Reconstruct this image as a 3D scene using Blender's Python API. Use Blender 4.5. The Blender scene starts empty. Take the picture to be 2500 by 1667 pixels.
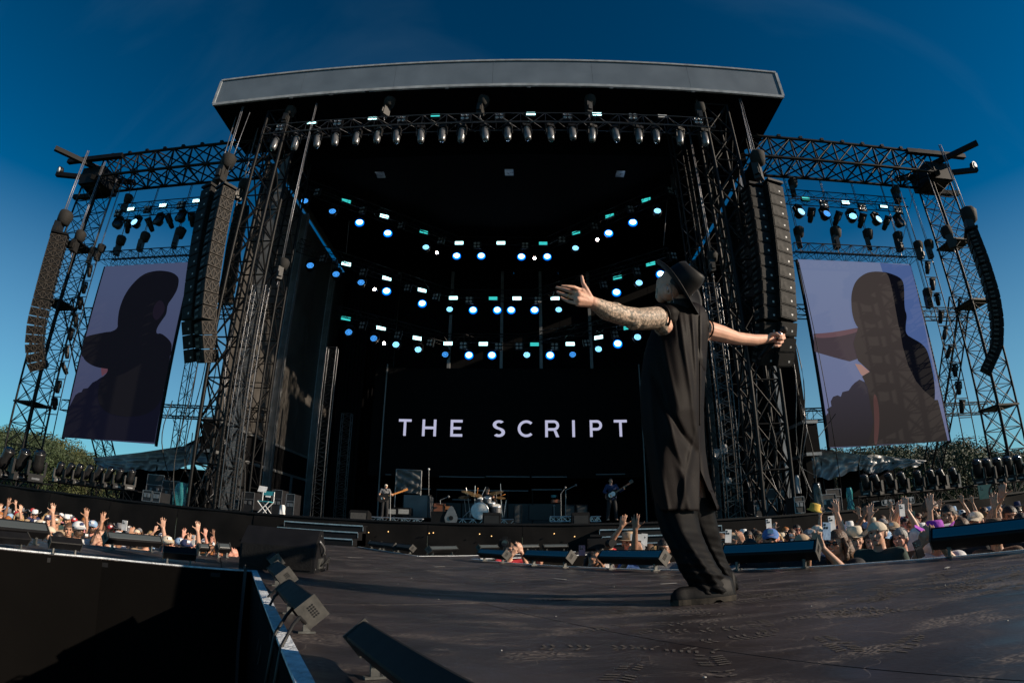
import bpy, bmesh, math, random
from math import sin, cos, pi, radians as rad, atan2, hypot, sqrt
from mathutils import Vector, Matrix, Euler
import numpy as np
random.seed(7)
sc = bpy.context.scene
C = sc.collection
# ---------------------------------------------------------------- camera: ultra-wide lens with mild barrel distortion
K1, K3, PITCH, ROLL, YAW, CAMH = 0.73893, -0.03275, 0.3486, 0.00808, -0.02131, 0.34
cam = bpy.data.objects.new('camera', bpy.data.cameras.new('camera')); C.objects.link(cam); sc.camera = cam
cam.matrix_world = Matrix.Translation((0, 0, CAMH)) @ Matrix.Rotation(-YAW, 4, 'Z') @ Matrix.Rotation(PITCH, 4, 'X') @ Matrix.Rotation(-ROLL, 4, 'Y') @ Matrix.Rotation(pi/2, 4, 'X')
cd = cam.data; cd.type = 'PANO'; cd.sensor_width = 36; cd.sensor_height = 24; cd.sensor_fit = 'HORIZONTAL'
cd.clip_start = 0.02; cd.clip_end = 5000
try: P_ = cd; P_.panorama_type = 'FISHEYE_LENS_POLYNOMIAL'
except Exception: P_ = cd.cycles; P_.panorama_type = 'FISHEYE_LENS_POLYNOMIAL'
P_.fisheye_fov = pi
P_.fisheye_polynomial_k0 = 0; P_.fisheye_polynomial_k1 = -K1/14.4; P_.fisheye_polynomial_k2 = 0
P_.fisheye_polynomial_k3 = -K3/14.4**3; P_.fisheye_polynomial_k4 = 0
# ---------------------------------------------------------------- sky and sun
SUN_EL, SUN_AZ = rad(22), rad(-16)          # azimuth measured from +X towards +Y
sun_dir = Vector((cos(SUN_EL)*cos(SUN_AZ), cos(SUN_EL)*sin(SUN_AZ), sin(SUN_EL)))
w = bpy.data.worlds.new('World'); sc.world = w; w.use_nodes = True
nt = w.node_tree; bg = nt.nodes['Background']
sky = nt.nodes.new('ShaderNodeTexSky'); sky.sky_type = 'NISHITA'; sky.sun_disc = False
sky.sun_elevation = SUN_EL; sky.sun_rotation = pi/2 - SUN_AZ; sky.ozone_density = 8.0; sky.dust_density = 0.0; sky.air_density = 1.0
hs = nt.nodes.new('ShaderNodeHueSaturation'); hs.inputs['Saturation'].default_value = 1.12
gam = nt.nodes.new('ShaderNodeGamma'); gam.inputs['Gamma'].default_value = 1.4
wt = nt.nodes.new('ShaderNodeTexCoord'); wm = nt.nodes.new('ShaderNodeMapping'); wm.inputs['Scale'].default_value = (1.0, 4.5, 1.4); wm.inputs['Rotation'].default_value = (0.2, 0.5, 0.9)
wn = nt.nodes.new('ShaderNodeTexNoise'); wn.inputs['Scale'].default_value = 1.6; wn.inputs['Detail'].default_value = 7; wn.inputs['Distortion'].default_value = 0.7
wr = nt.nodes.new('ShaderNodeValToRGB'); wr.color_ramp.elements[0].position = 0.50; wr.color_ramp.elements[1].position = 0.82
wr.color_ramp.elements[1].color = (0.04, 0.04, 0.04, 1)
mx = nt.nodes.new('ShaderNodeMixRGB'); mx.blend_type = 'MIX'; mx.inputs[2].default_value = (5.6, 8.9, 10.4, 1)
L = nt.links.new
L(wt.outputs['Generated'], wm.inputs['Vector']); L(wm.outputs['Vector'], wn.inputs['Vector']); L(wn.outputs['Fac'], wr.inputs['Fac'])
L(sky.outputs['Color'], gam.inputs['Color']); 
tn = nt.nodes.new('ShaderNodeMixRGB'); tn.blend_type = 'MULTIPLY'; tn.inputs[0].default_value = 1; tn.inputs[2].default_value = (.41, .98, .69, 1); L(gam.outputs[0], tn.inputs[1]); L(tn.outputs[0], hs.inputs['Color'])
sx_ = nt.nodes.new('ShaderNodeSeparateXYZ'); hz_ = nt.nodes.new('ShaderNodeMapRange'); hz_.interpolation_type = 'LINEAR'; ad_ = nt.nodes.new('ShaderNodeMath'); ad_.operation = 'MAXIMUM'
hz_.inputs['From Min'].default_value = -0.02; hz_.inputs['From Max'].default_value = 0.46; hz_.inputs['To Min'].default_value = 0.72; hz_.inputs['To Max'].default_value = 0.0
L(wt.outputs['Generated'], sx_.inputs[0]); L(sx_.outputs['Z'], hz_.inputs['Value']); L(hz_.outputs[0], ad_.inputs[0]); L(hs.outputs['Color'], mx.inputs[1]); L(wr.outputs['Color'], ad_.inputs[1]); L(ad_.outputs[0], mx.inputs[0]); L(mx.outputs['Color'], bg.inputs['Color'])
bg.inputs['Strength'].default_value = 0.048
sl = bpy.data.lights.new('sun', 'SUN'); sl.energy = 5.0; sl.angle = rad(0.5); sl.color = (1.0, 0.84, 0.66)
so = bpy.data.objects.new('sun', sl); C.objects.link(so); so.rotation_euler = sun_dir.to_track_quat('Z', 'Y').to_euler()
sc.view_settings.view_transform = 'Standard'; sc.view_settings.look = 'None'; sc.view_settings.exposure = 0.28; sc.view_settings.gamma = 1
sc.render.engine = 'CYCLES'; sc.cycles.max_bounces = 5; sc.cycles.diffuse_bounces = 2; sc.cycles.glossy_bounces = 2; sc.cycles.transparent_max_bounces = 12
sc.cycles.use_denoising = True; sc.cycles.sample_clamp_indirect = 3
# ---------------------------------------------------------------- pixel of the photograph -> place in the world
def ray(px, py):
    x = (px-1250)/1000; y = -(py-833.5)/1000
    c, s = cos(ROLL), sin(ROLL); x, y = c*x-s*y, s*x+c*y
    r = hypot(x, y)+1e-9; th = K1*r+K3*r**3
    X, Y, Z = sin(th)*x/r, cos(th), sin(th)*y/r
    c, s = cos(PITCH), sin(PITCH); Y, Z = c*Y-s*Z, s*Y+c*Z
    c, s = cos(YAW), sin(YAW)
    return Vector((c*X+s*Y, -s*X+c*Y, Z))
def at(px, py, Y): d = ray(px, py); p = d*(Y/d.y); p.z += CAMH; return p
def atz(px, py, z): d = ray(px, py); p = d*((z-CAMH)/d.z); p.z = z; return p
def atd(px, py, D): p = ray(px, py)*D; p.z += CAMH; return p
def V(*a): return Vector(a)
# ---------------------------------------------------------------- materials
def lnk(nt, a, b): nt.links.new(a, b)
def mat(name, col, rough=0.6, metal=0.0, var=0.25, scale=6.0, bump=0.0, bscale=40.0, emit=None, estr=0.0, trans=0.0, spec=0.5, alpha=1.0, sss=0.0, coat=0.0):
    m = bpy.data.materials.new(name); m.use_nodes = True; t = m.node_tree; b = t.nodes['Principled BSDF']
    b.inputs['Roughness'].default_value = rough; b.inputs['Metallic'].default_value = metal
    b.inputs['Base Color'].default_value = (*col, 1); b.inputs['Specular IOR Level'].default_value = spec
    m.diffuse_color = (*col, 1)
    if trans: b.inputs['Transmission Weight'].default_value = trans
    if alpha < 1: b.inputs['Alpha'].default_value = alpha
    if sss: b.inputs['Subsurface Weight'].default_value = sss; b.inputs['Subsurface Radius'].default_value = (0.01, 0.004, 0.002)
    if coat: b.inputs['Coat Weight'].default_value = coat
    if emit: b.inputs['Emission Color'].default_value = (*emit, 1); b.inputs['Emission Strength'].default_value = estr
    if var > 0:
        tc = t.nodes.new('ShaderNodeTexCoord'); n = t.nodes.new('ShaderNodeTexNoise'); n.inputs['Scale'].default_value = scale; n.inputs['Detail'].default_value = 6
        r = t.nodes.new('ShaderNodeMapRange'); r.inputs['From Min'].default_value = 0.3; r.inputs['From Max'].default_value = 0.7
        r.inputs['To Min'].default_value = 1-var; r.inputs['To Max'].default_value = 1+var
        mm = t.nodes.new('ShaderNodeVectorMath'); mm.operation = 'SCALE'; mm.inputs[0].default_value = col
        lnk(t, tc.outputs['Object'], n.inputs['Vector']); lnk(t, n.outputs['Fac'], r.inputs['Value']); lnk(t, r.outputs['Result'], mm.inputs['Scale']); lnk(t, mm.outputs['Vector'], b.inputs['Base Color'])
        rr = t.nodes.new('ShaderNodeMapRange'); rr.inputs['To Min'].default_value = max(0.02, rough-0.12); rr.inputs['To Max'].default_value = min(1, rough+0.12)
        lnk(t, n.outputs['Fac'], rr.inputs['Value']); lnk(t, rr.outputs['Result'], b.inputs['Roughness'])
    if bump > 0:
        tc = t.nodes.new('ShaderNodeTexCoord'); n2 = t.nodes.new('ShaderNodeTexNoise'); n2.inputs['Scale'].default_value = bscale; n2.inputs['Detail'].default_value = 5
        bp = t.nodes.new('ShaderNodeBump'); bp.inputs['Strength'].default_value = bump; bp.inputs['Distance'].default_value = 0.02
        lnk(t, tc.outputs['Object'], n2.inputs['Vector']); lnk(t, n2.outputs['Fac'], bp.inputs['Height']); lnk(t, bp.outputs['Normal'], b.inputs['Normal'])
    return m
def emat(name, col, s):
    return mat(name, (0.02, 0.02, 0.02), 0.5, var=0, emit=col, estr=s)
M = {}
M['black'] = mat('black_paint', (0.005, 0.005, 0.006), 0.6, spec=.25)
M['truss'] = mat('black_truss_steel', (0.0035, 0.0035, 0.004), 0.5, 0.0, scale=3, spec=.2)
M['alu'] = mat('bare_aluminium', (0.55, 0.56, 0.58), 0.35, 0.9, scale=9)
M['silver'] = mat('dull_silver_post', (0.20, 0.205, 0.21), 0.45, 0.5, scale=2)
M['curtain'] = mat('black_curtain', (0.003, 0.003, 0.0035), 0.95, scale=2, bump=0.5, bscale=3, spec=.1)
M['soffit'] = mat('black_soffit', (0.002, 0.002, 0.0025), 0.95, spec=.05)
M['fascia'] = mat('grey_membrane', (0.11, 0.14, 0.175), 0.6, scale=0.9, var=0.13, bump=0.4, bscale=0.9)
M['trim'] = mat('pale_trim', (0.30, 0.32, 0.34), 0.5, scale=3)
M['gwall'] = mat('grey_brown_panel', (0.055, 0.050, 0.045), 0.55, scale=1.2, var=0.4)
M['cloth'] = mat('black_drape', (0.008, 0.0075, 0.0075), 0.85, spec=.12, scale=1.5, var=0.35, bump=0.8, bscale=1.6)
M['rubber'] = mat('black_rubber', (0.01, 0.01, 0.01), 0.6)
M['bag'] = mat('chain_bag_cloth', (0.012, 0.011, 0.010), 0.85, bump=0.5, bscale=20)
M['hoist'] = mat('hoist_body', (0.012, 0.011, 0.010), 0.5)
M['chain'] = mat('steel_chain', (0.22, 0.22, 0.24), 0.45, 0.6)
M['cab'] = mat('speaker_cabinet', (0.0055, 0.0055, 0.006), 0.65, bump=0.2, bscale=60, spec=.2)
M['grille'] = mat('brown_grille', (0.040, 0.034, 0.029), 0.6, var=0.4, spec=.2)
M['plate'] = mat('small_plate', (0.5, 0.5, 0.5), 0.5)
M['glassd'] = mat('dark_lens', (0.01, 0.012, 0.016), 0.08, spec=0.8, var=0)
M['lampbody'] = mat('fixture_body', (0.006, 0.006, 0.007), 0.5, spec=.3)
M['greysheen'] = mat('grey_cylinder', (0.16, 0.16, 0.165), 0.3, 0.4)
M['deck'] = None
M['case'] = mat('flightcase_black', (0.012, 0.012, 0.014), 0.5)
M['tarp'] = mat('silver_tarp', (0.30, 0.31, 0.33), 0.38, 0.15, scale=1.5, var=0.25)
M['wood'] = mat('brown_wood', (0.16, 0.055, 0.025), 0.4, scale=4)
M['cloth_grey'] = mat('grey_cloth', (0.12, 0.12, 0.12), 0.85, scale=3)
M['teal'] = mat('teal_plastic', (0.05, 0.30, 0.33), 0.25, alpha=0.55)
M['tile'] = mat('led_tile_black', (0.004, 0.004, 0.0045), 0.8, var=0, spec=.1)
M['clear'] = mat('clear_plastic', (0.6, 0.6, 0.62), 0.15, alpha=0.4)
M['edge'] = mat('white_edge_strip', (0.62, 0.66, 0.70), 0.55, scale=25, var=0.3, bump=0.5, bscale=90)
M['blue_e'] = emat('blue_white_lens', (0.62, 0.86, 1.0), 12)
M['blue_d'] = emat('dim_blue_led', (0.06, 0.36, 1.0), 2.2)
M['blue_m'] = emat('mid_blue_led', (0.22, 0.60, 1.0), 5)
M['cyan_e'] = emat('cyan_strobe', (0.50, 0.98, 1.0), 4.0)
M['cyan_d'] = emat('dim_cyan_strobe', (0.04, 0.58, 0.55), 1.0)
M['warm_e'] = emat('warm_white_beam', (1.0, 0.86, 0.78), 60)
M['tube'] = mat('batten_window', (0.008, 0.035, 0.07), 0.35, var=0, spec=.3, emit=(0.0, 0.075, 0.16), estr=0.12)
M['tubeg'] = mat('batten_window_grey', (0.05, 0.06, 0.065), 0.35, var=0, spec=.4)
M['white'] = mat('white_plastic', (0.7, 0.7, 0.7), 0.4)
M['red'] = mat('red_cloth', (0.45, 0.02, 0.04), 0.8)
M['letter'] = emat('letter_glow', (0.42, 0.42, 0.58), 0.9)
# ---------------------------------------------------------------- object helpers
ORG = {}
STUFF = {'led_ring', 'bracing', 'vent', 'plugged_lead', 'tuner', 'foliage', 'rigging_plate', 'eyebrows', 'chain', 'long_hair', 'under_hair'}
def tag(o, label=None, cat=None, group=None, kind=None):
    if label: o['label'] = label
    if cat: o['category'] = cat
    if group: o['group'] = group
    if kind: o['kind'] = kind
    return o
def thing(name, loc, label, cat, group=None):
    o = bpy.data.objects.new(name, None); C.objects.link(o); o.location = loc; o.empty_display_size = 0.1
    ORG[o.name] = Vector(loc); return tag(o, label, cat, group)
def sm(me, on=True):
    me.polygons.foreach_set('use_smooth', [on]*len(me.polygons)); return me
class MB:
    def __init__(s): s.v = []; s.f = []; s.sm = []
    def add(s, vs, fs, smooth=False):
        n = len(s.v); s.v += [Vector(p) for p in vs]; s.f += [tuple(i+n for i in f) for f in fs]; s.sm += [smooth]*len(fs); return s
    def box(s, c, d, R=None):
        hx, hy, hz = d[0]/2, d[1]/2, d[2]/2; c = Vector(c)
        vs = [Vector((x, y, z)) for x in (-hx, hx) for y in (-hy, hy) for z in (-hz, hz)]
        if R is not None: vs = [R @ p for p in vs]
        return s.add([p+c for p in vs], [(0, 1, 3, 2), (4, 6, 7, 5), (0, 4, 5, 1), (2, 3, 7, 6), (0, 2, 6, 4), (1, 5, 7, 3)])
    def box2(s, a, b): return s.box(((a[0]+b[0])/2, (a[1]+b[1])/2, (a[2]+b[2])/2), (abs(b[0]-a[0]), abs(b[1]-a[1]), abs(b[2]-a[2])))
    def bar(s, p, q, r, n=6, r2=None, cap=True):
        p, q = Vector(p), Vector(q); d = q-p
        if d.length < 1e-6: return s
        R = d.to_track_quat('Z', 'Y').to_matrix(); r2 = r if r2 is None else r2
        a0 = pi/4 if n == 4 else 0
        vs = [p+R @ Vector((cos(a0+2*pi*i/n)*r, sin(a0+2*pi*i/n)*r, 0)) for i in range(n)]+[q+R @ Vector((cos(a0+2*pi*i/n)*r2, sin(a0+2*pi*i/n)*r2, 0)) for i in range(n)]
        s.add(vs, [(i, (i+1) % n, n+(i+1) % n, n+i) for i in range(n)], n > 4)
        if cap: s.f += [tuple(len(s.v)-2*n+i for i in range(n))[::-1], tuple(len(s.v)-n+i for i in range(n))]; s.sm += [False, False]
        return s
    def tube(s, pts, r, n=6):
        pts = [Vector(p) for p in pts]; rings = []
        for i, p in enumerate(pts):
            d = (pts[min(i+1, len(pts)-1)]-pts[max(i-1, 0)]).normalized(); R = d.to_track_quat('Z', 'Y').to_matrix()
            rr = r[i] if isinstance(r, (list, tuple)) else r
            rings.append([p+R @ Vector((cos(2*pi*k/n)*rr, sin(2*pi*k/n)*rr, 0)) for k in range(n)])
        return s.loft(rings)
    def loft(s, rings, cap=True, closed=True):
        n = len(rings[0]); b = len(s.v); s.v += [Vector(p) for r in rings for p in r]
        for i in range(len(rings)-1):
            for k in range(n if closed else n-1):
                s.f.append((b+i*n+k, b+i*n+(k+1) % n, b+(i+1)*n+(k+1) % n, b+(i+1)*n+k)); s.sm.append(True)
        if cap and closed:
            s.f += [tuple(b+k for k in range(n))[::-1], tuple(b+(len(rings)-1)*n+k for k in range(n))]; s.sm += [False, False]
        return s
    def lathe(s, prof, c=(0, 0, 0), ax=(0, 0, 1), n=16, cap=True):
        R = Vector(ax).to_track_quat('Z', 'Y').to_matrix(); c = Vector(c)
        return s.loft([[c+R @ Vector((cos(2*pi*k/n)*r, sin(2*pi*k/n)*r, z)) for k in range(n)] for r, z in prof], cap)
    def sph(s, c, r, n=10, m=6, R=None):
        c = Vector(c); r = Vector(r) if not isinstance(r, (int, float)) else Vector((r, r, r)); rings = []
        for i in range(m+1):
            a = -pi/2+pi*i/m; ring = [Vector((cos(a)*cos(2*pi*k/n)*r.x, cos(a)*sin(2*pi*k/n)*r.y, sin(a)*r.z)) for k in range(n)]
            rings.append([c+(R @ p if R is not None else p) for p in ring])
        return s.loft(rings, False)
    def poly(s, pts, t=None, nrm=None):
        # flat outline; with t it is extruded by t along nrm
        pts = [Vector(p) for p in pts]; n = len(pts)
        if t is None: return s.add(pts, [tuple(range(n))])
        o = Vector(nrm)*t
        return s.add(pts+[p+o for p in pts], [tuple(range(n))[::-1], tuple(range(n, 2*n))]+[(i, (i+1) % n, n+(i+1) % n, n+i) for i in range(n)])
    def mesh(s, name, org=None):
        o = org or Vector((0, 0, 0)); me = bpy.data.meshes.new(name); me.from_pydata([tuple(p-o) for p in s.v], [], s.f); me.polygons.foreach_set('use_smooth', s.sm); me.update(); return me
    def build(s, name, m, parent=None, label=None, kind=None, recalc=False):
        if name in STUFF: kind = kind or 'stuff'
        org = ORG.get(parent.name) if parent else None; me = s.mesh(name, org)
        if recalc:
            b = bmesh.new(); b.from_mesh(me); bmesh.ops.recalc_face_normals(b, faces=b.faces); b.to_mesh(me); b.free()
        o = bpy.data.objects.new(name, me); C.objects.link(o); me.materials.append(m)
        if parent: o.parent = parent; ORG[o.name] = org
        if label: o['label'] = label
        if kind: o['kind'] = kind
        return o
def inst(name, me, m, parent, mtx=None, kind=None):
    """one more object sharing mesh data, with its own material slot"""
    o = bpy.data.objects.new(name, me); C.objects.link(o); o.parent = parent
    if not me.materials: me.materials.append(m)
    if me.materials[0] is not m: o.material_slots[0].link = 'OBJECT'; o.material_slots[0].material = m
    if mtx is not None: o.matrix_local = mtx
    if name in STUFF: kind = kind or 'stuff'
    if kind: o['kind'] = kind
    return o
def dup(root, mtx, label=None, group=None):
    r = root.copy(); C.objects.link(r); r.matrix_world = mtx
    if label: r['label'] = label
    if group: r['group'] = group
    for ch in root.children:
        c = ch.copy(); C.objects.link(c); c.parent = r
        for g in ch.children: d = g.copy(); C.objects.link(d); d.parent = c
    return r
def single(mb, name, m, label, cat, group=None, kind=None):
    o = mb.build(name, m); return tag(o, label, cat, group, kind)
def frame(p, zdir, up=(0, 0, 1)):
    """matrix whose local -Y looks along zdir (the front of a fixture), placed at p"""
    y = -Vector(zdir).normalized(); x = y.cross(Vector(up)).normalized()
    if x.length < .5: x = V(1, 0, 0)
    z = x.cross(y).normalized(); m = Matrix((x, y, z)).transposed().to_4x4(); m.translation = p; return m
ORD = ['first', 'second', 'third', 'fourth', 'fifth', 'sixth', 'seventh', 'eighth', 'ninth', 'tenth', 'eleventh', 'twelfth', 'thirteenth', 'fourteenth', 'fifteenth', 'sixteenth', 'seventeenth', 'eighteenth', 'nineteenth', 'twentieth']
# ================================================================ truss and rod helpers
def unitbar(n=6):
    m = MB().bar((0, 0, 0), (0, 0, 1), 1, n).mesh('rod'); return m
UB = {}
def rod(parent, p, q, r, name='brace', m=None, n=6):
    m = m or M['truss']
    key = (name, m.name, n)
    if key not in UB: UB[key] = unitbar(n); UB[key].materials.append(m)
    p, q = Vector(p), Vector(q); d = q-p
    R = d.to_track_quat('Z', 'Y').to_matrix().to_4x4()
    mt = Matrix.Translation(p-ORG[parent.name]) @ R @ Matrix.Diagonal((r, r, d.length, 1))
    return inst(name, UB[key], m, parent, mt)
def corners(p, q, wv, hv):
    return [[Vector(e)+wv*a+hv*b for a, b in ((-.5, -.5), (.5, -.5), (.5, .5), (-.5, .5))] for e in (p, q)]
def truss(name, p, q, w, h, n, rc, rb, label, cat, m=None, cross=True, fine=False, side=None, group=None, parent=None):
    """box truss from p to q, w wide along `side`, h high across it"""
    m = m or M['truss']; p, q = Vector(p), Vector(q); d = (q-p).normalized()
    s = Vector(side) if side else (V(1, 0, 0) if abs(d.z) > .6 else d.cross(V(0, 0, 1)))
    s = (s-d*s.dot(d)).normalized(); u = d.cross(s).normalized()
    t = parent or thing(name, tuple(p), label, cat, group)
    A, B = corners(p, q, s*w, u*h)
    for k in range(4): rod(t, A[k], B[k], rc, 'chord', m, 8)
    mb = MB()
    P = lambda k, i: A[k]+(B[k]-A[k])*(i/n)
    for i in range(n+1):
        for k in range(4):
            j = (k+1) % 4
            segs = [(P(k, i), P(j, i))] if (i % (2 if fine else 1) == 0) else []
            if i < n:
                segs.append((P(k, i), P(j, i+1)) if (i+k) % 2 else (P(j, i), P(k, i+1)))
                if cross: segs.append((P(j, i), P(k, i+1)) if (i+k) % 2 else (P(k, i), P(j, i+1)))
            for a, b in segs:
                if fine: mb.bar(a, b, rb, 4, cap=False)
                else: rod(t, a, b, rb, 'brace', m, 5)
    if fine: mb.build('bracing', m, t)
    return t
# ================================================================ setting
GZ = -1.45
def grid(x0, x1, y0, y1, nx, ny, f):
    return [(x0+(x1-x0)*i/nx, y0+(y1-y0)*j/ny) for j in range(ny+1) for i in range(nx+1)]
gm = mat('trampled_grass', (0.035, 0.045, 0.02), 0.9, scale=0.4, var=0.5, bump=0.6, bscale=2)
tag(MB().poly([(-900, -600, GZ), (900, -600, GZ), (900, 1500, GZ), (-900, 1500, GZ)]).build('ground', gm), kind='structure')
# pit floor covered in black roadway between the catwalk arms
tag(MB().poly([(-9, -5, GZ+.006), (4, -5, GZ+.006), (4, 14, GZ+.006), (-9, 14, GZ+.006)]).build('pit_floor', mat('pit_floor', (0.014, 0.013, 0.012), 0.9)), kind='structure')
# ---- catwalk deck material: dusty, scuffed dark ply with boot prints
def deck_mat():
    m = bpy.data.materials.new('scuffed_deck'); m.use_nodes = True; t = m.node_tree; b = t.nodes['Principled BSDF']; N = t.nodes.new
    tc = N('ShaderNodeTexCoord'); n1 = N('ShaderNodeTexNoise'); n1.inputs['Scale'].default_value = 1.3; n1.inputs['Detail'].default_value = 8
    n2 = N('ShaderNodeTexNoise'); n2.inputs['Scale'].default_value = 2.6; n2.inputs['Detail'].default_value = 3; n2.inputs['Distortion'].default_value = 0.6
    mp = N('ShaderNodeMapping'); mp.inputs['Scale'].default_value = (1.0, 2.2, 1); mp.inputs['Rotation'].default_value = (0, 0, 0.5)
    wv = N('ShaderNodeTexWave'); wv.inputs['Scale'].default_value = 10; wv.inputs['Distortion'].default_value = 14; wv.inputs['Detail'].default_value = 1.5; wv.inputs['Detail Scale'].default_value = 1.6
    r1 = N('ShaderNodeMapRange'); r1.inputs['From Min'].default_value = .54; r1.inputs['From Max'].default_value = .64
    r2 = N('ShaderNodeMapRange'); r2.inputs['From Min'].default_value = .40; r2.inputs['From Max'].default_value = .62
    n3 = N('ShaderNodeTexNoise'); n3.inputs['Scale'].default_value = 60; n3.inputs['Detail'].default_value = 4
    r3 = N('ShaderNodeMapRange'); r3.inputs['From Min'].default_value = .35; r3.inputs['From Max'].default_value = .75; r3.inputs['To Min'].default_value = 0.15
    # thin curved scratches
    n4 = N('ShaderNodeTexNoise'); n4.inputs['Scale'].default_value = 1.9; n4.inputs['Detail'].default_value = 1; n4.inputs['Distortion'].default_value = 2.5
    r4 = N('ShaderNodeMapRange'); r4.inputs['From Min'].default_value = .0; r4.inputs['From Max'].default_value = .0035; r4.inputs['To Min'].default_value = 1; r4.inputs['To Max'].default_value = 0
    sb = N('ShaderNodeMath'); sb.operation = 'SUBTRACT'; sb.inputs[1].default_value = .5; ab = N('ShaderNodeMath'); ab.operation = 'ABSOLUTE'
    m1 = N('ShaderNodeMath'); m1.operation = 'MULTIPLY'; m2 = N('ShaderNodeMath'); m2.operation = 'MULTIPLY'; mxx = N('ShaderNodeMath'); mxx.operation = 'MAXIMUM'; m4 = N('ShaderNodeMath'); m4.operation = 'MULTIPLY'
    geo = N('ShaderNodeNewGeometry')
    for x in (n1, n2, n3, n4): lnk(t, geo.outputs['Position'], mp.inputs['Vector']) if x is n1 else None
    lnk(t, mp.outputs[0], n2.inputs['Vector']); lnk(t, mp.outputs[0], wv.inputs['Vector'])
    for x in (n1, n3, n4): lnk(t, geo.outputs['Position'], x.inputs['Vector'])
    lnk(t, n2.outputs['Fac'], r1.inputs['Value']); lnk(t, wv.outputs['Fac'], r2.inputs['Value']); lnk(t, n3.outputs['Fac'], r3.inputs['Value'])
    lnk(t, r1.outputs[0], m1.inputs[0]); lnk(t, r2.outputs[0], m1.inputs[1]); lnk(t, m1.outputs[0], m2.inputs[0]); lnk(t, r3.outputs[0], m2.inputs[1])
    lnk(t, n4.outputs['Fac'], sb.inputs[0]); lnk(t, sb.outputs[0], ab.inputs[0]); lnk(t, ab.outputs[0], r4.inputs['Value'])
    lnk(t, r4.outputs[0], m4.inputs[0]); m4.inputs[1].default_value = .5; lnk(t, m4.outputs[0], mxx.inputs[0]); lnk(t, m2.outputs[0], mxx.inputs[1])
    cr = N('ShaderNodeValToRGB'); cr.color_ramp.elements[0].position = .35; cr.color_ramp.elements[0].color = (0.015, 0.012, 0.013, 1); cr.color_ramp.elements[1].position = .68; cr.color_ramp.elements[1].color = (0.050, 0.040, 0.042, 1)
    lnk(t, n1.outputs['Fac'], cr.inputs[0]); mc = N('ShaderNodeMixRGB'); lnk(t, mxx.outputs[0], mc.inputs[0]); lnk(t, cr.outputs[0], mc.inputs[1]); mc.inputs[2].default_value = (0.20, 0.165, 0.14, 1)
    lnk(t, mc.outputs[0], b.inputs['Base Color']); rv = N('ShaderNodeMapRange'); rv.inputs['From Min'].default_value = .3; rv.inputs['From Max'].default_value = .7; rv.inputs['To Min'].default_value = .28; rv.inputs['To Max'].default_value = .62; lnk(t, n2.outputs['Fac'], rv.inputs['Value']); lnk(t, rv.outputs[0], b.inputs['Roughness']); b.inputs['Specular IOR Level'].default_value = .5
    bp = N('ShaderNodeBump'); bp.inputs['Strength'].default_value = .25; bp.inputs['Distance'].default_value = .004; lnk(t, n3.outputs['Fac'], bp.inputs['Height']); lnk(t, bp.outputs[0], b.inputs['Normal'])
    return m
M['deck'] = deck_mat()
DECK = [(12, -3.6), (3.66, 3.46), (2.88, 4.17), (2.08, 4.73), (1.30, 5.56), (-0.24, 7.67), (-0.75, 8.6), (1.3, 10.9), (3.7, 13.1), (1.2, 13.1), (-1.66, 9.08), (-3.8, 13.0), (-6.2, 13.0), (-2.87, 5.52), (-3.55, 4.75), (-4.9, 3.85), (-8, 1.9), (-6.5, 0.2), (-4.1, 1.7), (-3.35, 2.92), (-2.9, 3.46), (-1.98, 3.98), (-0.49, 1.22), (1.95, -3.6)]
deck = MB().poly([(x, y, -.03) for x, y in DECK], -.03, (0, 0, 1)).build('catwalk_deck', M['black']); tag(deck, kind='structure')
bm = bmesh.new(); bm.faces.new([bm.verts.new((x, y, 0)) for x, y in DECK])
bm.normal_update(); bmesh.ops.triangulate(bm, faces=bm.faces, ngon_method='EAR_CLIP')
def cut(p, n):
    bmesh.ops.bisect_plane(bm, geom=bm.verts[:]+bm.edges[:]+bm.faces[:], plane_co=p, plane_no=n, dist=1e-4)
sd = V(.504, -.864, 0); sp = V(.864, .504, 0); o0 = V(-.27, 3.05, 0)
for k in range(-8, 12): cut(o0+sp*k*1.22, sp)
for k in range(-8, 8): cut(o0+V(0.55, 0.2, 0)+sd*k*2.44, sd)
ORG[deck.name] = V(0, 0, 0)
bm.normal_update()
def cell(f): c = f.calc_center_median(); return (math.floor((c-o0).dot(sp)/1.22), math.floor((c-o0-V(0.55, 0.2, 0)).dot(sd)/2.44))
bmesh.ops.dissolve_edges(bm, edges=[e for e in bm.edges if len(e.link_faces) == 2 and cell(e.link_faces[0]) == cell(e.link_faces[1])], use_verts=False)
for f in bm.faces:
    pts = [v.co.copy() for v in f.verts]; c = f.calc_center_median(); ar = f.calc_area()
    if ar < .02: continue
    k = 1-.006/sqrt(ar); pts = [c+(p-c)*k for p in pts]; dz = random.uniform(-.002, .001)
    if f.normal.z < 0: pts.reverse()
    MB().poly([p+V(0, 0, dz-.028) for p in pts], .028, (0, 0, 1)).build('deck_panel', M['deck'], deck)
bm.free()
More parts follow.
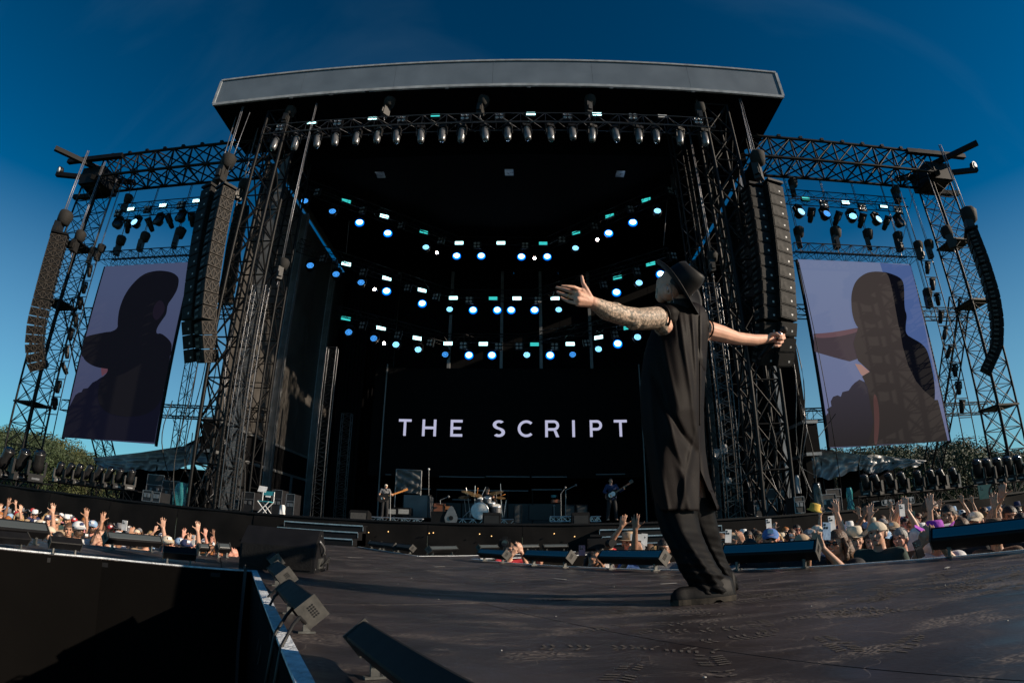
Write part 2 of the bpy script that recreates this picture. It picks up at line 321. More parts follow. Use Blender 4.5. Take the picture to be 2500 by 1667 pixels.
# cloth skirt round the deck and pale edge strip along its rim
skirt_m = mat('deck_skirt', (0.0026, 0.0023, 0.0021), 0.95, spec=.06, scale=1.2, var=0.3, bump=0.5, bscale=2.5)
n = len(DECK)
for i in range(n-1):
    a, b = V(*DECK[i], 0), V(*DECK[i+1], 0); d = (b-a).normalized(); out = V(-d.y, d.x, 0)*-1
    nn = max(2, int((b-a).length/.25)); mb = MB(); vs = []
    for k in range(nn+1):
        p = a+(b-a)*k/nn
        for z in (-.01, -.6, GZ+.01): vs.append(p-out*(.004*sin(k*2.1+i)-.003)+V(0, 0, z))
    mb.add(vs, [(k*3+j, (k+1)*3+j, (k+1)*3+j+1, k*3+j+1) for k in range(nn) for j in range(2)], True); mb.build('skirt_panel', M['soffit'] if i in (21, 22) else skirt_m, deck)  # black on the pit-side edges paints in their deep shade
    if i in (0, 1, 2, 3, 4, 5, 6, 9, 10, 17, 18, 19, 20, 21, 22):
        if i in (17, 18, 19, 20): wd, hh = .02, .05
        elif i in (21, 22): wd, hh = .042, .05
        else: wd, hh = .022, .02
        inn = V(-d.y, d.x, 0)  # inside of the deck
        q = [a, b, b-inn*(-wd), a-inn*(-wd)]
        a1, b1 = a+V(0, 0, -.004), b+V(0, 0, -.004)
        MB().poly([a1-d*.002-inn*-0.001, b1, b1-inn*-wd, a1-inn*-wd] if False else [a1, b1, b1+inn*wd, a1+inn*wd], .009 if wd < .04 else .012, (0, 0, 1)).build('edge_strip', M['edge'], deck, recalc=True)
CM_W = mat('pale_tape', (.35, .34, .32), .7)
# boot prints and scuffs in dust, thin films lying on the deck
rp = random.Random(4); mb = MB()
def print_at(x, y, a, s=1.0):
    d = V(cos(a), sin(a), 0); q = V(-d.y, d.x, 0)
    for k in range(11):
        u = -.14+.028*k
        if k in (3, 4) and rp.random() < .7: continue
        if rp.random() < .10: continue
        w_ = (.046 if k > 4 else .036)*s*(.8 if k in (0, 10) else 1); c = V(x, y, .0015)+d*u*s; e_ = .012*s
        for sg in (-1, 1):
            if rp.random() < .15: continue
            p0, p1 = c+q*sg*.006, c+q*sg*w_+d*e_; mb.add([p0-d*.005, p1-d*.005, p1+d*.005, p0+d*.005][::sg], [(0, 1, 2, 3)])
for i in range(150):
    if i < 95: x, y = rp.gauss(1.9, .95), rp.gauss(2.3, .55)
    else: x, y = rp.uniform(-1.2, 2.5), rp.uniform(1.4, 5.2)
    if x < -.45*y+.75 or y > 5.0-.9*max(0, x-1.2) or y < .9: continue
    print_at(x, y, rp.uniform(0, 6.3), rp.uniform(.8, 1.05))
o = mb.build('boot_prints', mat('dust_print', (0.052, 0.043, 0.038), .9, var=.5, scale=30), deck, kind='stuff')
mb = MB()
for i in range(90):
    x, y = rp.uniform(-1.5, 5), rp.uniform(1.2, 7)
    if x < -.45*y+.7 or y > 6-.9*max(0, x-.2): continue
    mb.sph((x, y, .004), (rp.uniform(.002, .006), rp.uniform(.002, .006), .002), 5, 3)
mb.build('grit_fleck', CM_W, deck, kind='stuff')
for (x, y, a, l_) in ((1.0, 3.9, .2, .12), (-.9, 6.2, 1.0, .16), (2.6, 3.1, .7, .1), (.3, 4.6, 2.2, .14), (-2.2, 7.4, .5, .2)): MB().box((x, y, .0035), (l_, .022, .001), Matrix.Rotation(a, 3, 'Z')).build('tape_mark', CM_W, deck)
# ---- main stage
SY, SZ = 14.4, 0.68
stage = tag(MB().box2((-24, SY, SZ-.35), (24, 36, SZ)).build('stage_floor', mat('stage_floor', (0.015, 0.015, 0.016), 0.5)), kind='structure')
front = thing('cloth_hoarding', (0, SY, GZ), 'long black cloth covered front wall of the main stage', 'stage front')
rnd = random.Random(3)
for i in range(20):
    x0, x1 = -24+i*2.4, -24+(i+1)*2.4-.012; vs = []; nx, nz = 10, 7
    ph = rnd.uniform(0, 6)
    for j in range(nz+1):
        for k in range(nx+1):
            x = x0+(x1-x0)*k/nx; z = SZ-.004+(GZ+.01-SZ)*j/nz
            y = SY-.03-.05*abs(sin(x*1.9+ph))*(j/nz)**.5-.035*sin(x*3.1+z*4+ph)*sin(z*2.3+ph)*(1 if 0 < j else .2)
            vs.append((x, y, z))
    MB().add(vs, [(j*(nx+1)+k, (j+1)*(nx+1)+k, (j+1)*(nx+1)+k+1, j*(nx+1)+k+1) for j in range(nz) for k in range(nx)], True).build('cloth_panel', M['cloth'], front)
MB().box2((-24, SY-.06, SZ-.05), (24, SY-.003, SZ-.003)).build('lip_rail', M['black'], front)
amber = emat('amber_dot', (1.0, 0.55, 0.2), 2)
for px, py in ((643, 1296), (627, 1310), (900, 1299), (948, 1297), (1048, 1301), (1058, 1300), (1200, 1308), (1171, 1303), (1353, 1302), (1403, 1309)):
    p = at(px, py, SY-.14); MB().sph(p, .014, 6, 4).build('marker_light', amber, front)
# stairs
def stairs(x0, x1, label):
    t = thing('stage_stairs', ((x0+x1)/2, 13.1, 0), label, 'stairs', 'stairs from the catwalk to the stage')
    for k in range(3):
        y0 = 13.12+k*.42; z = SZ/4*(k+1)
        MB().box2((x0, y0, .002), (x1, SY-.1-k*.002, z-.03)).build('riser', M['black'], t)
        MB().box2((x0-.01, y0-.02, z-.03), (x1+.01, y0+.44, z-.001*k)).build('tread', M['black'], t)
        MB().box2((x0-.01, y0-.03, z-.028), (x1+.01, y0-.021, z+.002)).build('nosing', M['alu'], t)
        for x in (x0-.012, x1+.012): MB().box((x, y0+.0, z-SZ/8), (.012, .02, SZ/4-.06)).build('edge_post', M['alu'], t)
    return t
stairs(-6.1, -4.0, 'three black steps with pale nosings left of the band'); stairs(1.9, 5.0, 'three black steps with pale nosings behind the crowd to the right')
# ---- roof
R0, R1, RZ = -14.0, 11.45, 17.88
roof = thing('stage_roof', (-1.3, 17, RZ), 'broad flat stage roof with a grey membrane front band', 'roof')
nP = 6
for i in range(nP):
    a, b = R0+(R1-R0)*i/nP, R0+(R1-R0)*(i+1)/nP
    MB().box2((a+.004, 17, RZ+.1), (b-.004, 17.25, RZ+1.55)).build('fascia_panel', M['fascia'], roof)
MB().box2((R0-.02, 16.93, RZ-.03), (R1+.02, 17.02, RZ+.11)).build('lower_trim', M['trim'], roof)
MB().box2((R0-.03, 16.95, RZ+1.55), (R1+.03, 17.06, RZ+1.64)).build('upper_trim', M['trim'], roof)
for x in (R0-.03, R1+.03): MB().box2((x-.06, 16.96, RZ+.11), (x+.06, 17.03, RZ+1.55)).build('end_trim', M['trim'], roof)
for x in (R0+.02, R1-.02): MB().box2((x-.05, 17.26, RZ+.02), (x+.05, 20.6, RZ+1.5)).build('side_panel', M['soffit'], roof)
MB().box2((R0, 17.03, RZ-.02), (R1, 20.6, RZ+.06)).build('soffit', M['soffit'], roof)
MB().box2((R0+.2, 17.3, RZ+1.5), (R1-.2, 33, RZ+1.56)).build('roof_sheet', M['fascia'], roof)
MB().box2((-12.0, 20.6, 17.04), (10.8, 32.6, 17.3)).build('ceiling', M['soffit'], roof)
MB().box2((-12.0, 20.55, 17.04), (10.8, 20.62, RZ-.03)).build('bulkhead', M['soffit'], roof)
for x in (-11.8, 10.6): MB().box2((x-.12, 20.7, 16.96), (x+.12, 32.3, 17.03)).build('side_beam', M['black'], roof)
for px, py in ((929, 427), (1243, 421), (1514, 425)):
    p = atz(px, py, 17.02); MB().box(p, (.42, .5, .02)).build('ceiling_plate', M['greysheen'], roof)
for px in (705, 802, 890, 890, 1087, 1292, 1498, 1700): 
    p = at(px, 262, 17.0); MB().box((p.x, 16.98, RZ-.07), (.16, .06, .05)).build('bracket', M['silver'], roof)
# ---- side walls and back wall
def wall_side(x, s, label):
    t = thing('stage_side_wall', (x, 20, SZ), label, 'wall')
    for k in range(5):
        y0, y1 = 19.6+k*2.55, 19.6+(k+1)*2.55-.02
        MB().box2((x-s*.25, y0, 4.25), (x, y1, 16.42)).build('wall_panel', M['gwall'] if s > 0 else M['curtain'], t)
        MB().box2((x-s*.25, y0, SZ), (x, y1, 2.9)).build('lower_panel', M['curtain'], t)
    MB().box2((x-s*.6, 19.4, 4.12), (x+s*.05, 32, 4.24)).build('upper_beam', M['silver'], t)
    MB().box2((x-s*.6, 19.4, 2.9), (x+s*.05, 32, 3.02)).build('lower_beam', M['silver'], t)
    MB().box2((x-s*.58, 19.45, 3.02), (x+s*.02, 32, 4.12)).build('platform_face', M['curtain'], t)
    for y in (24.1, 29.4): MB().box2((x+s*.06, y-.14, SZ), (x+s*.36, y+.14, 16.3)).build('post', M['silver'], t)
    for y in (24.1, 29.4):
        for dx in (.04, .38): MB().box2((x+s*dx-.02, y-.17, SZ), (x+s*dx+.02, y-.141, 16.3)).build('post_flange', M['alu'], t)
    for y in (21.6, 27): MB().box2((x+s*.1, y-.05, SZ), (x+s*.2, y+.05, 2.9)).build('strut', M['silver'], t)
    return t
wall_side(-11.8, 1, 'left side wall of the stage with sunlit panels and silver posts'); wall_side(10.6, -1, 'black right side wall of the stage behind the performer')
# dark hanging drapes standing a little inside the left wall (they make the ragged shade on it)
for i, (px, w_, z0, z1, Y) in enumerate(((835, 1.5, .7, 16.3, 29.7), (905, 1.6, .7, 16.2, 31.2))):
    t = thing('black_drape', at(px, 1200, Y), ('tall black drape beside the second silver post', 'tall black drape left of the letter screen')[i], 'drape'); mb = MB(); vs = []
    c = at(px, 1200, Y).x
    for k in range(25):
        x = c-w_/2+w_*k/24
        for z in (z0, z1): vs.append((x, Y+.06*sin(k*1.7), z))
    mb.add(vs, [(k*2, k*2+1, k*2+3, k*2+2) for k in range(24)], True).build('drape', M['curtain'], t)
back = thing('back_wall', (-1, 32.4, SZ), 'black rear wall of the stage behind the lamps', 'wall')
for k in range(8): MB().box2((-12.2+k*2.9, 32.3, SZ), (-12.2+(k+1)*2.9-.02, 32.5, 16.9 if k in (1, 4) else 17.03)).build('wall_panel', M['curtain'], back)
MB().box2((-12.2, 32.52, SZ), (11.0, 32.56, 16.85)).build('backing', M['curtain'], back)
for px in (965, 1100, 1225, 1320, 1440):
    p = at(px, 800, 32.2); MB().box2((p.x-.09, 32.0, 9.2), (p.x+.09, 32.28, 16.8)).build('post', M['silver'], back)
for a, b in ((919, 967), (1210, 1246), (1262, 1290)):
    pass
# ---- letter screen
led = thing('letter_screen', (-.7, 29, SZ), 'huge black screen across the back showing two pale words', 'screen')
for i in range(14):
    for j in range(3):
        x0, z0 = -8.2+i*1.06, 3.35+j*1.99
        MB().box2((x0, 29, z0), (x0+1.056, 29.2, z0+1.985)).build('screen_tile', M['tile'], led)
for px in (938, 1566): 
    p = at(px, 1000, 28.9); MB().box2((p.x-.03, 28.85, SZ), (p.x+.03, 28.95, 9.5)).build('frame_pole', M['silver'], led)
def strokes(ch, W, H, t):
    r = []
    B = lambda x0, z0, x1, z1: r.append([(x0, z0), (x1, z0), (x1, z1), (x0, z1)])
    def arc(cx, cz, R, a0, a1, n=16, sx=1):
        for k in range(n):
            b0, b1 = a0+(a1-a0)*k/n, a0+(a1-a0)*(k+1)/n
            r.append([(cx+sx*(R-t)*cos(b0), cz+(R-t)*sin(b0)), (cx+sx*R*cos(b0), cz+R*sin(b0)), (cx+sx*R*cos(b1), cz+R*sin(b1)), (cx+sx*(R-t)*cos(b1), cz+(R-t)*sin(b1))])
    if ch == 'T': B(0, H-t, W, H); B(W/2-t/2, 0, W/2+t/2, H-t)
    if ch == 'H': B(0, 0, t, H); B(W-t, 0, W, H); B(t, H/2-t/2, W-t, H/2+t/2)
    if ch == 'E': B(0, 0, t, H); B(t, 0, W, t); B(t, H-t, W, H); B(t, H/2-t/2, W*.88, H/2+t/2)
    if ch == 'I': B(0, 0, t, H)
    if ch == 'C': arc(H/2, H/2, H/2, rad(45), rad(315), 24, 1)
    if ch in 'PR':
        R = H*.31; B(0, 0, t, H); B(t, H-t, W-R, H); B(t, H-2*R, W-R, H-2*R+t); arc(W-R, H-R, R, -pi/2, pi/2, 14)
        if ch == 'R': r.append([(W-R-.1*t, H-2*R), (W-t*1.15, 0), (W, 0), (W-R+t, H-2*R)])
    if ch == 'S':
        R = H*.275; cx = W/2; q = W/2-.01
        arc(cx, H-R, R, rad(40), rad(250), 14, (W/2)/R); arc(cx, R, R, rad(70), rad(-140), 14, (W/2)/R)
        r.append([(cx-.34*W/2, H-2*R+t*.10), (cx+.34*W/2, 2*R-t*1.0), (cx+.34*W/2, 2*R-t*.05), (cx-.34*W/2, H-2*R+t*1.05)])
    return r
yL = 28.985
pb = at(974, 1063, yL); pt = at(974, 1022.5, yL); LH = pt.z-pb.z; lt = LH*.155
letters = [('T', 973, 1004), ('H', 1031, 1065), ('E', 1100, 1129), ('S', 1203, 1233), ('C', 1264, 1300), ('R', 1331, 1365), ('I', 1397, 1406), ('P', 1440, 1470), ('T', 1499, 1531)]
for ch, a, b in letters:
    x0, x1 = at(a, 1043, yL).x, at(b, 1043, yL).x; W = x1-x0; mb = MB()
    for q in strokes(ch, W, LH, lt): mb.poly([(x0+u, yL, pb.z+v_) for u, v_ in q])
    o = mb.build('letter', M['letter'], led); o['label'] = 'pale letter '+ch
# thin rails and shelves behind the band
rail = thing('rear_riser', (-2, 27.5, SZ), 'long low black riser with thin pale rails behind the drum kit', 'riser')
for (a, b, y, Y) in ((1073, 1183, 1163, 27.4), (1186, 1293, 1163, 27.4), (1298, 1384, 1164, 27.4), (1066, 1290, 1195, 26.6), (1298, 1372, 1195, 26.6), (1104, 1150, 1219, 26), (1455, 1526, 1158, 27), (1030, 1052, 1193, 26.8), (941, 955, 1158, 28)):
    p, q = at(a, y, Y), at(b, y, Y); rod(rail, p, V(q.x, Y, p.z), .035, 'rail', M['silver'], 6)
for px in (1066, 1128, 1180, 1240, 1300, 1372): p = at(px, 1195, 26.7); rod(rail, V(p.x, 26.7, SZ), p, .03, 'upright', M['truss'])
MB().box2((at(1066, 1230, 27).x, 26.7, SZ), (at(1372, 1230, 27).x, 28.6, 1.9)).build('platform', M['case'], rail)
# ================================================================ prototypes
class Proto:
    """a kind of thing: parts (and sub-parts) modelled once round the origin, front towards -Y"""
    def __init__(s, name): s.name = name; s.parts = []
    def part(s, name, mb, m, sub=None):
        me = mb.mesh(name) if isinstance(mb, MB) else mb; me.materials.append(m); s.parts.append((name, me, m, sub)); return len(s.parts)-1
    def place(s, mtx, label, cat, group=None, mats={}, skip=()):
        t = bpy.data.objects.new(s.name, None); C.objects.link(t); t.empty_display_size = .1; t.matrix_world = mtx; tag(t, label, cat, group)
        os = []
        for i, (n, me, m, sub) in enumerate(s.parts):
            if n in skip: os.append(None); continue
            os.append(inst(n, me, mats.get(n, m), os[sub] if sub is not None else t))
        return t
def mtx(p, yaw=0, pitch=0, roll=0, s=1):
    return Matrix.Translation(p) @ Matrix.Rotation(yaw, 4, 'Z') @ Matrix.Rotation(pitch, 4, 'X') @ Matrix.Rotation(roll, 4, 'Y') @ Matrix.Diagonal((s, s, s, 1))
M['halo_e'] = emat('blue_halo', (0.02, 0.30, 1.0), 5.0); M['halo_d'] = emat('blue_halo_soft', (0.0, 0.12, 0.80), 1.6)  # blue glow round the lit lenses, painted as emissive rings
# LED wash light: yoke + round head with lens and added glow rings
def wash():
    P = Proto('wash_light')
    P.part('base', MB().box((0, 0, .34), (.30, .22, .10)), M['lampbody'])
    P.part('yoke', MB().box((-.21, 0, .14), (.03, .12, .34)).box((.21, 0, .14), (.03, .12, .34)).box((0, 0, .29), (.42, .12, .03)), M['lampbody'])
    h = P.part('head', MB().lathe([(.06, .22), (.15, .18), (.19, .06), (.20, -.06), (.185, -.10)], (0, 0, 0), (0, 1, 0), 18), M['lampbody'])
    P.part('lens', MB().lathe([(.001, -.122), (.135, -.120), (.15, -.112)], (0, 0, 0), (0, 1, 0), 20), M['blue_e'], h)
    P.part('halo_ring', MB().lathe([(.15, -.114), (.172, -.110), (.192, -.098)], (0, 0, 0), (0, 1, 0), 20, False), M['halo_e'], h)
    P.part('halo_edge', MB().lathe([(.192, -.099), (.23, -.088), (.235, -.03)], (0, 0, 0), (0, 1, 0), 20, False), M['halo_d'], h)
    return P
def wash_led():
    P = Proto('wash_light')
    P.part('base', MB().box((0, 0, .34), (.30, .22, .10)), M['lampbody'])
    P.part('yoke', MB().box((-.21, 0, .14), (.03, .12, .34)).box((.21, 0, .14), (.03, .12, .34)).box((0, 0, .29), (.42, .12, .03)), M['lampbody'])
    h = P.part('head', MB().lathe([(.06, .22), (.15, .18), (.19, .06), (.20, -.06), (.185, -.10)], (0, 0, 0), (0, 1, 0), 18), M['lampbody'])
    mb = MB()
    for rr, n in ((0, 1), (.045, 6), (.09, 12), (.135, 18)):
        for k in range(n):
            a = 2*pi*k/n; mb.lathe([(.014, -.104), (.010, -.118)], (cos(a)*rr, 0, sin(a)*rr), (0, 1, 0), 5)
    i = P.part('led_ring', mb, M['blue_m'], h)
    return P
def strobe():
    P = Proto('strobe_light'); h = P.part('housing', MB().box((0, .05, 0), (.50, .16, .22)).box((-.27, .05, .0), (.02, .05, .28)).box((.27, .05, 0), (.02, .05, .28)), M['lampbody'])
    for z in (.052, -.052): P.part('lamp_window', MB().box((0, -.037, z), (.46, .015, .075)), M['cyan_e'], h)
    return P
def blinder():
    P = Proto('blinder_light'); h = P.part('frame', MB().box((0, .08, 0), (.44, .05, .44)).box((.25, .08, 0), (.015, .06, .50)), M['lampbody'])
    for x in (-.105, .105):
        for z in (-.105, .105): P.part('lamp', MB().lathe([(.03, .04), (.075, -.01), (.083, -.02), (.07, -.012), (.02, .02)], (x, 0, z), (0, 1, 0), 10), M['silverlamp'])
    return P
M['silverlamp'] = mat('reflector_lamp', (0.36, 0.36, 0.37), 0.3, 0.5, var=0)
def spot():          # hanging profile moving head, grey drum
    P = Proto('spot_light')
    P.part('base', MB().box((0, 0, .10), (.34, .24, .12)), M['lampbody'])
    P.part('yoke', MB().box((-.19, 0, -.12), (.04, .12, .40)).box((.19, 0, -.12), (.04, .12, .40)).box((0, 0, .05), (.4, .14, .05)), M['lampbody'])
    h = P.part('head', MB().lathe([(.10, .02), (.145, -.06), (.15, -.45), (.13, -.60), (.10, -.66)], (0, 0, 0), (0, 0, 1), 16), M['greysheen'])
    P.part('lens', MB().lathe([(.09, -.662), (.001, -.67)], (0, 0, 0), (0, 0, 1), 14), M['glassd'], h)
    return P
def moving():        # floor moving head, big black head on yoke and base
    P = Proto('moving_head')
    P.part('base', MB().box((0, 0, .10), (.46, .40, .19)), M['lampbody'])
    P.part('base_plate', MB().box((0, -.205, .10), (.24, .012, .06)), M['greysheen'])
    P.part('yoke', MB().box((-.25, 0, .42), (.07, .20, .48)).box((.25, 0, .42), (.07, .20, .48)).box((0, 0, .22), (.54, .24, .06)), M['lampbody'])
    a = V(0, -.55, .8).normalized(); c = V(0, 0, .58)
    h = P.part('head', MB().lathe([(.10, -.30), (.17, -.26), (.20, -.02), (.175, .05), (.185, .38), (.16, .44)], c, a, 16), M['greyhead'])
    P.part('lens', MB().lathe([(.15, .442), (.001, .45)], c, a, 14), M['glassd'], h)
    return P
M['greyhead'] = mat('moving_head_shell', (0.014, 0.014, 0.015), 0.32, spec=.5)
def batten(L=1.0):   # LED batten lying on its feet, window tipped up to the front
    P = Proto('led_batten'); R = Matrix.Rotation(rad(-40), 3, 'X')
    q = lambda y, z: R @ V(0, y, z)
    ZC = .175
    prof = [(-.078, -.066), (-.078, .066), (-.066, .078), (.066, .078), (.078, .066), (.078, -.066), (.066, -.078), (-.066, -.078)]
    hb = MB().loft([[R @ V(x, a, b)+V(0, 0, ZC) for a, b in prof] for x in (-L/2, L/2)]); hb.sm = [False]*len(hb.f)
    h = P.part('housing', hb, M['black'])
    wb = MB().loft([[R @ V(x, a, b)+V(0, 0, ZC) for a, b in ((-.079, -.05), (-.084, -.04), (-.084, .04), (-.079, .05), (-.07, .05), (-.07, -.05))] for x in (-L/2+.02, L/2-.02)]); wb.sm = [False]*len(wb.f)
    P.part('lamp_window', wb, M['tube'], h)
    for s in (-1, 1):
        eb = MB().loft([[R @ V(x, a*1.1, b*1.1)+V(0, 0, ZC) for a, b in ((-.078, -.078), (-.078, .078), (.078, .078), (.078, -.078))] for x in (s*L/2, s*(L/2+.012))]); eb.sm = [False]*len(eb.f); e = P.part('end_plate', eb, M['endplate'])
        mb = MB()
        for j in range(3):
            for k in range(5): mb.lathe([(.007, 0), (.007, .003)], R @ V(s*(L/2+.013), -.03+j*.018, -.035+k*.018)+V(0, 0, ZC), (s, 0, 0), 5)
        P.part('vent', mb, M['black'], e)
        P.part('foot', MB().box((s*L*.36, 0, .045), (.025, .05, .09)).box((s*L*.36, 0, .008), (.05, .12, .014)).lathe([(.022, -.02), (.022, .02)], (s*L*.36, 0, .085), (1, 0, 0), 8), M['bracket'])
    return P
M['endplate'] = mat('batten_end_plate', (0.055, 0.051, 0.045), 0.5, 0.2, scale=20)
M['bracket'] = mat('steel_bracket', (0.10, 0.10, 0.095), 0.45, 0.5, scale=20)
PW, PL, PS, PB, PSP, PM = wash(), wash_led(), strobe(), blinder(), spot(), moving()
# ================================================================ towers
def tower(name, x, Y, w, z0, z1, label, cat='truss tower', d=None, bay=1.1, rc=.05, rb=.022, cross=False):
    n = max(2, round((z1-z0)/bay)); return truss(name, (x, Y, z0), (x, Y, z1), w, d or w, n, rc, rb, label, cat, cross=cross)
TW = []
for s, x, lb in ((-1, -22.6, 'outer black lattice tower left of the left big screen'), (1, 21.35, 'outer black lattice tower right of the right big screen')):
    t = tower('truss_tower', x, 20.3, 1.15, SZ+.02, 16.2, lb, cross=True, bay=1.0); TW.append(t)
    for z in (4.6, 9.6, 12.8): MB().box((x, 20.3, z), (1.3, 1.3, .08)).build('rest_plate', M['truss'], t)
    # raking stay behind
    truss('raking_stay', (x+s*.1, 21.1, 10.3), (x-s*.4 if s < 0 else x+.4, 27.3, SZ), .7, .7, 14, .04, .018, ('raking lattice stay behind the left outer tower', 'raking lattice stay behind the right outer tower')[s > 0], 'truss stay', side=(1, 0, 0))
    # head block and outrigger beams
    h = thing('tower_head', (x, 20.3, 16.25), ('crossed steel beams capping the left outer tower', 'crossed steel beams capping the right outer tower')[s > 0], 'tower head')
    MB().box((x, 20.3, 16.75), (1.5, 1.5, 1.0)).build('head_block', M['truss'], h)
    for a, b in (((x-s*.4, 20.3, 17.3), (x+s*1.5, 17.9, 17.45)), ((x-s*1.6, 21.2, 17.2), (x+s*3.0, 19.8, 17.3)), ((x-s*.2, 20.9, 16.3), (x+s*1.9, 20.6, 16.2)), ((x-s*2.0, 19.3, 17.55), (x+s*1.7, 19.2, 17.55)), ((x-s*.6, 19.2, 16.3), (x+s*1.4, 21.4, 17.6))):
        mb = MB(); mb.bar(a, b, .17, 4); mb.build('beam', M['truss'], h)
    fl = (x+s*2.9, 19.8, 17.55)
    lt = thing('floodlight', fl, ('small round floodlight on the left tower outrigger', 'small round floodlight on the right tower outrigger')[s > 0], 'floodlight')
    MB().lathe([(.05, .25), (.22, .15), (.25, -.05)], fl, (-s*.3, 1, .2), 14).build('housing', M['lampbody'], lt)
    MB().lathe([(.001, -.06), (.2, -.058)], fl, (-s*.3, 1, .2), 14).build('lens', M['white'], lt)
# main stage towers (front corners) : several lattice legs each
for s, xs, side in ((-1, (-11.3, -10.25), 'left'), (1, (7.75, 8.85), 'right')):
    xc = sum(xs)/2; t = truss('stage_tower', (xc, 18.0, SZ+.02), (xc, 18.0, 17.6), abs(xs[1]-xs[0]), 1.1, 11, .075, .035, 'broad black lattice leg at the front %s corner of the stage' % side, 'truss tower')
    x2 = xc-s*1.5
    if s > 0: truss('mast_tower', (x2, 18.9, SZ+.02), (x2, 18.9, 17.4), .55, .55, 26, .035, .014, 'slim black lattice mast just inside the %s stage corner' % side, 'truss tower', m=M['truss'], cross=False, fine=True)
    x3 = xc-s*.05; truss('rear_tower', (x3, 20.4, SZ+.02), (x3, 20.4, 17.2), .8, .8, 16, .05, .024, 'lattice leg standing behind the %s stage corner leg' % side, 'truss tower', cross=False)
# pale square posts beside the corner towers
for px0, nm in (((420+0), ''),): pass
for (px, py, Y, z1, lb) in ((548, 1240, 19.2, 16.5, 'pale flat post rising behind the left corner leg'), (1936, 1240, 19.2, 15.0, 'pale flat post beside the right corner leg')):
    p = at(px, py, Y); single(MB().box2((p.x-.16, Y, SZ), (p.x+.16, Y+.12, z1)), 'flat_post', M['silver'], lb, 'post')
# front cables drooping down the towers
def cable(name, pts, r, label, cat='cable', m=None, group=None, n=18, sag=0):
    P = [Vector(p) for p in pts]; out = []
    for i in range(len(P)-1):
        for k in range(n):
            u = k/n; p = P[i].lerp(P[i+1], u); p.z -= sag*sin(pi*u); out.append(p)
    out.append(P[-1]); o = MB().tube(out, r, 5).build(name, m or M['rubber']); return tag(o, label, cat, group)
# thin hanging side masts with silver tubes (seen left and right inside the opening)
for px0, py0, px1, py1, Y, lb in ((637, 700, 590, 1245, 17.2, 'tall silver lattice ladder hanging left of the stage opening'), (1735, 695, 1778, 1240, 18.4, 'tall glinting lattice ladder behind the singer')):
    a = at(px0, py0, Y); b = at(px1, py1, Y)
    t = truss('hanging_ladder', (a.x, Y, a.z), (a.x, Y, SZ+.1), .55, .30, 30, .022, .009, lb, 'ladder truss', m=M['ladder'] if 'ladder' in M else M.setdefault('ladder', mat('ladder_tube', (0.07, 0.072, 0.078), 0.3, 0.7, scale=3, var=.6)), cross=False, fine=True)
for px, py0, py1, Y, lb in ((568, 930, 1250, 27, 0), (848, 1010, 1225, 27, 'thin lattice mast between the drapes at the left rear'), (812, 850, 1225, 24.5, 'thin lattice mast left of the letter screen')):
    if lb:
        a = at(px, py0, Y); truss('thin_mast', (a.x, Y, a.z), (a.x, Y, SZ), .5, .3, 26, .025, .01, lb, 'truss tower', m=M['ladder'], cross=False, fine=True)
# ================================================================ booms from roof to outer towers
for s, x0, x1, lb in ((-1, -11.9, -21.9, 'huge box truss from the roof to the left tower'), (1, 10.4, 20.8, 'huge box truss from the roof to the right tower')):
    t = truss('boom_truss', (x0, 20.1, 17.05), (x1, 20.1, 17.05), 1.45, 1.2, 9, .075, .04, lb, 'truss beam', side=(0, 1, 0))
    for k in range(9):
        xx = x0+(x1-x0)*(k+.5)/9; MB().box((xx, 19.35, 17.72), (.16, .16, .14)).build('node_block', M['truss'], t)
for s, x0, x1 in ((-1, -10.9, -22.2), (1, 8.9, 22.6)):
    for zz, w_ in ((9.75, 'upper'), (4.95, 'lower')):
        truss('cross_truss', (x0, 21.9, zz), (x1, 21.9, zz), .5, .5, 24, .03, .014, '%s horizontal truss passing behind the %s screen' % (w_, 'left' if s < 0 else 'right'), 'truss beam', cross=False, fine=True)
# ================================================================ big side screens
def screen(pxs, lbl, side):
    Y = 21.0; tl, tr, bl, br = [at(x, y, Y) for x, y in pxs]
    x0 = (tl.x+bl.x)/2; x1 = (tr.x+br.x)/2; z1 = (tl.z+tr.z)/2; z0 = (bl.z+br.z)/2
    t = thing('big_screen', (x0, Y, z0), lbl, 'screen')
    nx, nz = 4, 7
    for i in range(nx):
        for j in range(nz):
            MB().box2((x0+(x1-x0)*i/nx, Y, z0+(z1-z0)*j/nz), (x0+(x1-x0)*(i+1)/nx-.004, Y+.12, z0+(z1-z0)*(j+1)/nz-.004)).build('screen_tile', M['scrback'], t)
    for x in (x0-.05, x1+.05): MB().box2((x-.03, Y-.01, z0-.1), (x+.03, Y+.14, z1)).build('side_frame', M['truss'], t)
    return t, x0, x1, z0, z1
M['scrback'] = mat('screen_tile_black', (0.01, 0.01, 0.012), 0.4, var=0)
def shape(t, Y, pts, m, k, name='picture_shape', smooth=True):
    """flat printed patch of the picture shown on a screen; k = layer"""
    P = [at(x, y, Y-.006-.004*k) for x, y in pts]
    if smooth:
        for _ in range(2):
            Q = []
            for i in range(len(P)): a, b = P[i], P[(i+1) % len(P)]; Q += [a.lerp(b, .25), a.lerp(b, .75)]
            P = Q
    mb = MB(); mb.poly(P); o = mb.build(name, m, t); return o
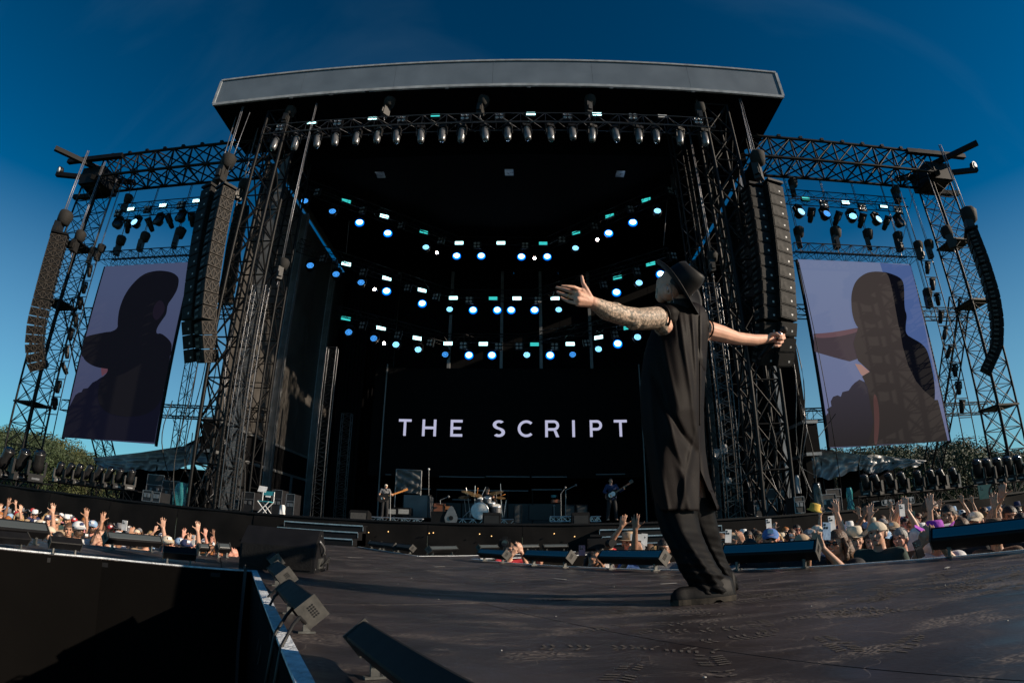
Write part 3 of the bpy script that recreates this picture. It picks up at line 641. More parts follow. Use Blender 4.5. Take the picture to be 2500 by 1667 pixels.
def pic(name, c, s=1.0, grad=None):
    m = bpy.data.materials.new(name); m.use_nodes = True; t_ = m.node_tree; b = t_.nodes['Principled BSDF']; b.inputs['Base Color'].default_value = (.004, .004, .005, 1); b.inputs['Roughness'].default_value = .9; b.inputs['Specular IOR Level'].default_value = .1
    b.inputs['Emission Strength'].default_value = s; b.inputs['Emission Color'].default_value = (*c, 1)
    if grad:  # (colour2, z low, z high): a picture that fades from c (high) to colour2 (low)
        g = t_.nodes.new('ShaderNodeNewGeometry'); sx = t_.nodes.new('ShaderNodeSeparateXYZ'); mr = t_.nodes.new('ShaderNodeMapRange'); mr.inputs['From Min'].default_value = grad[1]; mr.inputs['From Max'].default_value = grad[2]
        mc = t_.nodes.new('ShaderNodeMixRGB'); mc.inputs[1].default_value = (*grad[0], 1); mc.inputs[2].default_value = (*c, 1)
        lnk(t_, g.outputs['Position'], sx.inputs[0]); lnk(t_, sx.outputs['Z'], mr.inputs['Value']); lnk(t_, mr.outputs[0], mc.inputs[0]); lnk(t_, mc.outputs[0], b.inputs['Emission Color'])
    return m
skyL = pic('picture_sky_left', (0.046, 0.060, 0.118), 1, ((0.038, 0.042, 0.085), 3.5, 11)); skyR = pic('picture_sky_right', (0.115, 0.145, 0.245), 1, ((0.105, 0.118, 0.21), 4, 11)); skyR2 = pic('picture_sky_edge', (0.05, 0.085, 0.21))
dkL = pic('picture_figure_dark', (0.0035, 0.0035, 0.006)); dkL2 = pic('picture_ground', (0.004, 0.004, 0.010)); dkH = pic('picture_hat', (0.008, 0.006, 0.012)); brR = pic('picture_figure_brown', (0.038, 0.030, 0.028), 1, ((0.022, 0.018, 0.017), 3.5, 9)); bkR = pic('picture_figure_black', (0.002, 0.002, 0.004)); trR = pic('picture_tree', (0.03, 0.026, 0.035), 1, ((0.018, 0.015, 0.016), 3.4, 6)); skR = pic('picture_skin', (0.26, 0.15, 0.13)); armR = pic('picture_arm', (0.10, 0.055, 0.065)); arm2 = pic('picture_arm_shade', (0.045, 0.033, 0.04)); skL = pic('picture_skin_left', (0.085, 0.035, 0.05)); foldR = pic('picture_fold', (0.065, 0.032, 0.03))
LS, x0, x1, z0, z1 = screen(((257.8, 655), (470, 635), (152, 1067.6), (377, 1081)), 'tall video screen left of the stage showing a hatted silhouette', 'left')
MB().poly([(x0, 20.996, z0), (x1, 20.996, z0), (x1, 20.996, z1), (x0, 20.996, z1)]).build('picture', skyL, LS)
c1 = lambda L_: [(x/2.851, y/2.851+300) for x, y in L_]; c2 = lambda L_: [(x/2.613, y/2.613+750) for x, y in L_]
shape(LS, 21, c2([(400, 830), (420, 720), (440, 640), (465, 590), (480, 560), (500, 545), (520, 540), (530, 520), (560, 515), (590, 480), (620, 465), (640, 450), (700, 420), (760, 400), (1060, 400), (1040, 560), (1000, 770), (985, 862), (700, 846)]), dkL2, 1, smooth=False)
shape(LS, 21, c2([(645, 350), (670, 370), (700, 400), (690, 410), (650, 440), (645, 400)]), skL, 2, smooth=False)
shape(LS, 21, c1([(1075, 1030), (1130, 1028), (1200, 1040), (1240, 1070), (1246, 1100), (1235, 1160), (1200, 1220), (1165, 1265), (1160, 1330), (1130, 1370), (1090, 1430), (1088, 1470), (1120, 1462), (1170, 1500), (1195, 1535), (1195, 1568), (1185, 1640), (1010, 1700), (900, 1720), (720, 1710), (640, 1690), (575, 1640), (575, 1568), (585, 1490), (700, 1470), (820, 1440), (818, 1380), (830, 1290), (870, 1190), (930, 1110), (1000, 1050)]), dkL, 3)
shape(LS, 21, c2([(560, 180), (750, 145), (780, 200), (1000, 160), (1060, 190), (1090, 235), (1085, 330), (1040, 560), (1000, 640), (920, 690), (800, 700), (700, 680), (640, 640), (620, 560), (640, 460), (700, 400), (650, 350), (600, 345), (530, 320), (515, 300), (535, 200)]), dkL, 4)
shape(LS, 21, c1([(1080, 1260), (1110, 1230), (1140, 1250), (1150, 1300), (1120, 1350), (1085, 1380), (1060, 1340), (1068, 1290)]), dkH, 5)
RS, x0, x1, z0, z1 = screen(((1950, 631.5), (2223.6, 647), (2024, 1092.7), (2314.8, 1076)), 'tall video screen right of the stage showing a brown silhouette', 'right')
MB().poly([(x0, 20.996, z0), (x1, 20.996, z0), (x1, 20.996, z1), (x0, 20.996, z1)]).build('picture', skyR, RS)
c5 = lambda L_: [(1850+x/2.851, 300+y/2.851) for x, y in L_]; c6 = lambda L_: [(1850+x/2.614, 800+y/2.614) for x, y in L_]
shape(RS, 21, c5([(850, 975), (1067, 992), (1190, 1560), (1240, 1800), (1150, 1700), (930, 1300), (870, 1040)]), skyR2, 1, smooth=False)
shape(RS, 21, c6([(455, 762), (452, 690), (440, 600), (435, 560), (450, 540), (440, 520), (470, 500), (465, 470), (480, 440), (510, 430), (530, 440), (540, 410), (580, 400), (600, 370), (620, 350), (650, 330), (690, 350), (760, 480), (760, 750)]), trR, 2, smooth=False)
shape(RS, 21, c6([(620, 230), (660, 235), (720, 285), (680, 310), (660, 300)]), skR, 3, smooth=False)
shape(RS, 21, c5([(388, 1468), (520, 1458), (700, 1425), (740, 1480), (720, 1560), (700, 1640), (640, 1660), (560, 1640), (420, 1600), (395, 1590)]), arm2, 3, smooth=False)
shape(RS, 21, c5([(388, 1468), (520, 1458), (700, 1425), (715, 1450), (560, 1490), (400, 1500)]), armR, 4)
shape(RS, 21, c5([(850, 1033), (920, 1045), (1000, 1080), (1020, 1130), (1020, 1290), (1040, 1340), (1030, 1400), (1030, 1470), (1080, 1500), (1150, 1540), (1190, 1600), (1240, 1850), (1220, 2020), (1000, 2000), (900, 1500), (830, 1200)]), bkR, 4)
shape(RS, 21, c6([(640, 0), (700, 0), (905, 0), (925, 120), (960, 240), (1010, 340), (1060, 400), (1130, 460), (1150, 460), (1213, 722), (700, 750), (740, 600), (720, 500), (700, 380), (665, 310), (715, 280), (640, 210), (610, 100)]), brR, 5, smooth=False)
shape(RS, 21, c5([(870, 1036), (905, 1050), (930, 1130), (965, 1330), (990, 1460), (1010, 1600), (900, 1620), (740, 1560), (720, 1440), (690, 1420), (660, 1350), (650, 1260), (652, 1180), (680, 1100), (740, 1050), (800, 1034)]), brR, 6)
shape(RS, 21, c6([(735, 420), (760, 430), (780, 560), (765, 745), (740, 746), (745, 600)]), foldR, 6)
# screen hanging trusses
for s, pa, pb_, lb in ((-1, (250, 645), (478, 622), 'fine truss carrying the left big screen'), (1, (1933, 613), (2235, 640), 'fine truss carrying the right big screen')):
    a, b = at(*pa, 20.9), at(*pb_, 20.9); zc = (LS.location.z*0+12.35)
    truss('screen_truss', (a.x, 21.0, zc), (b.x, 21.0, zc), .9, .45, 18, .028, .013, lb, 'truss beam', cross=False, fine=True, side=(0, 1, 0))
# narrow lattice beside the left screen
a = at(466, 800, 21.3); truss('screen_side_truss', (a.x+.35, 21.4, 3.2), (a.x+.35, 21.4, 12.1), .4, .4, 22, .022, .01, 'slim upright lattice along the inner edge of the left screen', 'truss beam', cross=False, fine=True)
# ================================================================ chain hoists: cloth bag, hoist body, chain above
PH = Proto('chain_hoist')
PH.part('hoist_body', MB().box((0, 0, 0), (.20, .26, .50)).box((.0, -.15, -.05), (.14, .08, .2)), M['hoist'])
PH.part('chain_bag', MB().lathe([(.10, -.02), (.19, .04), (.215, .22), (.22, .36), (.17, .42), (.02, .43)], (.06, .02, .2), (.12, 0, 1), 7), M['bag'])
PH.part('hook', MB().tube([(0, 0, -.25), (0, 0, -.42), (.05, 0, -.48), (0, 0, -.54)], .02, 5), M['chain'])
nh = 0
def hoist(p, top, label, group='chain hoists on the rig', s=1.0):
    t = PH.place(mtx(p, random.uniform(-.8, .8), random.uniform(-.07, .07), 0, s), label, 'chain hoist', group)
    inv = t.matrix_world.inverted(); q0 = inv @ (Vector(p)+V(0, 0, .2)); q1 = inv @ Vector(top)
    mb = MB(); mb.bar(q0, q1, .018, 5); mb.bar(q0+V(.06, 0, 0), q1+V(.05, 0, 0), .012, 5); o = mb.build('chain', M['chain']); o.parent = t
    return t
HO = []
for (px, py, Y, top, s, lb) in ((140, 562, 18.4, 17.4, 1.7, 'bagged chain hoist above the left outer speaker column'), (182, 600, 19.2, 17.2, 1.3, 'chain hoist right of the left outer speaker column'), (219, 632, 20.0, 16.8, 1.0, 'chain hoist over the left lamp ladder, outer one'), (238, 625, 20.0, 16.8, 1.0, 'chain hoist over the left lamp ladder, inner one'),
        (287, 610, 20.9, 16.6, 1.2, 'leftmost chain hoist over the left screen truss'), (343, 600, 20.9, 16.6, 1.2, 'middle chain hoist over the left screen truss'), (428, 590, 20.9, 16.6, 1.3, 'rightmost chain hoist over the left screen truss'),
        (542, 425, 17.2, 17.8, 1.5, 'large chain hoist above the left main speaker hang'), (520, 472, 17.6, 17.6, 1.1, 'small chain hoist at the left top of the main speaker hang'), (585, 475, 18.5, 17.6, 1.2, 'chain hoist behind the left main speaker hang'),
        (1850, 420, 17.2, 17.8, 1.5, 'large chain hoist above the right main speaker hang'), (1950, 590, 20.9, 16.6, 1.2, 'first chain hoist from the left over the right screen truss'), (2041, 592, 20.9, 16.6, 1.3, 'second chain hoist from the left over the right screen truss'), (2120, 595, 20.9, 16.6, 1.2, 'third chain hoist from the left over the right screen truss'), (2195, 600, 20.9, 16.6, 1.2, 'fourth chain hoist from the left over the right screen truss'),
        (2246, 620, 20.0, 16.8, 1.1, 'chain hoist over the right lamp ladder, inner one'), (2270, 618, 20.0, 16.8, 1.1, 'chain hoist over the right lamp ladder, outer one'), (2266, 738, 20.6, 16.8, 1.1, 'lower chain hoist beside the right lamp ladder'), (2322, 590, 19.6, 16.8, 1.4, 'chain hoist left of the right outer speaker column'), (2370, 560, 18.4, 17.4, 1.8, 'bagged chain hoist above the right outer speaker column'),
        (1936, 467, 20.5, 16.6, 1.1, 'chain hoist at the left end of the right hanging lamp truss'), (2190, 485, 20.5, 16.6, 1.1, 'chain hoist at the right end of the right hanging lamp truss'), (305, 505, 20.5, 16.6, 1.1, 'chain hoist at the left end of the left hanging lamp truss'), (1646, 452, 22, 17.0, 1.3, 'brown chain hoist hanging under the roof right of centre'), (682, 668, 17.2, 17.6, 1.0, 'chain hoist on top of the silver lattice ladder left of the opening'), (1738, 650, 18.4, 17.0, 1.0, 'chain hoist above the glinting ladder behind the singer')):
    p = at(px, py, Y); HO.append(hoist(p, (p.x-.02*(p.x < 0), p.y, max(top, p.z+.5)), lb, s=s))
# ================================================================ speaker columns
PC = Proto('speaker_cabinet')
def array(pts, yaw_l, label, n, W=1.1, D=.55, front='grille', plates=True, side_strip=False, group='hanging speaker columns'):
    """pts: px,py,Y down the hang; each cabinet is a part"""
    P = [at(*p) for p in pts]
    # resample
    seg = [0]
    for a, b in zip(P, P[1:]): seg.append(seg[-1]+(b-a).length)
    def pos(u):
        u = u*seg[-1]
        for i in range(len(P)-1):
            if u <= seg[i+1]+1e-6: return P[i].lerp(P[i+1], (u-seg[i])/(seg[i+1]-seg[i]))
        return P[-1]
    t = thing('speaker_column', tuple(P[0]), label, 'line array speaker', group)
    H = seg[-1]/n; dy = Matrix.Rotation(yaw_l, 3, 'Z'); fw = dy @ V(0, -1, 0); rt = dy @ V(1, 0, 0)
    key = (round(W, 2), round(D, 2), round(H, 2), front, plates, side_strip)
    if key not in ARR:
        h = H*.47
        body = MB().loft([[V(-W/2, y_, z) for y_, z in ((-D/2, -h), (-D/2, h), (D/2, h*.8), (D/2, -h*.8))], [V(W/2, y_, z) for y_, z in ((-D/2, -h), (-D/2, h), (D/2, h*.8), (D/2, -h*.8))]]); body.sm = [False]*len(body.f)
        g = MB()
        if front == 'grille':
            y_ = -D/2-.012
            for k in range(2):
                xa, xb = -W/2+.04+k*(W/2-.04), -W/2+.04+(k+1)*(W/2-.04)
                g.bar((xa, y_, -h*.9), (xb, y_, h*.9), .022, 4).bar((xa, y_, h*.9), (xb, y_, -h*.9), .022, 4)
            g.bar((-W/2+.03, y_, h*.9), (W/2-.03, y_, h*.9), .02, 4).bar((-W/2+.03, y_, -h*.9), (W/2-.03, y_, -h*.9), .02, 4)
            for x in (-W/2+.03, 0, W/2-.03): g.bar((x, y_, -h*.9), (x, y_, h*.9), .02, 4)
            ring = [V(cos(2*pi*k/12)*h*.62, y_-.004, sin(2*pi*k/12)*h*.62) for k in range(13)]; g.tube(ring, .02, 4)
        else:
            g.box((0, -D/2-.008, 0), (W*.9, .012, h*1.7))
        sp = MB()
        if plates: sp.box((W*.18, -D/2-.017, -h*.25), (.07, .006, .07))
        ss = MB()
        for z in (-.5*h, .5*h): ss.box((-W/2-.012, D*.12, z), (.02, D*.4, h*.35)); ss.box((W/2+.012, D*.12, z), (.02, D*.4, h*.35))
        ARR[key] = (body.mesh('speaker_cabinet'), g.mesh('grille'), sp.mesh('badge') if plates else None, ss.mesh('rigging_plate'))
        for me_, m_ in zip(ARR[key], (M['cab'], M['grille'] if front == 'grille' else M['cab'], M['plate'], M['gwall2'])):
            if me_: me_.materials.append(m_)
    A = ARR[key]
    for i in range(n):
        a, b = pos(i/n), pos((i+1)/n); up = (a-b).normalized(); x = rt; y = up.cross(x).normalized(); x = y.cross(up).normalized()
        R = Matrix((x, y, up)).transposed().to_4x4(); R.translation = (a+b)/2-Vector(P[0])
        c = inst('speaker_cabinet', A[0], M['cab'], t, R)
        inst('grille', A[1], None or A[1].materials[0], c)
        if A[2]: inst('badge', A[2], M['plate'], c)
        inst('rigging_plate', A[3], M['gwall2'], c)
    MB().box(P[0]+V(0, 0, .12), (W*1.0, D*1.2, .10), Matrix.Rotation(yaw_l, 3, 'Z')).build('bumper_frame', M['truss'], t)
    return t
M['gwall2'] = mat('rigging_grey', (0.05, 0.049, 0.046), 0.5, 0.2, scale=8)
ARR = {}
array([(146, 578, 18.4), (128, 640, 18.4), (106, 725, 18.5), (90, 790, 18.7), (84, 850, 19.0), (97, 903, 19.5)], rad(35), 'curved brown grilled speaker column at the far left', 16, .80, .45, plates=False)
array([(2372, 572, 18.4), (2398, 640, 18.4), (2424, 725, 18.5), (2434, 790, 18.7), (2432, 850, 19.0), (2405, 910, 19.5)], rad(52), 'curved plain black speaker column at the far right', 16, 1.0, .5, front='flat', plates=False)
array([(551, 466, 17.0), (530, 560, 17.0), (510, 680, 17.0), (500, 780, 17.1), (508, 888, 17.6)], rad(60), 'left main speaker column nearest the stage, lattice front', 14, .62, .6, plates=False)
array([(515, 466, 17.3), (495, 560, 17.3), (478, 680, 17.3), (468, 780, 17.4), (476, 886, 17.9)], rad(-22), 'left main speaker column with small badges, outer one', 14, .66, .5, front='flat')
array([(590, 515, 19.2), (572, 600, 19.2), (560, 680, 19.2), (548, 742, 19.3)], rad(25), 'shorter speaker column hanging behind the left main pair', 9, .62, .5, plates=False)
array([(1836, 466, 17.0), (1852, 560, 17.0), (1866, 680, 17.0), (1872, 800, 17.1), (1862, 890, 17.7)], rad(10), 'inner right main speaker column with badges', 14, .62, .6, front='flat')
array([(1878, 462, 17.0), (1893, 560, 17.0), (1905, 680, 17.0), (1910, 800, 17.1), (1900, 892, 17.7)], rad(16), 'outer right main speaker column with badges', 14, .75, .75, front='flat')
array([(1818, 520, 18.6), (1828, 600, 18.6), (1838, 680, 18.6), (1842, 735, 18.7)], rad(12), 'shorter speaker column behind the right main pair', 9, .5, .7, front='flat', plates=False)
# ================================================================ lighting trusses
def ltruss(name, pts, w, lb, m=None):
    t = thing(name, tuple(pts[0]), lb, 'lighting truss'); 
    for a, b in zip(pts, pts[1:]):
        L_ = (Vector(b)-Vector(a)).length; truss(name, a, b, w, w, max(3, round(L_/.5)), .025, .011, '', '', m=m or M['truss'], cross=False, fine=True, parent=t)
    return t
# front truss
FY = 17.45
zf = at(1100, 300, FY).z; xa, xb = at(660, 330, FY).x-.3, at(1730, 315, FY).x+.2
ltruss('front_light_truss', [(xa, FY, zf), (xb, FY, zf)], .5, 'long front truss under the roof edge with a row of spots', M['ladder'])
for px, py in ((662, 345), (812, 300), (1000, 295), (1250, 290), (1480, 295), (1710, 300)): pass
k = 0
for px in (680, 728, 778, 821, 873, 923, 968, 1027, 1080, 1128, 1183, 1239, 1285, 1343, 1398, 1447, 1502, 1560, 1602, 1660, 1718):
    p = at(px, 325, FY); PSP.place(mtx(V(p.x, FY, zf-.36), random.uniform(-.4, .4), random.uniform(-.12, .12), random.uniform(-.1, .1), 1.0), '%s grey spotlight from the left hanging under the front truss' % (ORD[k] if k < 20 else 'rightmost'), 'spotlight', 'spots under the front truss'); k += 1
k = 0
for px, py, md in ((762, 300, 'cyan_e'), (910, 290, 'cyan_e'), (1063, 283, 'cyan_d'), (1296, 279, 'cyan_e'), (1457, 280, 'cyan_e'), (1617, 285, 'white')):
    PS.place(mtx(at(px, py, FY-.15), 0, 0, 0, .8), '%s strobe from the left above the front truss%s' % (ORD[k], ', unlit' if md == 'white' else ''), 'strobe light', 'strobes above the front truss', mats={'lamp_window': M[md]}); k += 1
k = 0
for px, py in ((683, 312), (824, 299), (980, 290), (1135, 285), (1219, 283), (1385, 283), (1545, 285), (1705, 295)):
    PB.place(mtx(at(px, py, FY-.15), 0, 0, 0, .9), '%s four lamp blinder from the left above the front truss' % ORD[k], 'blinder', 'blinders above the front truss'); k += 1
for i, (px, py) in enumerate(((698, 292), (942, 272), (1173, 268), (1437, 265), (1708, 285))):
    p = at(px, py, FY); hoist(p, (p.x, p.y, 17.86), '%s bagged hoist from the left on top of the front truss' % ORD[i], 'hoists on the front truss', 1.15)
# three curved rows
rows = [
 (15.34, [(744, 495, 'd'), (812, 520, 'd'), (878, 546, 'e'), (947, 572, 'e'), (1040, 607, 'm'), (1115, 627, 'e'), (1175, 627, 'e'), (1273, 629, 'e'), (1336, 629, 'e'), (1405, 609, 'm'), (1486, 572, 'e'), (1545, 546, 'e'), (1605, 519, 'm')],
  [(845, 492, 'd'), (938, 529, 'e'), (1034, 567, 'd'), (1121, 594, 'e'), (1223, 594, 'e'), (1326, 595, 'd'), (1407, 569, 'd'), (1489, 528, 'd'), (1578, 489, 'd')],
  [(773, 469), (883, 513), (978, 550), (1075, 587), (1164, 598), (1282, 599), (1372, 585), (1452, 552), (1540, 510), (1637, 465)], [(1067, 618), (1305, 631), (1458, 586)]),
 (12.34, [(758, 652, 'd'), (821, 673, 'd'), (882, 693, 'd'), (944, 713, 'e'), (1031, 743, 'e'), (1098, 758, 'm'), (1155, 759, 'e'), (1214, 759, 'e'), (1248, 759, 'e'), (1305, 759, 'e'), (1364, 759, 'm'), (1505, 716, 'e'), (1560, 694, 'm'), (1613, 672, 'e')],
  [(845, 645, 'e'), (944, 680, 'e'), (1030, 709, 'e'), (1107, 728, 'e'), (1204, 729, 'd'), (1262, 729, 'e'), (1355, 729, 'e'), (1508, 678, 'd'), (1589, 645, 'd')],
  [(787, 630), (885, 664), (994, 702), (1063, 724), (1145, 732), (1313, 732), (1475, 694), (1556, 662), (1645, 624)], [(915, 707)]),
 (9.74, [(852, 814, 'd'), (913, 829, 'd'), (967, 844, 'm'), (1021, 856, 'm'), (1087, 868, 'd'), (1145, 869, 'e'), (1201, 869, 'e'), (1286, 869, 'm'), (1343, 869, 'e'), (1398, 868, 'd'), (1461, 855, 'm'), (1508, 841, 'e'), (1556, 826, 'm')],
  [(844, 778, 'd'), (930, 801, 'e'), (1018, 826, 'e'), (1094, 839, 'e'), (1180, 840, 'e'), (1305, 841, 'd'), (1392, 840, 'e'), (1462, 824, 'e'), (1534, 800, 'd')],
  [(884, 794), (970, 817), (1049, 836), (1131, 843), (1217, 845), (1267, 845), (1354, 845), (1433, 837), (1502, 816)], [(938, 839)])]
nm3 = ('top', 'middle', 'bottom')
for r, (Z, ws, ss, bs, stars) in enumerate(rows):
    pw = [atz(x, y, Z) for x, y, _ in ws]
    def Yat(px):
        xs = [w_[0] for w_ in ws]; return float(np.interp(px, xs, [p.y for p in pw]))
    ctr = V(-1.0, 20, Z)
    e0, e1 = pw[0]+(pw[0]-pw[1])*.6, pw[-1]+(pw[-1]-pw[-2])*(.5)
    iL = [i for i, w_ in enumerate(ws) if w_[0] > 1080][0]; iR = [i for i, w_ in enumerate(ws) if w_[0] > 1340][0]-1
    up = V(0, .1, .95); ltruss('curved_light_truss', [e0+up, pw[iL]+up, pw[iR]+up, e1+up], .5, '%s curved lamp truss deep inside the stage' % nm3[r], M['truss'])
    for k, (x, y, b) in enumerate(ws):
        p = pw[k]; yaw = atan2(-(p.x-ctr.x)*.35, 14) if True else 0
        yaw = -atan2((0-p.x), (0-p.y))*0
        d = (V(p.x*.45, -3, 1.0)-p).normalized(); yaw = atan2(-d.x*-1, -d.y)
        Pk = PW if b == 'e' else PL
        mt = {'lens': M['blue_e']} if b == 'e' else {'led_ring': M['blue_d'] if b == 'd' else M['blue_m']}
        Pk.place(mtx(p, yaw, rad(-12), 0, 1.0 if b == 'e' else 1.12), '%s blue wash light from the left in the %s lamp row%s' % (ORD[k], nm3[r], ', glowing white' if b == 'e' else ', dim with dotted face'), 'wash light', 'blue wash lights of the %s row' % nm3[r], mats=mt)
    for k, (x, y, b) in enumerate(ss):
        Yk = Yat(x)-.25; p = at(x, y, Yk)
        yaw = {True: rad(28), False: 0}[x < 1080] if x < 1390 else rad(-28)
        if r == 2 and 1290 < x < 1400: yaw = 0
        PS.place(mtx(p, yaw, 0, 0, 1.0), '%s cyan strobe from the left above the %s lamp row' % (ORD[k], nm3[r]), 'strobe light', 'cyan strobes of the %s row' % nm3[r], mats={'lamp_window': M['cyan_e' if b == 'e' else 'cyan_d']})
    for k, (x, y) in enumerate(bs):
        Yk = Yat(x)-.3; yaw = rad(-28) if x < 1080 else (rad(28) if x > 1390 else 0)
        PB.place(mtx(at(x, y, Yk), yaw, 0, rad(12)*(1 if x < 1080 else (-1 if x > 1390 else 0)), .95), '%s four lamp blinder from the left on the %s row' % (ORD[k], nm3[r]), 'blinder', 'blinders of the %s row' % nm3[r])
    for k, (x, y) in enumerate(stars):
        p = at(x, y, Yat(x)-.1); t = thing('beam_light', tuple(p), 'sharp white beam lamp in the %s lamp row, %s' % (nm3[r], ('left one', 'middle one', 'right one')[k] if len(stars) > 1 else 'left of centre'), 'beam light')
        MB().lathe([(.05, .3), (.11, .2), (.12, -.05)], tuple(p), (0, 1, .1), 12).build('head', M['lampbody'], t)
        MB().lathe([(.001, -.06), (.075, -.058)], tuple(p), (0, 1, .1), 10).build('lens', M['warm_e'], t)
# hanging side trusses above the screens
for s, pts, st, bl, wa, side in ((-1, ((282, 545), (492, 510)), ((320, 511), (398, 502), (480, 491)), ((286, 519), (358, 510), (440, 499)), ((287, 548, 0), (310, 551, 1), (331, 546, 2), (360, 547, 1), (386, 540, 0), (408, 539, 1), (440, 532, 0), (465, 534, 1), (489, 527, 2)), 'left'),
                                 (1, ((1925, 500), (2215, 525)), ((1967, 486), (2064, 495), (2157, 504)), ((2012, 496), (2106, 505), (2195, 512)), ((1953, 521, 2), (1984, 523, 1), (2016, 526, 3), (2050, 532, 1), (2081, 532, 2), (2109, 537, 1), (2142, 539, 2), (2170, 543, 1), (2197, 544, 0)), 'right')):
    Y = 20.5; a, b = at(*pts[0], Y), at(*pts[1], Y); z = (a.z+b.z)/2+.5
    ltruss('side_light_truss', [(a.x, Y, z), (b.x, Y, z)], .5, 'short lamp truss hanging above the %s big screen' % side)
    for k, (x, y) in enumerate(st): PS.place(mtx(at(x, y, Y-.2), 0, 0, 0, .85), '%s strobe from the left above the %s screen truss' % (ORD[k], side), 'strobe light', 'strobes above the side screens', mats={'lamp_window': M['cyan_e' if k else ('cyan_e' if s < 0 else 'cyan_d')]})
    for k, (x, y) in enumerate(bl): PB.place(mtx(at(x, y, Y-.2), 0, 0, 0, .95), '%s blinder from the left above the %s screen' % (ORD[k], side), 'blinder', 'blinders above the side screens')
    for k, (x, y, kd) in enumerate(wa):
        p = at(x, y, Y); lab = '%s fixture from the left under the lamp truss above the %s screen' % (ORD[k], side)
        if kd == 1: PSP.place(mtx(p+V(0, 0, .2), random.uniform(-.5, .5), .8, 0, .9), lab+', a grey spot', 'spotlight', 'fixtures above the side screens', mats={'head': M['lampbody']})
        else: (PL if kd >= 2 else PW).place(mtx(p, random.uniform(-.3, .3), rad(-10), 0, 1.2), lab+(', dark' if kd == 0 else ', lit blue'), 'wash light', 'fixtures above the side screens', mats={'lens': M['glassd'], 'halo_ring': M['lampbody'], 'halo_edge': M['lampbody'], 'led_ring': M['blue_m'] if kd == 2 else M['blue_d']})
# ladder lamps beside the outer towers
for s, P0, side in ((-1, [(221, 660), (207, 700), (194, 740), (181, 780), (172, 815), (160, 858), (151, 898), (140, 942), (131, 985), (122, 1028)], 'left'), (1, [(2271, 652), (2279, 692), (2289, 730), (2305, 772), (2311, 812), (2321, 858), (2330, 902), (2340, 945), (2348, 990), (2357, 1037)], 'right')):
    Y = 20.0; q = [at(x, y, Y) for x, y in P0]; X = sum(p.x for p in q)/len(q); zt, zb = q[0].z+.7, q[-1].z-.9
    t = thing('lamp_ladder', (X, Y, zt), 'rope ladder of small spots beside the %s outer tower' % side, 'lamp ladder')
    for dx in (-.36, .36): rod(t, (X+dx, Y, zb), (X+dx, Y, zt), .025, 'rail', M['truss'], 5)
    for p in q+[V(X, Y, zb)]: rod(t, (X-.36, Y, p.z+.32), (X+.36, Y, p.z+.32), .022, 'rung', M['truss'], 5)
    for k, p in enumerate(q[:9]):
        PSP.place(mtx(V(X, Y, p.z+.15), random.uniform(-.7, .7), random.uniform(.2, .7), 0, .72), '%s small spot from the top of the %s lamp ladder' % (ORD[k], side), 'spotlight', 'spots on the lamp ladders', mats={'head': M['lampbody']})
# loose cable loops along the outer columns
for s, X0, px in ((-1, 0, 160), (1, 0, 2360)):
    mb = MB(); 
    for k in range(9):
        a = at(px+(-11 if s < 0 else 7)*k, 630+k*28, 18.9); b = at(px+(-11 if s < 0 else 7)*(k+1), 630+(k+1)*28, 18.9)
        mb.tube([a.lerp(b, u/8)+V(s*-.35*sin(pi*u/8), 0, -.25*sin(pi*u/8)) for u in range(9)], .014, 4)
    single(mb, 'looped_cable', M['rubber'], 'thin looping cable beside the %s outer speaker column' % ('left' if s < 0 else 'right'), 'cable')
# steel wires from booms to the rig
wr_ = 0
for (xa_, ya_, Ya, xb_, yb_, Yb) in ((610, 275, 17.1, 556, 420, 17.1), (640, 335, 18.8, 590, 470, 18.4), (760, 330, 19, 690, 640, 17.3), (700, 460, 22, 655, 640, 20), (1812, 275, 17.1, 1842, 405, 17.1), (1790, 330, 18, 1830, 600, 18), (1706, 430, 22, 1740, 640, 18.5), (1650, 360, 22, 1648, 430, 22), (2305, 372, 18, 2368, 540, 18.3), (2230, 470, 20.3, 2195, 620, 20.8), (1925, 530, 19, 1890, 500, 19), (2040, 1010, 21, 1935, 1150, 19), (418, 1010, 21, 445, 1085, 19), (1950, 640, 20.7, 2055, 1200, 18.2), (1630, 470, 24, 1620, 600, 24), (875, 330, 26, 845, 620, 26)):
    a, b = at(xa_, ya_, Ya), at(xb_, yb_, Yb); wr_ += 1
    single(MB().bar(a, b, .016, 5), 'steel_wire', M['chain'] if wr_ not in (11, 12, 13, 14) else M['truss'], 'thin straight wire of the rig near %s' % ('the left speaker hang', 'the left boom', 'the left opening edge', 'the left wall top', 'the right speaker hang', 'the right roof corner', 'the right opening edge', 'the hoist under the roof', 'the right outer column', 'the right lamp truss end', 'the right main column edge', 'the lower left of the right screen', 'the lower right of the left screen', 'the left edge of the right screen', 'the top lamp row right end', 'the top lamp row left end')[wr_-1], 'wire')
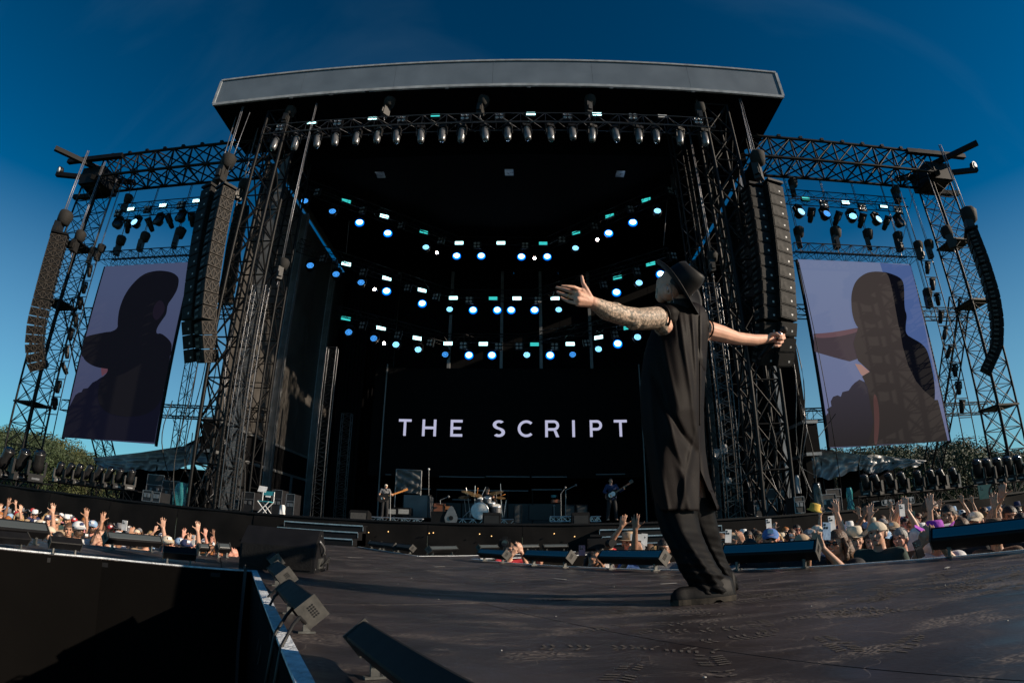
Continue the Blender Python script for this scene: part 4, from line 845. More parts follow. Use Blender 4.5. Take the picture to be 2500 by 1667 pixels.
# ================================================================ bodies grown as one skin
def skin(name, caps, vox, smooth=4, m=None, deci=None):
    """union of tapered capsules -> one continuous closed surface"""
    mb = MB()
    for c in caps:
        if len(c) == 4:
            p, q, r1, r2 = c; p, q = Vector(p), Vector(q); d = q-p; L_ = d.length
            if L_ < 1e-5: continue
            R = d.to_track_quat('Z', 'Y').to_matrix(); n = 14; rings = []
            for i in range(5): a = -pi/2+pi/2*i/4; rings.append((cos(a)*r1, sin(a)*r1))
            for i in range(5): a = pi/2*i/4; rings.append((cos(a)*r2, L_+sin(a)*r2))
            mb.loft([[p+R @ V(cos(2*pi*k/n)*max(r, 1e-4), sin(2*pi*k/n)*max(r, 1e-4), z) for k in range(n)] for r, z in rings])
        else: mb.sph(c[0], c[1], 18, 12, c[2] if len(c) > 2 else None)
    me = mb.mesh(name); o = bpy.data.objects.new('tmp', me); C.objects.link(o)
    md = o.modifiers.new('r', 'REMESH'); md.mode = 'VOXEL'; md.voxel_size = vox; md.use_smooth_shade = True
    if smooth: s_ = o.modifiers.new('s', 'SMOOTH'); s_.factor = .5; s_.iterations = smooth
    if deci: d_ = o.modifiers.new('d', 'DECIMATE'); d_.ratio = deci
    dg = bpy.context.evaluated_depsgraph_get(); out = bpy.data.meshes.new_from_object(o.evaluated_get(dg)); bpy.data.objects.remove(o); bpy.data.meshes.remove(me)
    out.name = name; sm(out)
    if m: out.materials.clear(); out.materials.append(m)
    return out
def cap2(a, b, r1, r2): return (Vector(a), Vector(b), r1, r2)
def hand_caps(w, d, up, s=1.0, mode='open', r=.0085, side=1):
    """w wrist, d pointing direction, up = thumb side; palm, four unequal fingers and thumb"""
    w, d, up = Vector(w), Vector(d).normalized(), Vector(up); up = (up-d*up.dot(d)).normalized(); nrm = d.cross(up)*side; out = []
    pal = .085*s
    for k, o in enumerate((.030, .011, -.010, -.029)):
        kn = w+d*pal*(1.0, 1.04, 1.0, .92)[k]+up*o*s
        out.append(cap2(w+up*o*.55*s+d*.005, kn, .016*s, .0115*s))
        Ls = (.041, .046, .042, .033)[k]*s; spread = (.18, .05, -.08, -.24)[k]
        if mode == 'open': a1, a2, a3 = .15, .25, .25
        elif mode == 'point': a1, a2, a3 = ((.05, .1, .1), (1.1, 1.5, 1.2), (1.2, 1.5, 1.2), (1.2, 1.5, 1.2))[k]
        elif mode == 'relax': a1, a2, a3 = .35+.08*k, .4, .35
        else: a1, a2, a3 = 1.25, 1.45, 1.1
        p = kn; ang = 0; fd = (d+up*spread*(1 if mode in ('open', 'relax') else .15)).normalized()
        for j, (aa, ll) in enumerate(((a1, 1), (a2, .68), (a3, .55))):
            ang += aa; q = p+(fd*cos(ang)+nrm*sin(ang))*Ls*ll; out.append(cap2(p, q, r*s*(1.06-.1*j), r*s*(.98-.1*j))); p = q
    t0 = w+d*.02*s+up*.02*s; t1 = w+d*.055*s+up*.052*s+nrm*.012*s
    out.append(cap2(t0, t1, .0165*s, .0125*s))
    if mode == 'fist': t2 = t1+(d*.5+nrm*.8-up*.3).normalized()*.035*s; t3 = t2+(nrm*.4-up*.8+d*.2).normalized()*.026*s
    else: t2 = t1+(d*.45+up*.85).normalized()*.036*s; t3 = t2+(d*.65+up*.6).normalized()*.028*s
    out += [cap2(t1, t2, .0115*s, .0098*s), cap2(t2, t3, .0095*s, .008*s)]
    return out
BASE = dict(head=(0, -.01, 1.635), neck=(0, .015, 1.48), chest=(0, 0, 1.30), belly=(0, .005, 1.10), hip=(0, .01, .95), sh=.185, shz=1.43, kneeL=(.10, -.01, .51), kneeR=(-.10, -.01, .51), ankL=(.11, .03, .09), ankR=(-.11, .03, .09),
            elL=(.27, .02, 1.15), wrL=(.29, -.04, .91), elR=(-.27, .02, 1.15), wrR=(-.29, -.04, .91), hdL=(0, 0, -1), hdR=(0, 0, -1), hmL='relax', hmR='relax', upL=None, upR=None)
def body_caps(P):
    h = V(*P['head']); n = V(*P['neck']); ch, be, hp = V(*P['chest']), V(*P['belly']), V(*P['hip']); c = []
    c += [(h+V(0, .012, .018), V(.078, .095, .098)), (h+V(0, -.028, -.045), V(.060, .066, .062)), (h+V(0, -.072, -.088), V(.030, .022, .02)), (h+V(0, -.03, -.072), V(.052, .052, .036))]
    c += [cap2(h+V(0, -.088, .01), h+V(0, -.112, -.03), .009, .014), (h+V(0, -.088, .032), V(.045, .018, .012))]
    for s in (-1, 1): c += [(h+V(s*.080, .012, -.012), V(.010, .02, .032)), (h+V(s*.038, -.072, -.022), V(.024, .02, .02)), cap2(h+V(s*.02, -.086, -.062), h+V(0, -.092, -.060), .008, .009)]
    c += [cap2(n+V(0, .012, -.04), h+V(0, .015, -.06), .062, .056)]
    c += [cap2(ch+V(-.07, 0, .04), ch+V(.07, 0, .04), .115, .115), cap2(ch, be, .125, .118), cap2(be, hp, .118, .125), cap2(hp+V(-.06, 0, 0), hp+V(.06, 0, 0), .115, .115)]
    shz = P['shz']; ns = n+V(0, .0, -.05)
    for s, k in ((1, 'L'), (-1, 'R')):
        sh = V(ch.x+s*P['sh'], ch.y, shz); el, wr = V(*P['el'+k]), V(*P['wr'+k])
        c += [cap2(ns, sh, .055, .062), cap2(ch+V(s*.08, 0, .02), sh+V(0, 0, -.02), .10, .06), cap2(sh, el, .056, .042), cap2(el, el.lerp(wr, .3), .042, .043), cap2(el.lerp(wr, .3), wr, .043, .027)]
        c += hand_caps(wr, V(*P['hd'+k]), V(*(P['up'+k] or (-s*.3, -1, .2))), 1.0, P['hm'+k], .0095, 1 if k == 'R' else -1)
        kn, an = V(*P['knee'+k]), V(*P['ank'+k])
        c += [cap2(hp+V(s*.09, 0, -.02), kn, .098, .062), cap2(kn, kn.lerp(an, .3), .062, .06), cap2(kn.lerp(an, .3), an, .06, .042), cap2(an+V(0, .02, -.04), an+V(0, -.15, -.055), .045, .036)]
    return c
def shirt_caps(P, sleeve=.5, g=.014, hem=0.0):
    ch, be, hp, n = V(*P['chest']), V(*P['belly']), V(*P['hip']), V(*P['neck']); g2 = g+.006
    c = [cap2(ch+V(-.07, 0, .04), ch+V(.07, 0, .04), .115+g, .115+g), cap2(ch, be, .125+g2, .122+g2), cap2(be, hp+V(0, 0, hem), .122+g2, .13+g2), cap2(hp+V(-.06, 0, .02+hem), hp+V(.06, 0, .02+hem), .12+g2, .12+g2)]
    ns = n+V(0, 0, -.058)
    for s, k in ((1, 'L'), (-1, 'R')):
        sh = V(ch.x+s*P['sh'], ch.y, P['shz']); el, wr = V(*P['el'+k]), V(*P['wr'+k])
        c += [cap2(ns+V(s*.03, 0, 0), sh, .052+g, .062+g), cap2(ch+V(s*.08, 0, .02), sh+V(0, 0, -.02), .10+g, .06+g)]
        if sleeve > 0: c.append(cap2(sh, sh.lerp(el, min(1, sleeve)), .058+g, .058+g if sleeve < 1 else .045+g))
        if sleeve > 1: c.append(cap2(el, el.lerp(wr, sleeve-1), .046+g, .036+g))
    return c
def leg_caps(P, g=.014):
    hp = V(*P['hip']); c = [cap2(hp+V(-.06, 0, .02), hp+V(.06, 0, .02), .118+g, .118+g)]
    for s, k in ((1, 'L'), (-1, 'R')):
        kn, an = V(*P['knee'+k]), V(*P['ank'+k]); c += [cap2(hp+V(s*.09, 0, -.02), kn, .10+g, .068+g), cap2(kn, an, .068+g, .058+g)]
    return c
SKIN = [mat('skin_light', (0.58, 0.33, 0.23), 0.5, var=.12, scale=14, sss=.08), mat('skin_tan', (0.46, 0.24, 0.15), 0.5, var=.12, scale=14, sss=.08), mat('skin_red', (0.60, 0.28, 0.20), 0.5, var=.12, scale=14, sss=.08), mat('skin_brown', (0.26, 0.13, 0.08), 0.5, var=.12, scale=14, sss=.05)]
CLO = dict(black=(.012, .012, .014), white=(.68, .68, .68), navy=(.02, .03, .09), red=(.42, .02, .03), grey=(.16, .16, .17), green=(.02, .045, .04), blue=(.06, .14, .36), cream=(.55, .47, .36), brown=(.11, .06, .035), pink=(.55, .22, .26), yellow=(.55, .36, .06), tan=(.36, .26, .17), sky=(.25, .38, .55), purple=(.30, .04, .42), orange=(.6, .2, .05))
CM = {k: mat(k+'_cloth', v, .85, scale=9, var=.2, bump=.3, bscale=30) for k, v in CLO.items()}
HM = {k: mat(k+'_hair', v, .55, scale=25, var=.45, bump=.5, bscale=60) for k, v in dict(dark=(.018, .012, .01), brown=(.08, .04, .02), blond=(.40, .25, .11), ginger=(.34, .12, .03), grey=(.25, .24, .23)).items()}
EYE = mat('dark_eye', (.012, .01, .01), .2, var=0); LIP = mat('mouth_dark', (.20, .045, .04), .5, var=0); TEETH = mat('teeth', (.75, .72, .66), .3, var=0)
def head_parts(h):
    """meshes of face, hair and hats round the head centre h (in the person's own space)"""
    h = Vector(h); D = {}
    e = MB(); e.sph(h+V(.033, -.086, .008), (.013, .008, .007), 8, 5); D['eye1'] = e
    e = MB(); e.sph(h+V(-.033, -.086, .008), (.013, .008, .007), 8, 5); D['eye2'] = e
    e = MB(); e.sph(h+V(.034, -.088, .026), (.019, .009, .004), 8, 4).sph(h+V(-.034, -.088, .026), (.019, .009, .004), 8, 4); D['brow'] = e
    e = MB(); e.sph(h+V(0, -.092, -.060), (.024, .010, .007), 10, 5); D['mouth'] = e
    e = MB(); e.sph(h+V(0, -.097, -.058), (.019, .008, .0045), 10, 5); D['teeth'] = e
    e = MB()
    def shell(c, r, cutf, n=22, m=14):
        vs = []; c = Vector(c); g = {}
        mb = MB(); pts = [[c+V(cos(-pi/2+pi*i/m)*cos(2*pi*k/n)*r[0], cos(-pi/2+pi*i/m)*sin(2*pi*k/n)*r[1], sin(-pi/2+pi*i/m)*r[2]) for k in range(n)] for i in range(m+1)]
        flat = [p for row in pts for p in row]; fs = []
        for i in range(m):
            for k in range(n):
                q = (i*n+k, i*n+(k+1) % n, (i+1)*n+(k+1) % n, (i+1)*n+k); cc = sum((flat[j] for j in q), V(0, 0, 0))/4
                if cutf(cc-h): fs.append(q)
        return mb.add(flat, fs, True)
    D['hair_short'] = shell(h+V(0, .016, .026), (.087, .103, .104), lambda p: p.z > -.05 and (p.y > -.035 or p.z > .055) and (p.y > .0 or p.z > .0))
    D['hair_under'] = shell(h+V(0, .016, .020), (.087, .103, .098), lambda p: -.05 < p.z < .030 and p.y > .0)
    D['hair_long'] = shell(h+V(0, .016, .026), (.092, .108, .106), lambda p: (p.y > -.03 or p.z > .06))
    lg = MB(); 
    for s in (-1, 0, 1): lg.tube([h+V(s*.075, .04+.02*(s == 0), .02), h+V(s*.09, .06+.02*(s == 0), -.08), h+V(s*.095, .07, -.17), h+V(s*.08, .06, -.25)], [.04, .05, .045, .012], 8)
    for s in (-1, 1): lg.tube([h+V(s*.07, -.02, .05), h+V(s*.098, -.01, -.04), h+V(s*.10, -.02, -.13), h+V(s*.085, -.03, -.20)], [.02, .028, .026, .008], 7)
    D['hair_long'].add(lg.v, lg.f, True); D['hair_longlow'] = MB().add(lg.v, lg.f, True)
    D['beard'] = shell(h+V(0, -.028, -.058), (.068, .076, .066), lambda p: p.z < -.035 and p.y < .0)
    dome = shell(h+V(0, .010, .026), (.092, .108, .086), lambda p: p.z > .030)
    D['cap'] = dome
    bl = []
    for j in range(5):
        for k in range(9): a = pi*(k/8); rr = 1+.62*j/4; bl.append(h+V(cos(a)*.090*(1 if j < 2 else 1-.05*(j-1)), -.035-sin(a)*(.06+.105*j/4)*1.0, .038-.022*j/4-.018*abs(cos(a))*j/4))
    b_ = MB().add(bl, [(j*9+k, j*9+k+1, (j+1)*9+k+1, (j+1)*9+k) for j in range(4) for k in range(8)], True); b_.add([p+V(0, 0, -.004) for p in bl], [(j*9+k, (j+1)*9+k, (j+1)*9+k+1, j*9+k+1) for j in range(4) for k in range(8)], True)
    D['bill'] = b_
    bb = MB().add([V(2*h.x-p.x, 2*(h.y+.012)-p.y, p.z) for p in b_.v], [f[::-1] for f in b_.f], True); D['bill_back'] = bb
    D['logo'] = MB().loft([[h+V(x, -.098-.004*(1-abs(x)/.03), z) for z in (.055, .095)] for x in (-.028, -.01, .01, .028)], False, False)
    br = MB(); ring = []
    def brim(c, a0, a1, curl, n=26, m=5, back=0.):
        g = []
        for j in range(m+1):
            u = j/m
            for k in range(n): a = 2*pi*k/n; g.append(Vector(c)+V(cos(a)*(a0*.9+(a1*.92-a0*.9)*u), sin(a)*(a0+(a1-a0)*u), curl*u*u*cos(a)**2-.012*u*sin(a)**2))
        mb = MB().add(g, [(j*n+k, j*n+(k+1) % n, (j+1)*n+(k+1) % n, (j+1)*n+k) for j in range(m) for k in range(n)], True)
        return mb.add([p+V(0, 0, -.005) for p in g], [(j*n+k, (j+1)*n+k, (j+1)*n+(k+1) % n, j*n+(k+1) % n) for j in range(m) for k in range(n)], True)
    D['brim'] = brim(h+V(0, .012, .045), .095, .20, .085); D['brim_flat'] = brim(h+V(0, .012, .045), .095, .185, .01)
    cr = MB().lathe([(.094, 0), (.092, .05), (.085, .095), (.070, .115), (.03, .105), (.001, .10)], h+V(0, .012, .04), n=22); cr.v = [V(p.x*.92, h.y+.012+(p.y-h.y-.012)*1.1, p.z) for p in cr.v]; D['crown'] = cr
    sg = MB()
    for s in (-1, 1): sg.sph(h+V(s*.034, -.093, .006), (.030, .010, .019), 12, 6); sg.bar(h+V(s*.062, -.08, .010), h+V(s*.083, .01, .008), .003, 4)
    sg.bar(h+V(-.01, -.102, .010), h+V(.01, -.102, .010), .004, 4); D['glasses'] = sg
    return D
HD = head_parts(BASE['head']); HME = {}
for k, mb in HD.items():
    me = mb.mesh(k)
    HME[k] = me
SG = mat('black_sunglasses', (.008, .008, .01), .12, var=0)
def wear(root, what, hair='brown', hatc='white', shades=False, beard=False, teeth=False, P=None, off=None):
    """add face, hair and headgear parts to a person standing in the default head place"""
    M4 = Matrix.Translation(off) if off is not None else None
    A = lambda n, k, m, par=root: inst(n, HME[k], m, par, M4 if par is root else None)
    if shades: A('sunglasses', 'glasses', SG)
    else: A('eye', 'eye1', EYE); A('eye', 'eye2', EYE); A('eyebrows', 'brow', HM['dark' if hair == 'dark' else 'brown'])
    A('mouth', 'mouth', LIP)
    if teeth: A('teeth', 'teeth', TEETH)
    if beard: A('beard', 'beard', HM[hair])
    if what in ('cap', 'cap_back'):
        c = A('cap', 'cap', CM[hatc]); A('bill', 'bill' if what == 'cap' else 'bill_back', CM[hatc], c)
        if what == 'cap': A('cap_badge', 'logo', CM['white' if hatc != 'white' else 'navy'], c)
        A('under_hair', 'hair_under', HM[hair])
    elif what in ('cowboy', 'bucket'):
        c = A('hat', 'crown', CM[hatc]); A('brim', 'brim' if what == 'cowboy' else 'brim_flat', CM[hatc], c); A('under_hair', 'hair_under', HM[hair])
    elif what == 'long': A('hair', 'hair_long', HM[hair])
    elif what == 'longcap': c = A('cap', 'cap', CM[hatc]); A('bill', 'bill', CM[hatc], c); A('long_hair', 'hair_longlow', HM[hair])
    elif what == 'short': A('hair', 'hair_short', HM[hair])
# ---------------------------------------------------------------- crowd poses
def pose(**k): P = dict(BASE); P.update(k); return P
POSES = {
 'down': pose(),
 'right up': pose(elR=(-.33, -.05, 1.62), wrR=(-.30, -.12, 1.87), hdR=(.05, -.12, 1), hmR='open', upR=(1, 0, 0)),
 'left up': pose(elL=(.33, -.05, 1.62), wrL=(.27, -.10, 1.88), hdL=(-.1, -.15, 1), hmL='open', upL=(-1, 0, 0)),
 'both up': pose(elL=(.31, -.06, 1.64), wrL=(.22, -.12, 1.88), hdL=(-.05, -.1, 1), hmL='open', upL=(-1, 0, 0), elR=(-.31, -.06, 1.60), wrR=(-.26, -.14, 1.84), hdR=(.1, -.1, 1), hmR='open', upR=(1, 0, 0)),
 'phone': pose(elL=(.25, -.20, 1.32), wrL=(.07, -.38, 1.62), hdL=(-.3, -.2, .9), hmL='relax', upL=(-1, -.3, 0), elR=(-.25, -.20, 1.30), wrR=(-.07, -.38, 1.58), hdR=(.3, -.2, .9), hmR='relax', upR=(1, -.3, 0)),
 'phone high': pose(elR=(-.28, -.16, 1.62), wrR=(-.12, -.30, 1.85), hdR=(.2, -.2, 1), hmR='relax', upR=(1, -.2, .1)),
 'point': pose(elL=(.32, -.10, 1.60), wrL=(.30, -.20, 1.85), hdL=(0, -.1, 1), hmL='point', upL=(-1, 0, 0)),
}
PM_ = {}
for k, P in POSES.items():
    PM_[k] = (skin('body', body_caps(P), .0095, 2), skin('shirt', shirt_caps(P, .55), .016, 3), skin('shirt', shirt_caps(P, 0.0 if k != 'down' else 1.7), .016, 3))
LEG = skin('trousers', leg_caps(BASE), .02, 2)
def person(p, yaw, posek, sk, shirt, what, hair, hatc, label, group=None, tilt=0, s=1, shades=False, beard=False, teeth=False, vest=False):
    t = bpy.data.objects.new('person', None); C.objects.link(t); t.empty_display_size = .1
    t.matrix_world = Matrix.Translation(p) @ Matrix.Rotation(yaw, 4, 'Z') @ Matrix.Rotation(tilt, 4, 'X') @ Matrix.Diagonal((s, s, s, 1))
    tag(t, label, 'person', group); b, s1, s2 = PM_[posek]
    inst('body', b, SKIN[sk], t); inst('shirt', s2 if vest else s1, CM[shirt], t); inst('trousers', LEG, CM['navy' if shirt != 'navy' else 'black'], t)
    wear(t, what, hair, hatc, shades, beard, teeth)
    return t
# ================================================================ THE SINGER
sg = thing('person', tuple(at(1700, 1450, 2.85)*V(1, 1, 0).length*0+V(.98, 2.92, 0)), 'tall singer in black western hat and long sleeveless black robe, arms spread wide', 'person')
o = ORG[sg.name]
HZ = .0024
LA = [at(1603, 776, 2.80), at(1563, 779, 2.74), at(1522, 771, 2.68), at(1480, 758, 2.60), at(1447, 739, 2.54)]
RA = [at(1727, 806, 3.02), at(1762, 815, 3.08), at(1798, 826, 3.16), at(1840, 830, 3.24), at(1876, 827, 3.32)]
hc = at(1646, 692, 2.94); nk = at(1664, 752, 2.95); ch_ = at(1666, 840, 2.99); be_ = at(1650, 960, 2.99); hp_ = at(1656, 1130, 2.99)
face = V(-.72, .40, .42).normalized(); side_ = V(-.5, -.85, 0); 
caps = [(hc, V(.088, .088, .098)), (at(1624, 712, 2.96), .056), (at(1617, 724, 2.98), .040), cap2(at(1620, 690, 3.0), at(1610, 724, 3.0), .045, .026), (at(1636, 712, 2.92), .06), cap2(nk+V(0, .0, -.02), at(1644, 715, 2.95), .062, .056)]
caps += [cap2(ch_, be_, .085, .085), cap2(be_, hp_, .085, .09), cap2(nk+V(0,.02,-.03), LA[0]+V(.03,.03,-.03), .045, .048), cap2(nk+V(0,.02,-.03), RA[0]+V(-.02,.0,-.02), .045, .048), cap2(ch_+V(0,.02,0), LA[0]+V(.03, .03, -.03), .07, .05), cap2(ch_+V(0,.02,0), RA[0]+V(-.02, 0, -.02), .07, .05)]
for A_, rr in ((LA, (.064, .060, .053, .050, .031)), (RA, (.058, .052, .042, .038, .029))):
    for i in range(4): caps.append(cap2(A_[i], A_[i+1], rr[i], rr[i+1]))
caps += [(LA[1].lerp(LA[2], .45)+V(0, 0, -.018), .05), (LA[2].lerp(LA[3], .5)+V(0, 0, .004), .054)]
L1 = [at(1660, 1180, 2.95), at(1680, 1330, 2.82), at(1736, 1436, 2.80)]; L2 = [at(1690, 1180, 3.05), at(1722, 1330, 3.09), at(1778, 1430, 3.16)]
for A_ in (L1, L2): caps += [cap2(A_[0], A_[1], .065, .05), cap2(A_[1], A_[2], .05, .036)]
# left open hand, traced finger by finger with its own depth
Yh = 2.50
def fing(pts, r0, r1):
    P = [at(x, y, Y_) for x, y, Y_ in pts]
    for i in range(len(P)-1): caps.append(cap2(P[i], P[i+1], r0+(r1-r0)*i/(len(P)-1), r0+(r1-r0)*(i+1)/(len(P)-1)))
wr = (1447, 739, 2.54)
for q, r_ in (((1421, 711, 2.50), .018), ((1414, 721, 2.49), .020), ((1411, 732, 2.49), .019), ((1411, 741, 2.50), .016)): fing((wr, q), .027, r_)
fing(((1421, 710, 2.50), (1402, 702, 2.47), (1386, 699.5, 2.46), (1372, 698.5, 2.46)), .0118, .0070)     # index
fing(((1414, 719, 2.49), (1391, 710.5, 2.495), (1373, 705, 2.51), (1359, 701.5, 2.52)), .0118, .0070)         # middle
fing(((1411, 730, 2.49), (1388, 723, 2.52), (1373, 718, 2.54), (1361, 713, 2.555)), .0112, .0066)         # ring
fing(((1411, 741, 2.50), (1391, 737, 2.535), (1379, 732, 2.56), (1369, 726, 2.575)), .0102, .0060)         # little
fing(((1441, 727, 2.52), (1432, 708, 2.50), (1423, 691, 2.49), (1420.5, 675, 2.49)), .0165, .0076)       # thumb
# right fist round the microphone
wrR = (1876, 827, 3.32); kn = [(1903, 815, 3.36), (1906, 823, 3.34), (1905, 831, 3.33), (1900, 838, 3.33)]
for q in kn: fing((wrR, q), .025, .017)
mA, mB_ = at(1914, 805, 3.30), at(1856, 872, 3.36)
for (x, y, Y_), ex in zip(kn, ((1913, 818), (1915, 825), (1910, 834), (1904, 842))):
    fing(((x, y, Y_), (ex[0], ex[1], 3.30), (ex[0]-6, ex[1]+3, 3.26), (ex[0]-13, ex[1]+2, 3.26)), .0120, .0085)
fing(((1882, 818, 3.30), (1895, 815, 3.26), (1903, 819, 3.25)), .015, .009)
# ear
ec = at(1630, 706, 2.855)
for a in range(10):
    b0, b1 = -2.4+a*.42, -2.4+(a+1)*.42
    caps.append(cap2(ec+V(cos(b0)*.016, 0.0, sin(b0)*.034-.002*cos(b0)), ec+V(cos(b1)*.016, .0, sin(b1)*.034), .006, .006))
caps += [(ec+V(0, .02, 0), V(.012, .014, .024)), (ec+V(-.008, .0, -.028), .008)]
bme = skin('body', caps, .0036, 3)
# tattooed left arm: ink mask stored on the skin from wrist to shoulder
at_ = bme.attributes.new('ink', 'FLOAT', 'POINT'); co = np.empty(len(bme.vertices)*3, 'f'); bme.vertices.foreach_get('co', co); co = co.reshape(-1, 3)
a0, a1 = np.array(LA[4]), np.array(LA[0]); dd = (a1-a0)/np.linalg.norm(a1-a0); tt = (co-a0) @ dd/np.linalg.norm(a1-a0); ink = np.clip((tt+.02)/.08, 0, 1)*(co[:, 0] < LA[0][0]+.06)*(co[:, 2] > 1.2)
at_.data.foreach_set('value', ink.astype('f'))
co -= np.array(o, 'f'); bme.vertices.foreach_set('co', co.ravel()); bme.update()
def singer_skin():
    m = mat('singer_skin', (0.66, 0.36, 0.25), 0.52, var=.14, scale=18, sss=.08, spec=.35, bump=.12, bscale=130); t = m.node_tree; b = t.nodes['Principled BSDF']; N = t.nodes.new
    base = b.inputs['Base Color'].links[0].from_socket
    at = N('ShaderNodeAttribute'); at.attribute_name = 'ink'; tc = N('ShaderNodeTexCoord')
    v1 = N('ShaderNodeTexVoronoi'); v1.feature = 'F1'; v1.inputs['Scale'].default_value = 58; v2 = N('ShaderNodeTexVoronoi'); v2.feature = 'DISTANCE_TO_EDGE'; v2.inputs['Scale'].default_value = 20
    n = N('ShaderNodeTexNoise'); n.inputs['Scale'].default_value = 8; n.inputs['Detail'].default_value = 6; n.inputs['Distortion'].default_value = 3.5
    wv = N('ShaderNodeTexWave'); wv.inputs['Scale'].default_value = 17; wv.inputs['Distortion'].default_value = 14; wv.inputs['Detail'].default_value = 4; wv.inputs['Detail Scale'].default_value = 2.5
    for x in (v1, v2, n, wv): lnk(t, tc.outputs['Object'], x.inputs['Vector'])
    r1 = N('ShaderNodeMapRange'); r1.inputs['From Min'].default_value = .42; r1.inputs['From Max'].default_value = .62; lnk(t, v1.outputs['Distance'], r1.inputs['Value'])
    rn = N('ShaderNodeMapRange'); rn.inputs['From Min'].default_value = .47; rn.inputs['From Max'].default_value = .55; lnk(t, n.outputs['Fac'], rn.inputs['Value'])
    mxp = N('ShaderNodeMixRGB'); lnk(t, rn.outputs[0], mxp.inputs[0]); lnk(t, wv.outputs['Fac'], mxp.inputs[1]); lnk(t, r1.outputs[0], mxp.inputs[2])
    mm = N('ShaderNodeMath'); mm.operation = 'MULTIPLY'; lnk(t, mxp.outputs[0], mm.inputs[0]); lnk(t, at.outputs['Fac'], mm.inputs[1])
    cool = N('ShaderNodeMixRGB'); cool.inputs[2].default_value = (0.50, 0.43, 0.33, 1); m0 = N('ShaderNodeMath'); m0.operation = 'MULTIPLY'; m0.inputs[1].default_value = .65; lnk(t, at.outputs['Fac'], m0.inputs[0]); lnk(t, m0.outputs[0], cool.inputs[0]); lnk(t, base, cool.inputs[1])
    fin = N('ShaderNodeMixRGB'); m3 = N('ShaderNodeMath'); m3.operation = 'MULTIPLY'; m3.inputs[1].default_value = .78; lnk(t, mm.outputs[0], m3.inputs[0]); lnk(t, m3.outputs[0], fin.inputs[0]); lnk(t, cool.outputs[0], fin.inputs[1]); fin.inputs[2].default_value = (0.055, 0.06, 0.05, 1)
    lnk(t, fin.outputs[0], b.inputs['Base Color']); return m
bo = bpy.data.objects.new('body', bme); C.objects.link(bo); bme.materials.clear(); bme.materials.append(singer_skin()); bo.parent = sg
# robe
M['robe'] = mat('robe_cloth', (0.0075, 0.0052, 0.0048), 0.6, scale=5, var=.12, bump=.06, bscale=120, spec=.08)
M['robe'].node_tree.nodes['Principled BSDF'].inputs['Sheen Weight'].default_value = .0
rows = [(737, 1632, 1694, .05), (742, 1612, 1708, .08), (750, 1600, 1719, .10), (765, 1594, 1727, .115), (790, 1594, 1731, .13), (815, 1588, 1730, .145), (835, 1580, 1728, .155), (865, 1572, 1726, .165), (900, 1567, 1724, .17), (950, 1562, 1720, .175), (1000, 1563, 1718, .18), (1050, 1568, 1719, .185), (1100, 1576, 1722, .19), (1150, 1584, 1729, .195), (1200, 1592, 1742, .20), (1244, 1600, 1755, .205)]
ys = [r_[0] for r_ in rows]; ip = lambda y, k: float(np.interp(y, ys, [r_[k] for r_ in rows]))
RIDGE = ([737, 780, 850, 920, 1000, 1050, 1110, 1180, 1250], [.45, .40, .46, .56, .60, .48, .30, .24, .22])
FOLDS = [([(740, 1655), (850, 1672), (960, 1690), (1085, 1702)], 8, .020), ([(745, 1688), (900, 1700), (1100, 1706)], 5.5, .016), ([(770, 1712), (950, 1714), (1095, 1709)], 4.5, .014), ([(745, 1668), (850, 1684)], 4.5, .013), ([(745, 1640), (830, 1652)], 5, .012),
         ([(960, 1622), (1050, 1640), (1140, 1664), (1249, 1684)], 11, .020), ([(930, 1588), (1050, 1594), (1150, 1608), (1249, 1628)], 8, .016), ([(900, 1592), (980, 1618), (1060, 1665), (1100, 1698)], 9, -.026), ([(1050, 1700), (1130, 1682), (1249, 1662)], 7, .014), ([(1100, 1712), (1180, 1722), (1249, 1742)], 6, .014), ([(800, 1612), (900, 1632), (1000, 1655)], 7, .010), ([(1090, 1640), (1140, 1662), (1170, 1690)], 6, -.010)]
NR, NA = 90, 170; rings = []
for i in range(NR+1):
    y = 737+(1249-737)*(i/NR)**1.0; xl, xr, dp = ip(y, 1), ip(y, 2), ip(y, 3); cx, hx = (xl+xr)/2, (xr-xl)/2; u = (y-737)/512; tr = float(np.interp(y, *RIDGE))
    a_s = -math.acos(max(-1, min(1, (1708-cx)/hx))); gap = 0
    if y > 1105: xe = float(np.interp(y, [1105, 1149, 1200, 1244], [1708, 1709, 1733, 1750])); gap = (-math.acos(max(-1, min(1, (xe-cx)/hx))))-a_s
    ring = []
    for k in range(NA+1):
        a = a_s-(2*pi-gap)*k/NA; px = cx+hx*cos(a)*(1+.012*sin(9*a+3*u)*u); t = (px-xl)/(xr-xl); t = max(0, min(1, t))
        if sin(a) < 0:
            q_ = (tr-t)/tr if t < tr else (t-tr)/(1-tr); pr = max(0, 1-q_**1.7)**.75
            fd = 0
            for pts_, w_, am in FOLDS:
                y0_, y1_ = pts_[0][0], pts_[-1][0]
                if y0_-15 < y < y1_+15:
                    xf = float(np.interp(y, [p[0] for p in pts_], [p[1] for p in pts_])); e_ = min(1, max(0, (y-y0_+15)/60), max(0, (y1_+15-y)/60)) if y1_ < 1240 else min(1, max(0, (y-y0_+15)/60)); fd += am*math.exp(-((px-xf)/w_)**2)*e_
            Yd = 2.97-dp*pr*1.05-fd
        else: Yd = 2.97+dp*sin(a)*(1+.10*sin(6*a+2*u))
        yy = y+(4*sin(a+.6)*u if y > 1150 else 0)+(14*(cos(a) > .5)*(cos(a)-.5)*-1*(u > .9)); ring.append(at(px, yy, Yd))
    rings.append(ring)
mb = MB(); n_ = NA+1; mb.v = [p for r_ in rings for p in r_]
